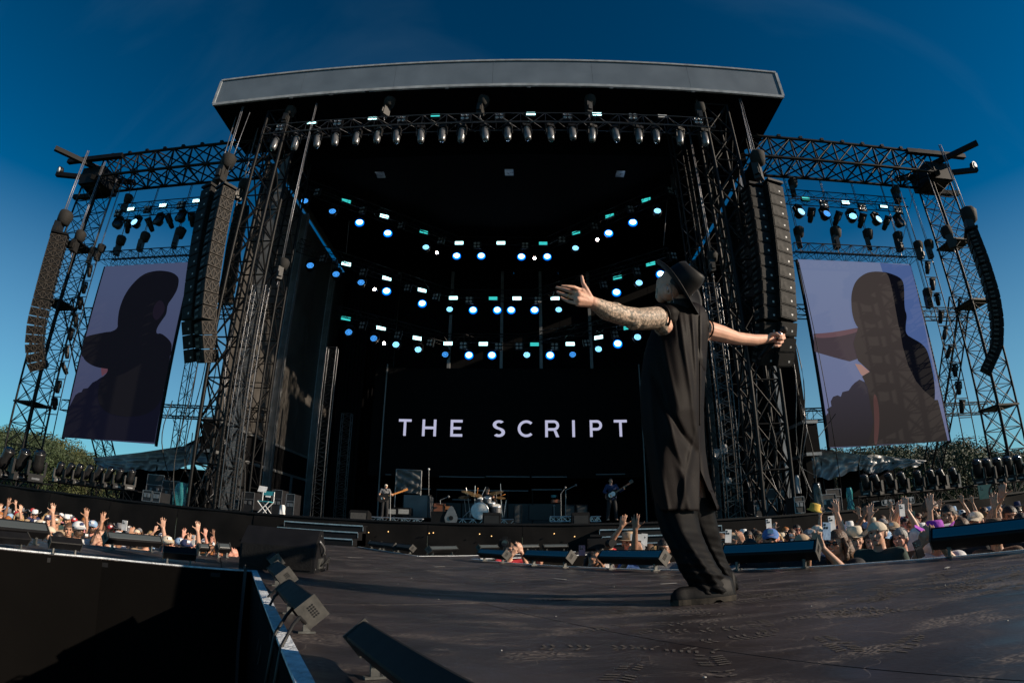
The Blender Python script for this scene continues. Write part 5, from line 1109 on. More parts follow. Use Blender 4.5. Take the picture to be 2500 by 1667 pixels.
for i in range(NR):
    for k in range(NA): mb.f.append((i*n_+k, i*n_+k+1, (i+1)*n_+k+1, (i+1)*n_+k)); mb.sm.append(True)
    if 737+512*(i+1)/NR <= 1105: mb.f.append((i*n_+NA, i*n_, (i+1)*n_, (i+1)*n_+NA)); mb.sm.append(True)
ro = mb.build('robe', M['robe'], sg); sf = ro.modifiers.new('t', 'SOLIDIFY'); sf.thickness = .006; sf.offset = -1
tk = MB().tube([rings[i][0]+V(0, -.004, 0) for i in range(6, 54)], .0035, 5); tk.build('back_seam', M['robe'], ro)
yk = skin('shoulder_yoke', [cap2(nk+V(0,.02,-.04), at(1630,768,2.86), .055, .060), cap2(ch_+V(0,.0,.06), at(1631,782,2.87), .09, .060), cap2(nk+V(0,.02,-.03), at(1712,795,3.0), .055, .058), cap2(ch_+V(.02,.0,.04), at(1711,800,3.0), .095, .058), cap2(ch_+V(0,.0,.04), ch_+V(0,.0,-.12), .12, .13)], .008, 6, M['robe'])
for v_ in yk.vertices: v_.co -= o
yo = bpy.data.objects.new('shoulder_yoke', yk); C.objects.link(yo); yo.parent = sg
# armhole rims and black high collar
def ringtube(c, ax, R_, r, sq=1.0):
    Rm = Vector(ax).to_track_quat('Z', 'Y').to_matrix(); return MB().tube([c+Rm @ V(cos(2*pi*k/28)*R_, sin(2*pi*k/28)*R_*sq, 0) for k in range(29)], r, 6)
ringtube(at(1613,774,2.82), LA[0]-LA[1], .070, .007, 1.0).build('armhole_rim', M['robe'], ro)
ringtube(at(1724,804,3.01), RA[0]-RA[1], .060, .005, 1.0).build('armhole_rim', M['robe'], ro)
MB().loft([[at(cx+wd*cos(2*pi*k/24), y, 2.945+.068*sin(2*pi*k/24)*(wd/30)) for k in range(24)] for y, cx, wd in ((765, 1664, 36), (750, 1664, 32), (738, 1662, 27), (729, 1661, 25))]).build('collar', CM['black'], sg)
# trousers
M['trous'] = mat('black_trousers', (0.004, 0.0037, 0.004), 0.65, scale=6, var=.12, bump=.04, bscale=90, spec=.08)
def leg(pts, name, seed):
    rg = []; nP = 60; PY = [p[1] for p in pts]
    for i in range(nP+1):
        u = i/nP; y = PY[0]+(PY[-1]-PY[0])*u; f = lambda k: float(np.interp(y, PY, [p[k] for p in pts])); x, hw, Y_ = f(0), f(2), f(3); r = []
        for k in range(56):
            a = 2*pi*k/56; b = .5*u**2
            fo = b*.16*sin(y*.16+a*1.6+seed)+b*.12*sin(y*.33-a*2.2+seed*2)+.05*sin(a*4+seed+u*2)+.035*sin(a*7-u*3)+.10*math.exp(-((a-4.4-.9*u)/.16)**2)*(.3+u)-.09*math.exp(-((a-4.05-.7*u)/.16)**2)*(.3+u)
            r.append(at(x+hw*cos(a)*(1+fo*.5), y+5*sin(a)*u, Y_+hw*HZ*.95*sin(a)*(1+fo)))
        rg.append(r)
    return MB().loft(rg).build(name, M['trous'], sg)
leg([(1655, 1215, 54, 2.93), (1652, 1255, 50, 2.90), (1664, 1300, 48, 2.85), (1683, 1340, 46, 2.80), (1700, 1374, 47, 2.78), (1715, 1403, 50, 2.79), (1728, 1425, 46, 2.80), (1738, 1446, 45, 2.80), (1745, 1457, 40, 2.80)], 'trouser_leg', 1.0)
leg([(1698, 1215, 50, 3.06), (1702, 1255, 46, 3.06), (1716, 1300, 42, 3.07), (1727, 1340, 39, 3.10), (1742, 1374, 36, 3.13), (1758, 1403, 37, 3.15), (1770, 1425, 33, 3.16), (1774, 1437, 29, 3.16)], 'trouser_leg', 4.0)
# shoes
def shoe(heel, toe, name='shoe', w=.052):
    h_, t_ = Vector(heel), Vector(toe); d = (t_-h_); L_ = d.length; d.normalize(); s_ = V(-d.y, d.x, 0); up = V(0, 0, 1); rg = []; sl = []
    for i in range(17):
        u = i/16; ww = w*(.62+.5*sin(pi*min(1, u*1.15+.12))**.8)*(1 if u < .85 else sqrt(max(.05, 1-((u-.85)/.16)**2))); ht = .050*max(0, 1-abs(u-.2)/.45)+.058*(1 if u < .82 else sqrt(max(.1, 1-((u-.82)/.20)**2)))
        c = h_+d*L_*u; rg.append([c+s_*ww*cos(a)*(1 if sin(a) < .3 else .8)+up*(.03+max(-.012, ht*sin(a))) for a in [2*pi*k/16 for k in range(16)]])
        zb_ = .002 if (u < .30 or u > .42) else .014
        sl.append([c+s_*ww*1.05*cx_+up*z for cx_, z in ((-1, zb_), (1, zb_), (1, .028), (-1, .028))])
    b = MB().loft(rg).build(name, M['shoe'], sg); x = MB().loft(sl); x.sm = [False]*len(x.f); x.build('sole', M['sole'], b)
M['shoe'] = mat('black_boot', (0.003, 0.003, 0.0036), .55, bump=.04, bscale=40, spec=.12); M['sole'] = mat('worn_sole', (0.028, 0.023, 0.018), .8, spec=.2, var=.7, scale=20)
shoe(atz(1784, 1463, 0), atz(1640, 1479, 0)); shoe(atz(1799, 1447, 0)+V(0, .03, 0), atz(1699, 1452, 0)+V(0, .03, 0), w=.046)
# hair, earpiece, ring, bracelet line
MB().sph(at(1650, 697, 2.93), (.078, .084, .086), 20, 12).sph(at(1644, 716, 2.925), (.035, .05, .05), 12, 8).build('hair', HM['dark'], sg)
MB().sph(ec+V(-.002, -.010, .0), (.006, .006, .012), 8, 6).tube([ec+V(0, -.012, .012), ec+V(.012, -.01, .032), ec+V(.02, .0, .0), ec+V(.03, .01, -.08)], .002, 4).build('earpiece', M['clear'], sg)
ringtube(at(1390.5, 723, 2.505), at(1389, 722, 2.51)-at(1374, 717, 2.53), .0128, .0022).build('ring', mat('gold', (.75, .5, .2), .25, 1, var=0), sg)
# hat
hf = V(-.437, .218, .873).normalized(); hA = V(.749, -.45, .487); hA = (hA-hf*hA.dot(hf)).normalized(); hS = hf.cross(hA).normalized()
hcn = at(1654.3, 694, 2.93)
M['hat'] = mat('black_felt', (0.003, 0.003, 0.0038), .6, var=.15, scale=12, bump=.04, bscale=150, spec=.25); M['hat'].node_tree.nodes['Principled BSDF'].inputs['Sheen Weight'].default_value = .03
hat = thing('western_hat', tuple(hcn), 'black felt western hat with curled brim worn tilted back by the singer', 'hat') if False else None
rg = []; n_ = 44
def hp3(f_, s_, a_): return hcn+hf*f_+hS*s_+hA*a_
for j in range(13):
    u = j/12; kk_ = sqrt(1-.34*(max(0, u-.62)/.38)**2); R1 = .110*(1-.07*u-.06*u*u)*kk_; R2 = .092*(1-.12*u-.12*u*u)*kk_; rg.append([hp3(cos(2*pi*k/n_)*R1+.004*u, sin(2*pi*k/n_)*R2*(1-.10*u*max(0, cos(2*pi*k/n_))), .128*u-.012*u*u*cos(2*pi*k/n_)+.01*u*cos(2*pi*k/n_)**2) for k in range(n_)])
top = []
for j in range(1, 9):
    v = 1-j/8; ring = []
    for k in range(n_):
        f_, s_ = cos(2*pi*k/n_)*.079*v+.004, sin(2*pi*k/n_)*.055*v*(1-.10*max(0, cos(2*pi*k/n_)))
        dz = .016*(1-v**3)-.034*math.exp(-(s_/.017)**2)*(1-v**4)-.018*math.exp(-((abs(s_)-.045)/.018)**2-((f_-.055)/.03)**2)
        ring.append(hp3(f_, s_, .116-.012*cos(2*pi*k/n_)*v+.01*v*cos(2*pi*k/n_)**2+dz))
    top.append(ring)
ha = MB().loft(rg+top, False).build('hat', M['hat'], sg)
g = []; NB = 72; MBn = 10; SGN = 1 if hS.y > 0 else -1
for j in range(MBn+1):
    u = j/MBn
    for k in range(NB):
        a = 2*pi*k/NB; A1 = .195+.035*max(0, -cos(a)); g.append(hp3(cos(a)*(.102+(A1-.102)*u), sin(a)*(.084+(.172-.084)*u), (.085 if sin(a)*SGN > 0 else .022)*u**1.8*sin(a)**2-.012*u*u*cos(a)**2))
fb = [(j*NB+k, j*NB+(k+1) % NB, (j+1)*NB+(k+1) % NB, (j+1)*NB+k) for j in range(MBn) for k in range(NB)]
bx = MB().add(g, fb, True).build('brim', M['hat'], ha); sd_ = bx.modifiers.new('t', 'SOLIDIFY'); sd_.thickness = .0045
MB().loft([[hp3(cos(2*pi*k/44)*(.1055-.002*j), sin(2*pi*k/44)*(.0875-.002*j), .004+.026*j) for k in range(44)] for j in range(2)], False).build('hat_band', CM['black'], ha)
MB().tube([hp3(cos(a)*.107, sin(a)*.089, .030) for a in [pi*.62+.05*k for k in range(23)]], .0014, 5).build('band_cord', M['alu'], ha)
# microphone held in the right fist
mc = thing('microphone', tuple(mB_), 'black hand microphone held in the right fist of the singer', 'microphone')
MB().bar(mB_, mA.lerp(mB_, .18), .0135, 14, .019).build('handle', M['black'], mc)
MB().sph(mA, .026, 14, 10).build('mic_head', M['grille'], mc); MB().bar(mA.lerp(mB_, .14), mA.lerp(mB_, .22), .023, 14).build('collar_ring', M['alu'], mc)
MB().bar(mB_, mB_.lerp(mA, -.06), .009, 8).build('antenna', M['rubber'], mc)
# ================================================================ battens along the deck edges
BAT = {}
def bat(p, yaw, L_, s, label, group='LED battens along the deck edges', win='tube'):
    k = round(L_/s*4)/4
    if k not in BAT: BAT[k] = batten(k)
    return BAT[k].place(Matrix.Translation(p) @ Matrix.Rotation(yaw, 4, 'Z') @ Matrix.Diagonal((s, s, s, 1)), label, 'stage light', group, mats={'lamp_window': M[win]})
def bat2(a, b, s, label, win='tube', flip=False, inset=.0):
    d = b-a; yaw = atan2(d.y, d.x); 
    if flip: yaw += pi
    p = (a+b)/2; p.z = .001; return bat(p, yaw, d.length, s, label, win=win)
G0 = lambda x, y: atz(x, y, .0)
for i, (xa, ya, xb, yb, s, lb, win) in enumerate((
    (1478, 1388, 1618, 1394, .72, 'blue lit batten just left of the singer legs', 'tube'), (1292, 1379, 1392, 1386, .68, 'batten right of the kneeling photographer', 'tube'), (1172, 1368, 1240, 1375, .62, 'batten in front of the photographer with the camera', 'tube'),
    (1772, 1392, 1998, 1385, .82, 'long blue batten right of the singer in front of the blue capped man', 'tube'), (2290, 1362, 2560, 1338, .84, 'large blue batten at the right end of the deck edge', 'tube'),
    (1045, 1357, 1112, 1354, .6, 'grey batten alone on the far deck corner', 'tubeg'), (1166, 1349, 1214, 1348, .62, 'far batten behind the photographer, left one', 'tubeg'), (1266, 1347, 1312, 1346, .62, 'far batten behind the photographer, middle one', 'tubeg'), (1326, 1346, 1385, 1345, .62, 'far batten behind the photographer, right one', 'tubeg'))):
    bat2(G0(xa, ya), G0(xb, yb), s, lb, win)
for i, (x, y) in enumerate(((917, 1342), (948, 1347), (986, 1352))):
    a = G0(x, y-2); d = V(-2.1, 3.9, 0).normalized(); bat2(a+d*.5, a-d*.5, .6, '%s batten seen end on along the walkway edge' % ('far', 'middle', 'near')[i], 'tubeg')
for i, (xa, ya, xb, yb, s, lb, win, fl) in enumerate(((-40, 1321, 112, 1331, .62, 'long dark batten on the far edge at the far left', 'tubeg', 0), (246, 1339, 392, 1348, .55, 'grey batten on the far left edge below the cheering crowd', 'tubeg', 0), (112, 1349, 198, 1356, .42, 'short black batten on the near left edge beside a white shirted man', 'tubeg', 1), (390, 1374, 481, 1381, .46, 'short black batten with cables on the near left edge', 'tubeg', 1), (-40, 1336, 66, 1342, .4, 'black batten at the left picture edge with small lit parts', 'tubeg', 1), (484, 1355, 503, 1356, .42, 'small batten piece behind the left crowd rail', 'tubeg', 0), (522, 1359, 562, 1361, .5, 'small batten left of the floor monitor', 'tubeg', 0))):
    bat2(G0(xa, ya), G0(xb, yb), s, lb, win, fl)
# three battens on the white strip, ends towards the camera, and the big one at the bottom
ed = V(-.504, .864, 0).normalized()
yawE = atan2(ed.y, ed.x)
for i, (x, y, L_, s) in enumerate(((741, 1552, .55, .47), (690, 1452, .55, .50), (668, 1402, .45, .52))):
    a = G0(x, y)+V(.02, 0, 0); bat(a+ed*L_/2, yawE, L_, s, ('nearest batten end with grey vent plate on the white edge strip', 'middle batten end on the white edge strip', 'farthest batten end by the floor monitor')[i], 'battens on the white edge strip')
a = atz(838, 1566, .06); a.z = 0; bat(a-ed*.42+V(.05, 0, 0), yawE, .85, .42, 'large dark batten at the bottom centre of the picture', 'battens on the white edge strip')
for i, pts in enumerate((((725, 1500), (700, 1500), (672, 1545)), ((745, 1520), (715, 1525), (688, 1575)), ((690, 1438), (672, 1440), (655, 1455)), ((700, 1452), (670, 1455), (660, 1475)))):
    P = [atz(x, y, z) for (x, y), z in zip(pts, (.05, .06, .012))]; P = [P[0], (P[0]+P[1])/2+V(0, 0, .02), P[1], (P[1]+P[2])/2, P[2], P[2]+V(-.03, -.02, -.25)]
    single(MB().tube(P, .006, 6), 'power_cable', M['rubber'], 'black cable looping over the white strip, %s from the front' % ORD[i], 'cable', 'cables over the white strip')
# floor monitor wedge
wp = atz(690, 1392, 0)+V(-.04, .1, 0); wd = thing('floor_monitor', (wp.x, wp.y, 0), 'big black floor monitor wedge with a side handle at the deck corner', 'monitor')
prof = [(-.21, 0), (-.21, .20), (-.06, .335), (.05, .335), (.235, .10), (.215, 0)]
Rw = Matrix.Rotation(rad(8), 3, 'Z'); w2 = .30
MB().loft([[V(wp.x, wp.y, 0)+Rw @ V(x, y, z) for y, z in prof] for x in (-w2, w2)]).build('cabinet', M['black'], wd).data.polygons.foreach_set('use_smooth', [False]*8)
mb = MB(); mb.tube([V(wp.x, wp.y, 0)+Rw @ V(w2+.004+.03*sin(pi*k/8), -.10+.14*k/8, .25-.12*k/8) for k in range(9)], .011, 6); mb.build('handle', M['greysheen'], wd)
for x_, y_, z_ in ((w2+.002, -.17, .03), (w2+.002, -.17, .17), (w2+.002, .18, .03), (w2+.002, -.02, .29), (w2+.002, .17, .14)): MB().lathe([(.009, 0), (.007, .004), (.001, .004)], V(wp.x, wp.y, 0)+Rw @ V(x_, y_, z_), Rw @ V(1, 0, 0), 8).build('screw', M['bracket'], wd)
fg = MB().loft([[V(wp.x, wp.y, 0)+Rw @ V(x, y, z) for y, z in ((-.214, .02), (-.214, .195), (-.222, .195), (-.222, .02))] for x in (-w2+.02, w2-.02)]); fg.sm = [False]*len(fg.f); fg.build('grille', M['cab'], wd)
mb = MB(); 
for k in range(3): mb.tube([V(wp.x, wp.y, 0)+Rw @ V(w2+.01, -.05+.03*k, .05), V(wp.x, wp.y, 0)+Rw @ V(w2+.07, -.03+.03*k, .09+.02*k), V(wp.x, wp.y, 0)+Rw @ V(w2+.05, .05+.01*k, .02), V(wp.x, wp.y, 0)+Rw @ V(w2-.0, .30, .01)], .006, 5)
mb.build('plugged_lead', M['rubber'], wd); MB().box(V(wp.x, wp.y, 0)+Rw @ V(w2+.006, 0, .07), (.012, .16, .08), Rw).build('socket_plate', M['bracket'], wd)
# black drape falling into the pit under the wedge
vs = []; 
for k in range(13):
    p = V(*DECK[21], 0).lerp(V(*DECK[22], 0), -.02+.16*k/12)+V(-.045-.02*abs(sin(k*1.3)), 0, 0)
    for z in (.04, -.5, GZ+.02): vs.append(p+V(.0, 0, z)-V(.02 if z < 0 else 0, 0, 0))
single(MB().add(vs, [(k*3+j, k*3+j+1, (k+1)*3+j+1, (k+1)*3+j) for k in range(12) for j in range(2)], True), 'corner_drape', CM['black'], 'black drape hanging into the pit below the floor monitor', 'drape')
# ================================================================ wing gear
k = 0
def shelf(pa, pb, Y, label):
    a, b = at(*pa, Y), at(*pb, Y); z = (a.z+b.z)/2
    t = truss('floor_truss', (a.x, Y+.1, z-.3), (b.x, Y+.1, z-.3), .5, .5, max(4, round(abs(b.x-a.x)/.55)), .03, .014, label, 'truss beam', m=M['truss'], cross=False, fine=True)
    n_ = max(2, round(abs(b.x-a.x)/1.6))
    for i in range(n_+1):
        x = a.x+(b.x-a.x)*i/n_; MB().box2((x-.05, Y+.05, SZ), (x+.05, Y+.15, z-.55)).build('leg', M['truss'], t)
    return z
for (pa, pb, Y, lb, items, s, yw) in (
    ((125, 1178), (345, 1190), 16.6, 'low lattice shelf carrying the left row of moving heads', [145, 168, 191, 214, 239, 266, 293, 321], 1.0, -.5),
    ((2088, 1207), (2350, 1189), 17.0, 'low lattice shelf carrying the middle right row of moving heads', [2110, 2137, 2170, 2201, 2239, 2272, 2298, 2327], 1.0, .5),
    ((2368, 1184), (2520, 1165), 15.5, 'low lattice shelf carrying the far right moving heads', [2388, 2414, 2440, 2464, 2490], 1.15, .45),
    ((-30, 1160), (112, 1176), 15.4, 'low lattice shelf under the far left moving heads', [6, 46, 90], 1.5, -.45)):
    z = shelf(pa, pb, Y, lb)
    for i, px in enumerate(items):
        p = at(px, 1150, Y); PM.place(mtx(V(p.x, Y, z-.04), -yw*2.2+random.uniform(-.35, .35), random.uniform(-.05, .05), 0, s*.72), '%s big black moving head from the left in the %s' % (ORD[i], lb.split(' the ')[-1].replace(' of moving heads', '').replace('moving heads', 'group')), 'moving head light', 'moving heads on the wings')
def tarp(top, bot, Y, label, depth=2.6, seed=0):
    n_, m_ = 90, 22; vs = []; rnd_ = random.Random(seed)
    tx = [p[0] for p in top]; ty = [p[1] for p in top]; bx_ = [p[0] for p in bot]; by = [p[1] for p in bot]
    for j in range(m_+1):
        for i in range(n_+1):
            u, v = i/n_, j/m_; px = top[0][0]+(top[-1][0]-top[0][0])*u; pbx = bot[0][0]+(bot[-1][0]-bot[0][0])*u
            y0 = float(np.interp(px, tx, ty)); y1 = float(np.interp(pbx, bx_, by)); x = px+(pbx-px)*v; y = y0+(y1-y0)*v
            w_ = .16*sin(9*u+3*v+seed)*v+.10*sin(26*u-9*v+2*sin(5*v+seed))*v**.7+.06*sin(60*u+14*v*sin(3*u))*v+.07*sin(17*v+11*u)*(1-abs(2*v-1))
            vs.append(at(x, y+2.2*sin(31*u+seed)*v**3, Y+w_))
    f = [(j*(n_+1)+i, (j+1)*(n_+1)+i, (j+1)*(n_+1)+i+1, j*(n_+1)+i+1) for j in range(m_) for i in range(n_)]
    mb = MB().add(vs, f, True); back_ = [p+V(0, depth, .12) for p in vs[:n_+1]]
    t = thing('canopy_tarp', tuple(vs[0]), label, 'tarp'); mb.build('front_sheet', M['tarp'], t)
    MB().add(vs[:n_+1]+back_, [(i, i+1, n_+2+i, n_+1+i) for i in range(n_)], True).build('top_sheet', M['tarp'], t)
    for i in (2, n_//2, n_-2): rod(t, vs[i]+V(0, .12, -.05), V(vs[i].x, vs[i].y+.12, SZ), .035, 'pole', M['truss'])
    zt = sum(p.z for p in vs[m_*(n_+1):])/(n_+1)
    MB().box2((vs[0].x+.1, Y+depth-.1, SZ), (vs[n_].x-.1, Y+depth, zt+.3)).build('dark_back_sheet', M['curtain'], t)
    return t
tarp([(226, 1117), (344, 1104), (482, 1083), (545, 1070)], [(240, 1138), (300, 1150), (345, 1146), (406, 1150), (478, 1133), (540, 1130)], 22.4, 'silver wrinkled tarp canopy on the left wing', 2.4, 1)
tarp([(1908, 1086), (2013, 1097), (2100, 1109)], [(1918, 1160), (1950, 1168), (1985, 1164), (2030, 1170), (2092, 1146)], 22.0, 'blue grey tarp canopy beside the right corner leg', 2.4, 2)
tarp([(2102, 1109), (2140, 1110), (2198, 1117), (2262, 1124)], [(2096, 1146), (2130, 1156), (2185, 1143), (2240, 1138)], 22.2, 'bright crumpled tarp canopy farther right on the wing', 2.4, 3)
for (pts, Y, lb) in ((((1900, 1040), (1915, 1050), (1932, 1066), (1948, 1086), (1900, 1090)), 23.5, 'black tent peak above the right tarp'), (((540, 1040), (500, 1058), (478, 1072), (450, 1086), (545, 1092)), 23.5, 'black tent peak above the left tarp')):
    P = [at(x, y, Y) for x, y in pts]; single(MB().poly(P, 2.0, (0, 1, 0)), 'tent_peak', CM['black'], lb, 'tent')
def case(px0, px1, py0, Y, label, d=.6, open_=False, light=False):
    a, b = at(px0, py0, Y), at(px1, py0, Y); x0, x1, z1 = a.x, b.x, a.z
    t = thing('flight_case', ((x0+x1)/2, Y, SZ), label, 'flight case', 'flight cases on the wings')
    MB().box2((x0, Y, SZ+.08), (x1, Y+d, z1)).build('body', M['case'] if not light else M['cloth_grey'], t)
    for p, q in (((x0, SZ+.08), (x1, SZ+.08)), ((x0, z1), (x1, z1)), ((x0, SZ+.08), (x0, z1)), ((x1, SZ+.08), (x1, z1)), ((x0, SZ+.08+(z1-SZ)*.6), (x1, SZ+.08+(z1-SZ)*.6))):
        mb = MB(); mb.bar(V(p[0], Y-.004, p[1]), V(q[0], Y-.004, q[1]), .016, 4); mb.build('edge_trim', M['alu2'], t)
    for x in (x0+(x1-x0)*.3, x0+(x1-x0)*.7): MB().box((x, Y-.01, SZ+.08+(z1-SZ)*.45), (.10, .02, .12)).build('latch', M['alu2'], t)
    for x in (x0+.08, x1-.08): MB().lathe([(.04, -.02), (.04, .02)], (x, Y+.06, SZ+.04), (1, 0, 0), 8).build('castor', M['rubber'], t)
M['alu2'] = mat('case_edge_aluminium', (0.22, 0.22, 0.23), .4, .7, scale=9)
for i, a in enumerate(((350, 372, 1196, 16.5), (374, 392, 1200, 16.5), (362, 402, 1157, 19), (398, 440, 1172, 18), (1999, 2040, 1208, 17.5), (2016, 2052, 1195, 18.5), (1938, 1962, 1213, 16.8), (2152, 2182, 1222, 15.8), (2128, 2148, 1225, 16.2), (1868, 1894, 1194, 19.5), (1840, 1868, 1222, 18), (592, 622, 1200, 19.5), (666, 690, 1195, 20), (700, 720, 1205, 19), (2205, 2230, 1215, 16.5), (500, 530, 1215, 20), (560, 585, 1218, 20), (1905, 1925, 1200, 20))):
    case(*a, '%s flight case from the left among the wing gear' % ORD[i])
# plastic wrapped gear
def lump(px, py0, py1, w_, Y, m, label, cat, seed):
    r_ = random.Random(seed); a, b = at(px, py0, Y), at(px, py1, Y); n_ = 20; rg = []; hw = w_*Y*.00075
    for i in range(15):
        u = i/14; z = b.z+(a.z-b.z)*u; rr = hw*(.9+.1*sin(pi*u+seed))*(1-.25*max(0, u-.8)/.2)
        rg.append([V(a.x+rr*cos(2*pi*k/n_)*(1+.22*sin(3*k+seed+5*u)*r_.uniform(.4, 1)), Y+rr*.7*sin(2*pi*k/n_)*(1+.2*sin(5*k-4*u)), z) for k in range(n_)])
    return single(MB().loft(rg), 'wrapped_gear', m, label, cat)
lump(447, 1178, 1240, 22, 17.6, M['teal'], 'teal plastic wrapped case on the left wing', 'wrapped gear', 1)
lump(1992, 1178, 1248, 15, 16.5, mat('black_plastic_wrap', (.03, .03, .03), .22, bump=.8, bscale=9), 'tall black plastic wrapped fixture on the right wing', 'wrapped gear', 2)
lump(2072, 1190, 1245, 10, 17.0, M['teal'], 'teal wrapped bundle beside the right flight cases', 'wrapped gear', 3)
lump(1766, 1085, 1108, 11, 18.6, M['clear'], 'clear plastic rain cover on a lamp behind the singer', 'rain cover', 4)
lump(1752, 1095, 1118, 10, 18.9, M['clear'], 'second clear rain cover left of the brighter one', 'rain cover', 5)
lump(1777, 1165, 1180, 8, 18.6, M['clear'], 'small clear rain cover lower on the rack behind the singer', 'rain cover', 6)
lump(1945, 1160, 1205, 7, 18.5, M['tarp'], 'loose silver tarp end hanging beside the tower', 'tarp', 7)
lump(690, 1232, 1256, 8, 18.0, CM['white'], 'white cloth bundle left of the steps', 'cloth', 8)
# yellow bucket hat held up, folding chair, music stand
ch = at(640, 1250, 16.8); fc = thing('folding_chair', (ch.x, 16.8, SZ), 'white framed folding chair with teal seat on the left wing', 'chair')
for (x0, z0, x1, z1, dy) in ((-.2, 0, .2, .42, 0), (.2, 0, -.2, .42, 0), (-.2, 0, .2, .42, .35), (.2, 0, -.2, .42, .35), (-.2, .42, -.2, .75, .35), (.2, .42, .2, .75, .35)): rod(fc, V(ch.x+x0, 16.8+dy, SZ+z0), V(ch.x+x1, 16.8+dy, SZ+z1), .016, 'leg', M['white'])
MB().box((ch.x, 16.98, SZ+.42), (.38, .34, .03)).build('seat', CM['sky'] if False else mat('teal_canvas', (.02, .25, .30), .8), fc); MB().box((ch.x, 17.16, SZ+.70), (.40, .02, .13)).build('backrest', bpy.data.materials['teal_canvas'], fc)
ms = at(648, 1200, 17.2); st = thing('music_stand', (ms.x, 17.2, SZ), 'stand with white paper sheets on the left wing', 'stand'); rod(st, V(ms.x, 17.2, SZ), V(ms.x, 17.2, ms.z), .02, 'post')
for dx, dz, w_ in ((-.1, .08, .30), (.14, -.08, .18)): MB().box((ms.x+dx, 17.18, ms.z+dz), (w_, .01, .2), Matrix.Rotation(rad(-20), 3, 'X') @ Matrix.Rotation(.1, 3, 'Y')).build('paper_sheet', M['white'], st)
# drooping cables on the corner towers
rc = random.Random(5)
for i in range(22):
    left = i % 2 == 0; x = (-11.3 if left else 8.7)+rc.uniform(-1.6, 1.6)*(1 if left else .8); Y = 17.3+rc.uniform(0, 1); z = rc.uniform(3.0, 9)
    P = [V(x+.5*sin(j*.4+i)*j/12*(1 if rc.random() > .1 else -1), Y-.1*sin(j*.5), z-(z-SZ-.02)*j/12) for j in range(13)]
    single(MB().tube(P, .02, 5), 'hanging_cable', M['rubber'] if i % 3 else M['ladder'], '%s hanging cable from the left at the foot of the %s corner leg' % (ORD[i//2], 'left' if left else 'right'), 'cable', 'cables hanging down the corner legs')
# ================================================================ the band
def bandman(name_label, p, yaw, P, sk, shirt, trs, what, hair, hatc='cream', sleeve=.5, s=1.0, beard=False):
    t = bpy.data.objects.new('person', None); C.objects.link(t); t.matrix_world = Matrix.Translation(p) @ Matrix.Rotation(yaw, 4, 'Z') @ Matrix.Diagonal((s, s, s, 1)); tag(t, name_label, 'person')
    inst('body', skin('body', body_caps(P), .010, 2), SKIN[sk], t); inst('shirt', skin('shirt', shirt_caps(P, sleeve), .015, 3), CM[shirt], t); inst('trousers', skin('trousers', leg_caps(P), .018, 2), CM[trs], t)
    off = V(*P['head'])-V(*BASE['head']); wear(t, what, hair, hatc, False, beard, False, off=off); return t
def guitar(label, p, yaw, tilt, bc, neck, white=False):
    P_ = Proto('electric_guitar'); out = []
    for k in range(28):
        a = 2*pi*k/28; r_ = .17*(1-.22*math.exp(-((abs(((a+pi) % (2*pi))-pi)-pi/2)/.35)**2))+.02*cos(2*a); out.append(V(cos(a)*r_*1.25, 0, sin(a)*r_))
    P_.part('body', MB().poly([q+V(0, -.02, 0) for q in out], .045, (0, 1, 0)), bc); P_.part('pickguard', MB().poly([V(q.x*.55+.02, -.024, q.z*.6) for q in out], .003, (0, 1, 0)), M['white'] if white else M['black'])
    P_.part('neck', MB().box((.47, -.02, 0), (.60, .022, .052)), neck); P_.part('headstock', MB().box((.83, -.02, .01), (.15, .018, .08)), neck)
    mb = MB(); 
    for k in range(5): mb.bar((.77+.03*k, -.02, .05), (.77+.03*k, -.02, .085), .006, 5)
    P_.part('tuner', mb, M['alu']); P_.part('bridge', MB().box((-.08, -.028, 0), (.04, .012, .07)), M['alu'])
    return P_.place(Matrix.Translation(p) @ Matrix.Rotation(yaw, 4, 'Z') @ Matrix.Rotation(tilt, 4, 'Y'), label, 'guitar')
maple = mat('orange_maple', (.60, .24, .06), .35)
gp = at(937, 1268, 19.8); gs = (at(941, 1180, 19.8).z-gp.z)/1.76; gp.z = gp.z
gp = V(gp.x, 19.8, at(937, 1262, 19.8).z-.04); gs = (at(941, 1179, 19.8).z-gp.z)/1.77
GP = pose(head=(.02, -.05, 1.60), elR=(-.30, -.02, 1.16), wrR=(-.10, -.24, 1.02), hdR=(.8, -.2, -.3), hmR='fist', elL=(.30, -.04, 1.17), wrL=(.38, -.30, 1.14), hdL=(0, -.5, .6), hmL='fist', kneeL=(.13, -.05, .51), ankL=(.15, .03, .09))
bandman('guitarist in grey print shirt and pale cap at the left of the band', gp, .25, GP, 0, 'grey', 'black', 'cap', 'blond', 'cream', .5, gs)
Mg = Matrix.Translation(gp) @ Matrix.Rotation(.25, 4, 'Z') @ Matrix.Diagonal((gs, gs, gs, 1)); guitar('black electric guitar with orange neck held by the guitarist', Mg @ V(-.06, -.22, 1.02), .25, rad(-22), M['black'], maple)
bp = V(at(1495, 1268, 19.0).x, 19.0, at(1495, 1268, 19.0).z-.03); bs = (at(1482, 1166, 19.0).z-bp.z)/1.77
BP = pose(head=(-.02, 0, 1.64), elR=(-.32, .0, 1.18), wrR=(-.14, -.25, 1.04), hdR=(.7, -.2, -.5), hmR='fist', elL=(.34, -.06, 1.2), wrL=(.46, -.30, 1.28), hdL=(0, -.5, .6), hmL='fist', kneeR=(-.16, -.06, .52), ankR=(-.20, .0, .09), kneeL=(.15, .02, .51), ankL=(.20, .10, .09))
bandman('bass player in dark denim jacket at the right of the band', bp, .1, BP, 0, 'navy', 'black', 'short', 'dark', sleeve=1.8, s=bs, beard=False)
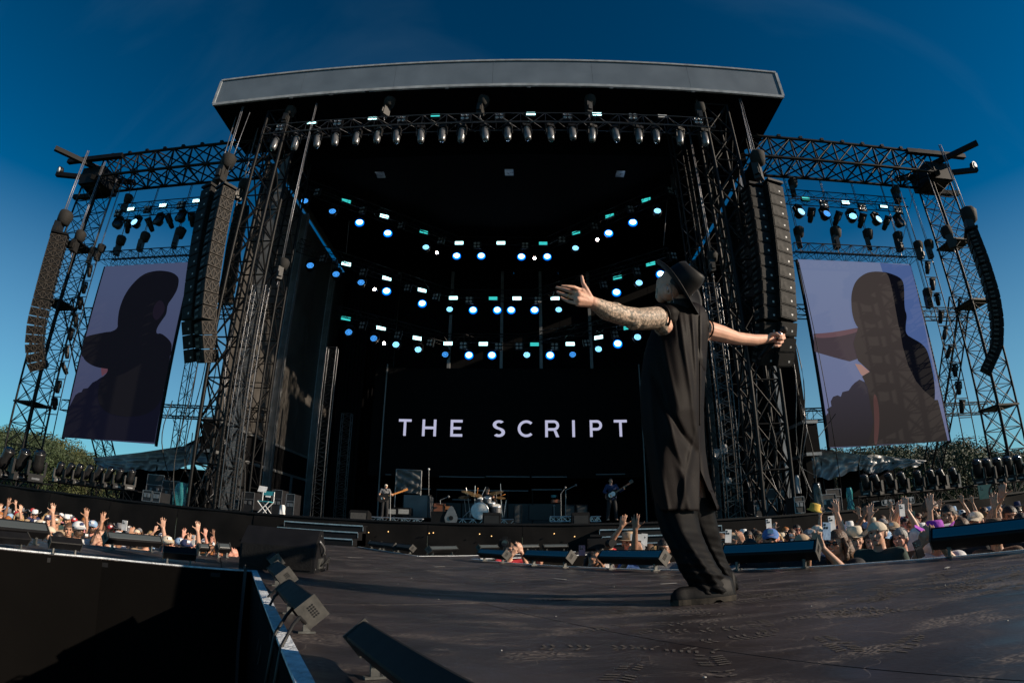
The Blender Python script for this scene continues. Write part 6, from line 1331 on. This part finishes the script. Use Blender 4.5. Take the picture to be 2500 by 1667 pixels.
Mg = Matrix.Translation(bp) @ Matrix.Rotation(.1, 4, 'Z') @ Matrix.Diagonal((bs, bs, bs, 1)); guitar('dark bass guitar with white scratch plate held by the bass player', Mg @ V(-.08, -.23, 1.04), .1, rad(-30), M['black'], mat('bass_neck', (.10, .05, .03), .4), True)
# drum kit and drummer
dk = at(1180, 1250, 22.0); dx, dy = dk.x, 22.0; dz = SZ+.35
kit = thing('drum_kit', (dx, dy, dz), 'silver drum kit with round white front head and gold cymbals', 'drum kit')
chrome = M['alu']; drumc = mat('silver_sparkle_shell', (.35, .35, .36), .3, .6, var=.3, scale=60); gold = mat('brass_cymbal', (.38, .24, .10), .3, .8, var=.2, scale=10); headw = mat('drum_head', (.72, .72, .70), .5)
def drum(c, ax, r, d): 
    o_ = MB().lathe([(r, -d/2), (r, d/2)], c, ax, 26, False).build('drum_shell', drumc, kit); MB().lathe([(.001, -d/2-.004), (r*.97, -d/2-.004)], c, ax, 26, False).build('drum_head', headw, o_); MB().lathe([(r*.96, -d/2-.012), (r*1.03, -d/2-.012), (r*1.03, -d/2+.03)], c, ax, 26, False).build('hoop', chrome, o_)
bd = at(1172, 1246, dy-.5); drum((bd.x, dy-.5, bd.z-.02), (0, 1, 0), .33, .40)
for px, py, r, h in ((1173, 1220, .14, .17), (1191, 1219, .15, .19), (1200, 1230, .16, .14), (1212, 1243, .19, .32)):
    p = at(px, py, dy); drum((p.x, dy, p.z), (0, .35, -.94), r, h)
for px, py, r, tl in ((1142, 1201, .26, .2), (1133, 1213, .24, -.1), (1160, 1207, .28, .15), (1211, 1202, .30, -.2), (1222, 1214, .2, .1)):
    p = at(px, py, dy+.05); MB().lathe([(.001, .02), (.04, .018), (r, -.012)], (p.x, dy+.05, p.z), (tl, -.35, 1), 24, False).build('cymbal', gold, kit); rod(kit, V(p.x, dy+.07, p.z), V(p.x+.1, dy+.3, dz), .012, 'cymbal_stand', chrome)
for (x0, y0, x1, y1) in ((1138, 1190, 1150, 1262), (1160, 1185, 1158, 1262), (1186, 1188, 1176, 1210), (1222, 1180, 1226, 1262), (1236, 1220, 1230, 1262), (1148, 1245, 1130, 1262), (1166, 1215, 1146, 1262)):
    a, b = at(x0, y0, dy+.2), at(x1, y1, dy+.2); rod(kit, a, b, .014, 'stand_tube', chrome)
DP = pose(elR=(-.33, -.12, 1.22), wrR=(-.30, -.34, 1.32), hdR=(-.1, -.6, .5), hmR='fist', elL=(.33, -.12, 1.2), wrL=(.28, -.36, 1.28), hdL=(.1, -.6, .5), hmL='fist', kneeL=(.22, -.42, .90), ankL=(.24, -.40, .50), kneeR=(-.22, -.42, .90), ankR=(-.24, -.40, .50))
dp = at(1190, 1190, dy+.55); bandman('drummer with dark hair in black shirt behind the drum kit', V(dp.x, dy+.55, dp.z-1.74), 0, DP, 0, 'black', 'black', 'short', 'dark', sleeve=.6)
for i, (x0, y0, x1, y1) in enumerate(((1165, 1206, 1167, 1190), (1218, 1212, 1234, 1206))): single(MB().bar(at(x0, y0, dy+.1), at(x1, y1, dy), .012, 6), 'drum_stick', maple, ('raised left', 'right')[i]+' drum stick of the drummer', 'drum stick')
rs = truss('drum_riser', (at(1105, 1266, 21.4).x, 21.5, SZ+.2), (at(1256, 1266, 21.4).x, 21.5, SZ+.2), .3, .22, 12, .022, .012, 'silver lattice riser edge under the drum kit', 'riser', m=M['alu'], cross=False, fine=True)
MB().box2((at(1105, 1266, 21.4).x, 21.62, SZ), (at(1256, 1266, 21.4).x, 24.2, dz)).build('platform', M['case'], rs)
for (a_, b_, Y, lb) in ((903, 1033, 19.7, 'silver lattice strip under the guitarist'), (1343, 1400, 19.6, 'silver lattice strip left of the right floor wedge'), (1442, 1466, 19.6, 'silver lattice strip right of the right floor wedge')):
    x0, x1 = at(a_, 1268, Y).x, at(b_, 1268, Y).x; z = at(a_, 1267, Y).z
    truss('lattice_riser', (x0, Y, z), (x1, Y, z), .25, .17, max(3, round((x1-x0)/.22)), .02, .012, lb, 'riser', m=M['alu'], cross=False, fine=True)
def boxthing(px0, px1, py0, py1, Y, m, name, label, cat, d=.5, grille=None, n=1):
    a, b = at(px0, py0, Y), at(px1, py1, Y); t = thing(name, ((a.x+b.x)/2, Y, max(SZ, b.z)), label, cat)
    MB().box2((a.x, Y, max(SZ, b.z)), (b.x, Y+d, a.z)).build('cabinet', m, t)
    if grille: MB().box2((a.x+.05, Y-.012, max(SZ, b.z)+.05), (b.x-.05, Y-.002, a.z-.06)).build('grille_cloth', grille, t)
    for x in (a.x+.02, b.x-.02): MB().box2((x-.015, Y-.015, max(SZ, b.z)), (x+.015, Y+.02, a.z)).build('corner_trim', M['black'], t)
    return t
lg = mat('light_grille', (.30, .30, .29), .8, scale=30); dg = mat('dark_grille', (.07, .065, .06), .8, scale=30)
boxthing(944, 969, 1238, 1258, 20.3, M['black'], 'guitar_amp', 'pale fronted guitar amp right behind the guitarist', 'amplifier', grille=lg); boxthing(970, 1001, 1238, 1258, 20.3, M['black'], 'guitar_amp', 'wider pale fronted guitar amp beside the grey covered crate', 'amplifier', grille=lg)
boxthing(984, 1045, 1207, 1263, 21.0, mat('grey_cover', (.17, .16, .155), .8, scale=2, bump=.4, bscale=3), 'covered_crate', 'large grey covered crate between guitarist and drums', 'crate', d=1.2)
boxthing(1378, 1405, 1231, 1262, 20.0, M['black'], 'bass_amp', 'left dark bass amp behind the right floor wedge', 'amplifier', grille=dg); boxthing(1406, 1436, 1231, 1262, 20.0, M['black'], 'bass_amp', 'right dark bass amp behind the right floor wedge', 'amplifier', grille=dg)
boxthing(1254, 1274, 1232, 1276, 20.6, dg, 'road_case', 'grey brown case right of the drums', 'case'); boxthing(1290, 1350, 1232, 1268, 23, M['case'], 'black_counter', 'long black counter right of the drums', 'counter')
boxthing(1057, 1085, 1228, 1276, 20.2, M['wood'], 'wooden_cabinet', 'reddish wooden organ cabinet left of the drums', 'cabinet'); kb = boxthing(1085, 1104, 1235, 1243, 20.2, mat('keyboard_wood', (.30, .12, .04), .4), 'keyboard', 'orange brown keyboard on the organ cabinet', 'keyboard')
kb = boxthing(1346, 1367, 1219, 1226, 20.5, mat('orange_synth', (.40, .12, .05), .4), 'keyboard', 'small orange brown synthesizer on a stand', 'keyboard', d=.3); boxthing(1344, 1360, 1208, 1214, 20.5, M['teal'], 'tablet_screen', 'tilted teal lit tablet above the synthesizer', 'tablet', d=.03)
# grey hanging sheet behind the guitarist
P0, P1, P2, P3 = at(968, 1145, 22.5), at(1029, 1149, 22.5), at(1029, 1205, 22.5), at(965, 1202, 22.5); vs = []
for j in range(25):
    for i in range(25):
        u, v = i/24, j/24; vs.append(P0.lerp(P1, u).lerp(P3.lerp(P2, u), v)+V(0, .10*sin(7*u+9*v+2*u*v*6)*v+.05*sin(16*v-8*u), 0))
sh = thing('cloth_screen', tuple(P3), 'grey wrinkled cloth sheet on a frame behind the guitarist', 'cloth'); MB().add(vs, [(j*25+i, (j+1)*25+i, (j+1)*25+i+1, j*25+i+1) for j in range(24) for i in range(24)], True).build('sheet', mat('grey_sheet', (.13, .125, .12), .7), sh)
for a, b in ((P0, P1), (P0, V(P0.x, 22.5, SZ)), (P1, V(P1.x, 22.5, SZ))): rod(sh, a, b, .03, 'frame_tube', M['silver'])
for i, (px0, px1, py0, Y) in enumerate(((853, 898, 1243, 17.5), (1178, 1222, 1250, 17.2), (1397, 1440, 1250, 17.2))):
    a, b = at(px0, py0, Y), at(px1, py0, Y); t = thing('stage_wedge', ((a.x+b.x)/2, Y, SZ), '%s black stage wedge from the left at the main stage lip' % ORD[i], 'monitor', 'stage wedges at the lip')
    h_ = a.z-SZ; mb = MB().loft([[V(x, Y+y, SZ+z) for y, z in ((0, 0), (0, h_*.8), (.12, h_), (.45, h_*.8), (.6, 0))] for x in (a.x, b.x)]); mb.sm = [False]*len(mb.f); mb.build('cabinet', M['cab'], t); MB().box2((a.x+.05, Y-.01, SZ+.04), (b.x-.05, Y-.002, SZ+h_*.75)).build('grille', dg if i == 0 else M['rubber'], t)
eg = at(1101, 1266, 17.2); t = thing('egg_monitor', (eg.x, 17.2, SZ), 'teardrop ended grey floor wedge left of the drums', 'monitor'); out = [V(eg.x+.20*cos(a)*(1-.35*max(0, sin(a))), 17.2, SZ+.21+(.24+.12*max(0, sin(a)))*sin(a)) for a in [2*pi*k/24 for k in range(24)]]
MB().poly(out, .03, (0, 1, 0)).build('side_panel', M['greysheen'], t); MB().box2((eg.x-.62, 17.24, SZ), (eg.x-.02, 17.6, SZ+.4)).build('cabinet', M['cab'], t); MB().lathe([(.001, -.01), (.07, -.008)], (eg.x, 17.19, SZ+.2), (0, 1, 0), 14, False).build('port', M['black'], t)
# mic stands
for i, (pts, Y, lb) in enumerate((([(953, 1268), (953, 1200), (944, 1195)], 19.3, 'microphone stand in front of the guitarist'), ([(1075, 1232), (1075, 1220), (1095, 1212)], 20, 'small boom stand over the keyboard left of the drums'), ([(1381, 1268), (1381, 1196), (1406, 1184)], 19.5, 'boom microphone stand left of the bass player'), ([(1353, 1268), (1353, 1234)], 20.4, 'short stand carrying the synthesizer'), ([(1370, 1262), (1369, 1205), (1380, 1190)], 21, 'thin stand behind the synthesizer'), ([(1047, 1204), (1047, 1145)], 23, 'tall stand with small white lamp right of the grey sheet'))):
    P = [at(x, y, Y) for x, y in pts]; P[0].z = max(SZ, P[0].z-.1) if i != 1 else P[0].z; t = thing('microphone_stand', tuple(P[0]), lb, 'stand')
    for a, b in zip(P, P[1:]): rod(t, a, b, .016, 'tube', M['silver'])
    MB().sph(P[-1], .05, 8, 6).build('microphone_head', M['greysheen'] if i != 5 else M['white'], t); MB().lathe([(.16, 0), (.15, .02), (.02, .03)], tuple(P[0]), n=14).build('base', M['black'], t)
# ================================================================ crowd
rc = random.Random(11)
def cp(px, py, Y, posek, sk, shirt, what, hair, hatc, label, group='audience around the catwalk', **k):
    tall = {'cap': 1.77, 'cap_back': 1.77, 'cowboy': 1.80, 'bucket': 1.80, 'longcap': 1.77}.get(what, 1.765)
    p = at(px, py, Y); s = (p.z-GZ)/tall; s = max(.80, min(1.13, s)); tgt = V(1.0, 2.6, 0)-V(p.x, p.y, 0); tgt = tgt.normalized()+V(-.0, -.25, 0)
    yaw = atan2(tgt.x, -tgt.y)+k.pop('dy', rc.uniform(-.25, .25)); base = V(p.x, p.y, p.z-tall*s)
    return person(base, yaw, posek, sk, shirt, what, hair, hatc, label, group, 0, s, **k)
used = []
SP = [  # right side, nearest first
 (2139, 1266, 4.95, 'down', 0, 'green', 'cap_back', 'dark', 'cream', 'man in dark green shirt and backward cream cap leaning on the deck', dict(dy=-.25)),
 (2042, 1291, 4.75, 'phone', 1, 'black', 'long', 'brown', '', 'smiling woman with long hair and sunglasses holding up her phone', dict(shades=True, teeth=True, dy=-.5)),
 (2084, 1281, 5.5, 'down', 0, 'sky', 'cowboy', 'brown', 'cream', 'teenager in a wide cream western hat', {}),
 (1879, 1283, 6.0, 'down', 2, 'black', 'cap', 'ginger', 'blue', 'ginger bearded man in bright blue cap and sunglasses', dict(beard=True, shades=True)),
 (1956, 1297, 5.7, 'down', 1, 'black', 'longcap', 'dark', 'tan', 'woman in olive tan cap and sunglasses behind the long batten', dict(shades=True)),
 (1975, 1285, 6.4, 'down', 1, 'white', 'cap', 'brown', 'grey', 'person in grey cap right behind the olive cap', {}),
 (1829, 1313, 6.1, 'down', 1, 'black', 'long', 'dark', '', 'person with dark hair low behind the long batten', {}),
 (1862, 1301, 6.7, 'down', 0, 'cream', 'long', 'blond', '', 'blond woman between the dark haired person and the blue cap', {}),
 (1787, 1295, 6.8, 'phone', 1, 'tan', 'cap_back', 'brown', 'tan', 'man in backward tan cap holding a phone beside the singer', dict(shades=True)),
 (1757, 1300, 7.0, 'down', 1, 'black', 'long', 'brown', '', 'brown haired woman right behind the singer legs', {}),
 (2268, 1218, 5.6, 'down', 1, 'white', 'short', 'brown', '', 'tall bearded man in sunglasses standing out of the right crowd', dict(beard=True, shades=True, dy=.5)),
 (2280, 1267, 4.5, 'phone', 1, 'white', 'cowboy', 'brown', 'purple', 'person in shiny purple western hat looking at a phone', {}),
 (2312, 1231, 6.0, 'down', 1, 'grey', 'short', 'dark', '', 'dark haired man just right of the tall bearded man', {}),
 (2196, 1286, 5.5, 'down', 2, 'brown', 'short', 'grey', '', 'older grey haired man between green shirt and purple hat', dict(dy=-.4)),
 (2345, 1262, 5.0, 'right up', 0, 'black', 'short', 'brown', '', 'person raising a bare arm with a bracelet at the right', {}),
 (2378, 1242, 5.6, 'down', 2, 'navy', 'cap', 'brown', 'cream', 'person in cream cap behind the big right batten', dict(beard=True)),
 (2424, 1262, 4.5, 'down', 1, 'brown', 'cowboy', 'brown', 'brown', 'person under a brown straw hat at the big right batten', {}),
 (2462, 1233, 5.3, 'phone high', 1, 'black', 'short', 'dark', '', 'dark haired person lifting a phone high near the right edge', {}),
 (2490, 1250, 4.9, 'both up', 1, 'black', 'short', 'dark', '', 'person with both arms up at the right picture edge', {}),
 (1993, 1277, 7.2, 'left up', 0, 'white', 'cap', 'brown', 'cream', 'person in cream cap raising a hand beside the phones', {}),
 (2178, 1268, 6.8, 'both up', 0, 'black', 'cap', 'brown', 'tan', 'person clapping overhead behind the green shirted man', {}),
 (2228, 1262, 6.9, 'phone high', 0, 'white', 'short', 'brown', '', 'person holding a white phone high left of the tall bearded man', {}),
 (1533, 1295, 7.8, 'phone high', 1, 'red', 'bucket', 'brown', 'tan', 'person in straw hat filming left of the singer', {}),
 (1557, 1318, 6.9, 'phone', 1, 'blue', 'cap', 'dark', 'grey', 'man in grey cap holding up a white phone left of the singer', dict(teeth=True)),
 (1584, 1326, 7.1, 'down', 0, 'pink', 'long', 'brown', '', 'smiling young woman low behind the blue lit batten', dict(teeth=True)),
 (1600, 1332, 6.9, 'down', 0, 'grey', 'long', 'blond', '', 'woman half hidden beside the laughing man', {}),
 (1620, 1313, 6.3, 'right up', 3, 'grey', 'short', 'dark', '', 'laughing man with brown skin right beside the singer leg', dict(teeth=True)),
 (1470, 1323, 7.6, 'phone', 1, 'white', 'cap_back', 'dark', 'black', 'camera operator in black cap left of the straw hat', {}),
 (1446, 1345, 7.5, 'phone', 1, 'orange', 'long', 'dark', '', 'person holding a pink phone low behind the battens', {}),
 (1243, 1322, 8.5, 'phone', 0, 'red', 'short', 'brown', '', 'photographer in red standing in the gap of the deck', {}),
 (1317, 1345, 8.8, 'down', 1, 'black', 'cap_back', 'dark', 'black', 'crew member in black cap bending behind the battens', {}),
 # left side
 (194, 1267, 6.3, 'down', 1, 'white', 'cap', 'brown', 'white', 'bearded man in white shirt and patterned cap smiling in the left crowd', dict(beard=True, dy=.3)),
 (101, 1264, 6.2, 'down', 2, 'black', 'cap', 'brown', 'cream', 'man in pale curved cap near the far left batten', dict(dy=.4)),
 (124, 1280, 6.0, 'down', 0, 'yellow', 'cap_back', 'blond', 'cream', 'person in sunglasses and cream cap beside the far left batten', dict(shades=True)),
 (145, 1297, 5.8, 'down', 1, 'black', 'long', 'dark', '', 'dark haired woman low at the left deck edge', {}),
 (228, 1266, 7.8, 'down', 2, 'navy', 'cap', 'brown', 'sky', 'man in light blue cap and sunglasses in the left crowd', dict(shades=True, beard=True)),
 (409, 1303, 7.0, 'down', 2, 'grey', 'cap', 'ginger', 'cream', 'red faced man in pale cap squinting right of the grey batten', dict(beard=True)),
 (455, 1311, 7.0, 'down', 1, 'black', 'cap', 'dark', 'navy', 'bearded man in navy cap with a white badge near the floor monitor', dict(beard=True, teeth=True)),
 (440, 1308, 7.6, 'left up', 0, 'black', 'cap', 'brown', 'sky', 'person raising two fingers behind the navy cap', {}),
 (86, 1262, 7.0, 'left up', 0, 'yellow', 'cap', 'brown', 'navy', 'person with green wristband raising a hand at the far left', {}),
 (170, 1275, 7.2, 'left up', 1, 'tan', 'short', 'brown', '', 'person showing an open palm beside the patterned cap', {}),
 (290, 1292, 7.5, 'right up', 1, 'white', 'cap', 'brown', 'white', 'person throwing one arm high in the middle of the left crowd', {}),
 (245, 1292, 6.4, 'phone', 0, 'pink', 'long', 'brown', '', 'woman shooting with a camera above the grey batten', {}),
 (358, 1300, 7.3, 'left up', 0, 'tan', 'cap', 'brown', 'white', 'person with wristband reaching out above the grey batten', {}),
 (530, 1335, 7.0, 'down', 2, 'white', 'long', 'ginger', '', 'ginger haired person beside the floor monitor', {}),
 (560, 1334, 6.8, 'phone', 2, 'orange', 'short', 'ginger', '', 'person in orange close to the floor monitor', {}),
 (600, 1318, 8.4, 'down', 2, 'black', 'short', 'brown', '', 'lone head rising behind the floor monitor', {}),
]
for a in SP: cp(*a[:9], a[9], **a[10]); used.append((a[0], a[1]))
lefttop = ([0, 50, 120, 191, 230, 254, 316, 369, 428, 482, 530, 590], [1236, 1237, 1242, 1253, 1266, 1270, 1279, 1291, 1299, 1306, 1326, 1330])
righttop = ([1720, 1782, 1853, 1921, 1992, 2054, 2135, 2200, 2265, 2336, 2377, 2441, 2500], [1300, 1296, 1292, 1291, 1276, 1268, 1262, 1256, 1246, 1240, 1240, 1232, 1226])
hats = ['cap', 'cap', 'cap', 'cap_back', 'short', 'short', 'long', 'long', 'bucket', 'cowboy', 'longcap']; hcs = ['white', 'white', 'cream', 'navy', 'sky', 'black', 'tan', 'grey', 'red']; shs = ['black', 'white', 'white', 'navy', 'grey', 'pink', 'sky', 'tan', 'green', 'red', 'cream']
nmh = {'cap': '%s cap', 'cap_back': 'backward %s cap', 'bucket': '%s bucket hat', 'cowboy': '%s western hat', 'longcap': '%s cap, long hair'}
for side, (tx, ty), x0, x1, rows_ in (('left', lefttop, -60, 570, [(12.5, 0, 24), (10.8, 6, 24), (9.4, 14, 26), (8.2, 24, 30), (7.2, 38, 36)]), ('right', righttop, 1735, 2540, [(12.5, -3, 26), (10.6, 3, 28), (9.0, 9, 32), (7.6, 17, 38), (6.5, 28, 46)])):
    for ri, (Y, dy_, step) in enumerate(rows_):
        k = 0; x = x0+rc.uniform(0, step)
        while x < x1:
            y = float(np.interp(x, tx, ty))+dy_+rc.uniform(-4, 7); Yp = Y+rc.uniform(-.4, .4)
            if all(abs(x-a)+abs(y-b)*.6 > (20 if ri > 1 else 12) for a, b in used):
                pk = rc.choice(['down']*24+['right up', 'left up', 'phone', 'phone high', 'both up']); wh = rc.choice(hats); hc_ = rc.choice(hcs); s_ = rc.choice(shs); hr = rc.choice(['dark', 'brown', 'blond', 'brown', 'ginger']); 
                lab = '%s from left in %s row of %s crowd, %s%s' % (ORD[min(k, 19)], ('back', 'second', 'third', 'fourth', 'front')[ri], side, (nmh[wh] % hc_) if wh in nmh else '%s %s hair' % ({'short': 'short', 'long': 'long'}[wh], hr), {'down': '', 'right up': ', arm raised', 'left up': ', arm raised', 'phone': ', hands lifted', 'phone high': ', hand lifted', 'both up': ', both arms raised'}[pk])
                cp(x, y, Yp, pk, rc.choice([0, 0, 1, 2, 1, 3]), s_, wh, hr, hc_, lab, shades=rc.random() < .35, beard=rc.random() < .2 and wh not in ('long', 'longcap')); k += 1
            x += step*rc.uniform(.75, 1.2)
# phones and cameras
for i, (px, py, Y, w_, h_, m_, rl, lb) in enumerate(((2018, 1296, 4.6, .075, .15, 'skyph', .1, 'pale blue phone held up by the smiling woman'), (2031, 1277, 6.0, .08, .17, 'whiteph', -.05, 'silver phone held above the smiling woman'), (1877, 1278, 6.6, .07, .12, 'whiteph', 0, 'white phone held over the blue cap'), (1778, 1308, 6.3, .075, .15, 'whiteph', .1, 'silver phone in front of the backward tan cap'), (1556, 1311, 6.5, .16, .075, 'whiteph', .05, 'white phone held sideways left of the singer'), (1573, 1317, 6.9, .075, .15, 'whiteph', .1, 'clear cased phone beside the sideways phone'), (1421, 1343, 7.2, .08, .13, 'pinkph', 0, 'pink phone held low behind the battens'), (2202, 1245, 6.3, .08, .15, 'whiteph', .05, 'white phone high left of the tall bearded man'), (2229, 1257, 6.6, .06, .1, 'blackph', 0, 'small dark phone near the white phone'), (2243, 1340, 4.2, .075, .15, 'blackph', -.3, 'black phone in the hand of the purple hat'), (304, 1282, 8.0, .1, .16, 'whiteph', 0, 'white phone lifted in the left crowd'), (470, 1318, 8.0, .08, .16, 'whiteph', 0, 'white phone beside the navy cap'), (2405, 1200, 5.2, .2, .15, 'blackph', 0, 'dark tablet lifted at the right'))):
    mm_ = {'skyph': CM['sky'], 'whiteph': M['white'], 'pinkph': CM['pink'], 'blackph': M['glassd']}[m_]; p = at(px, py, Y); R_ = Matrix.Rotation(atan2(-p.x, p.y)*-.0+.0, 3, 'Z') @ Matrix.Rotation(rl, 3, 'Y')
    t = thing('phone', tuple(p), lb, 'phone'); MB().box(p, (w_, .01, h_), R_).build('case', mm_, t); 
    for k in range(3): MB().lathe([(.001, -.008), (.011, -.007)], p+R_ @ V(-w_*.28+.022*(k % 2), 0, h_*.36-.025*(k//2+k % 2)), (0, 1, 0), 8, False).build('camera_lens', M['glassd'], t)
p = at(1233, 1325, 8.0); t = thing('camera', tuple(p), 'black photo camera with big lens raised by the photographer in red', 'camera'); MB().box(p, (.16, .08, .11)).build('camera_body', M['black'], t); MB().box(p+V(0, 0, .07), (.07, .06, .04)).build('viewfinder', M['black'], t); MB().lathe([(.05, -.14), (.055, 0), (.045, .05)], tuple(p), (0, 1, 0), 14).build('lens_barrel', M['black'], t); MB().lathe([(.001, -.142), (.042, -.141)], tuple(p), (0, 1, 0), 14, False).build('lens_glass', M['glassd'], t)
p = at(1464, 1326, 7.2); t = thing('video_camera', tuple(p), 'black video camera on the shoulder of the camera operator', 'camera'); MB().box(p, (.30, .12, .13)).build('camera_body', M['black'], t); MB().lathe([(.05, 0), (.055, .12)], p+V(.1, -.1, 0), (.3, -1, 0), 12).build('lens_barrel', M['black'], t); MB().box(p+V(-.02, 0, .10), (.2, .03, .03)).build('handle', M['black'], t)
p = at(1988, 1246, 7.0); t = thing('yellow_hat', tuple(p), 'yellow cloth hat waved above the crowd', 'hat'); MB().lathe([(.11, 0), (.075, .02), (.07, .09), (.001, .10)], tuple(p), (.2, -.3, 1), 14).build('crown', CM['yellow'], t)
# ================================================================ trees
FOL = [mat('foliage_%s' % n_, c_, .7, var=.5, scale=1.5) for n_, c_ in (('olive', (.085, .095, .030)), ('green', (.045, .070, .025)), ('dark', (.026, .042, .020)))]; BARK = mat('bark', (.06, .045, .03), .9)
TM = []
for v_ in range(5):
    r_ = random.Random(20+v_); mb = MB(); cl = []
    for i in range(34):
        a = r_.uniform(0, 2*pi); q = r_.random()**.5; z = r_.uniform(.30, .95); w_ = .42*sin(pi*min(1, max(.08, (z-.18)/.84)))**.6; cl.append((V(cos(a)*q*w_, sin(a)*q*w_, z), r_.uniform(.07, .14)))
    for c_, rr in cl:
        for k in range(120):
            d = V(r_.gauss(0, 1), r_.gauss(0, 1), r_.gauss(0, 1)).normalized(); p = c_+d*rr*r_.uniform(.65, 1.12); s_ = r_.uniform(.006, .014)
            t1 = d.cross(V(r_.random(), r_.random(), r_.random())).normalized(); t2 = (d+V(r_.uniform(-.6, .6), r_.uniform(-.6, .6), r_.uniform(-.6, .6))).normalized().cross(t1).normalized()
            n0 = len(mb.v); mb.v += [p+t1*s_, p+t2*s_, p-t1*s_, p-t2*s_*.8]; mb.f.append((n0, n0+1, n0+2, n0+3)); mb.sm.append(False)
    tr_ = MB().tube([(0, 0, 0), (.008, 0, .2), (-.005, .01, .45), (.0, 0, .8)], [.028, .02, .014, .004], 7)
    for c_, rr in cl[:10]: tr_.tube([(0, 0, max(.15, c_.z-.25)), tuple(c_*.6+V(0, 0, c_.z*.3)), tuple(c_)], [.010, .006, .002], 5)
    TM.append((mb.mesh('crown'), tr_.mesh('trunk')))
rt = random.Random(9); TR = []
tl = ([-60, 0, 60, 120, 180, 225, 300], [1040, 1043, 1047, 1065, 1092, 1108, 1122]); trr = ([2040, 2100, 2160, 2230, 2300, 2330, 2380, 2430, 2470, 2520], [1098, 1090, 1088, 1090, 1080, 1074, 1094, 1098, 1102, 1116])
k = 0
for side, (tx, ty), x0, x1 in (('left', tl, -60, 330), ('right', trr, 2030, 2560)):
    kk = 0
    for rw, (Y, st, dd) in enumerate(((72, 32, 0), (58, 34, 8), (48, 44, 22))):
        x = x0
        while x < x1:
            y = float(np.interp(x, tx, ty))+dd+rt.uniform(-3, 12); p = at(x, y, Y+rt.uniform(-3, 3)); H = (p.z-GZ)/.98; me, mt_ = TM[k % 5]
            t = bpy.data.objects.new('tree', None); C.objects.link(t); t.matrix_world = Matrix.Translation((p.x, p.y, GZ)) @ Matrix.Rotation(rt.uniform(0, 6), 4, 'Z') @ Matrix.Diagonal((H*rt.uniform(.9, 1.25), H*rt.uniform(.9, 1.25), H, 1))
            f_ = FOL[rt.choice([0, 1, 1] if side == 'left' else [1, 2, 1])]
            tag(t, '%s tree from the left in the %s line of trees behind the %s wing' % (ORD[min(kk, 19)], ('rear', 'middle', 'front')[rw], side), 'tree', 'trees behind the stage'); inst('crown', me, f_, t, kind='stuff'); inst('trunk', mt_, BARK, t)
            x += st*rt.uniform(.8, 1.2); k += 1; kk += 1
        kk = 0
hm = mat('wooded_hill', (.02, .032, .016), .95, scale=.05, var=.4); vs = []
for i in range(81):
    x = -420+i*10.5; hgt = 7+4*sin(i*.31)+3*sin(i*.83+1)+1.5*sin(i*2.1)
    vs += [(x, 130, GZ), (x, 150, GZ+hgt)]
tag(MB().add(vs, [(2*i, 2*i+2, 2*i+3, 2*i+1) for i in range(80)], True).build('wooded_hill', hm), kind='structure')
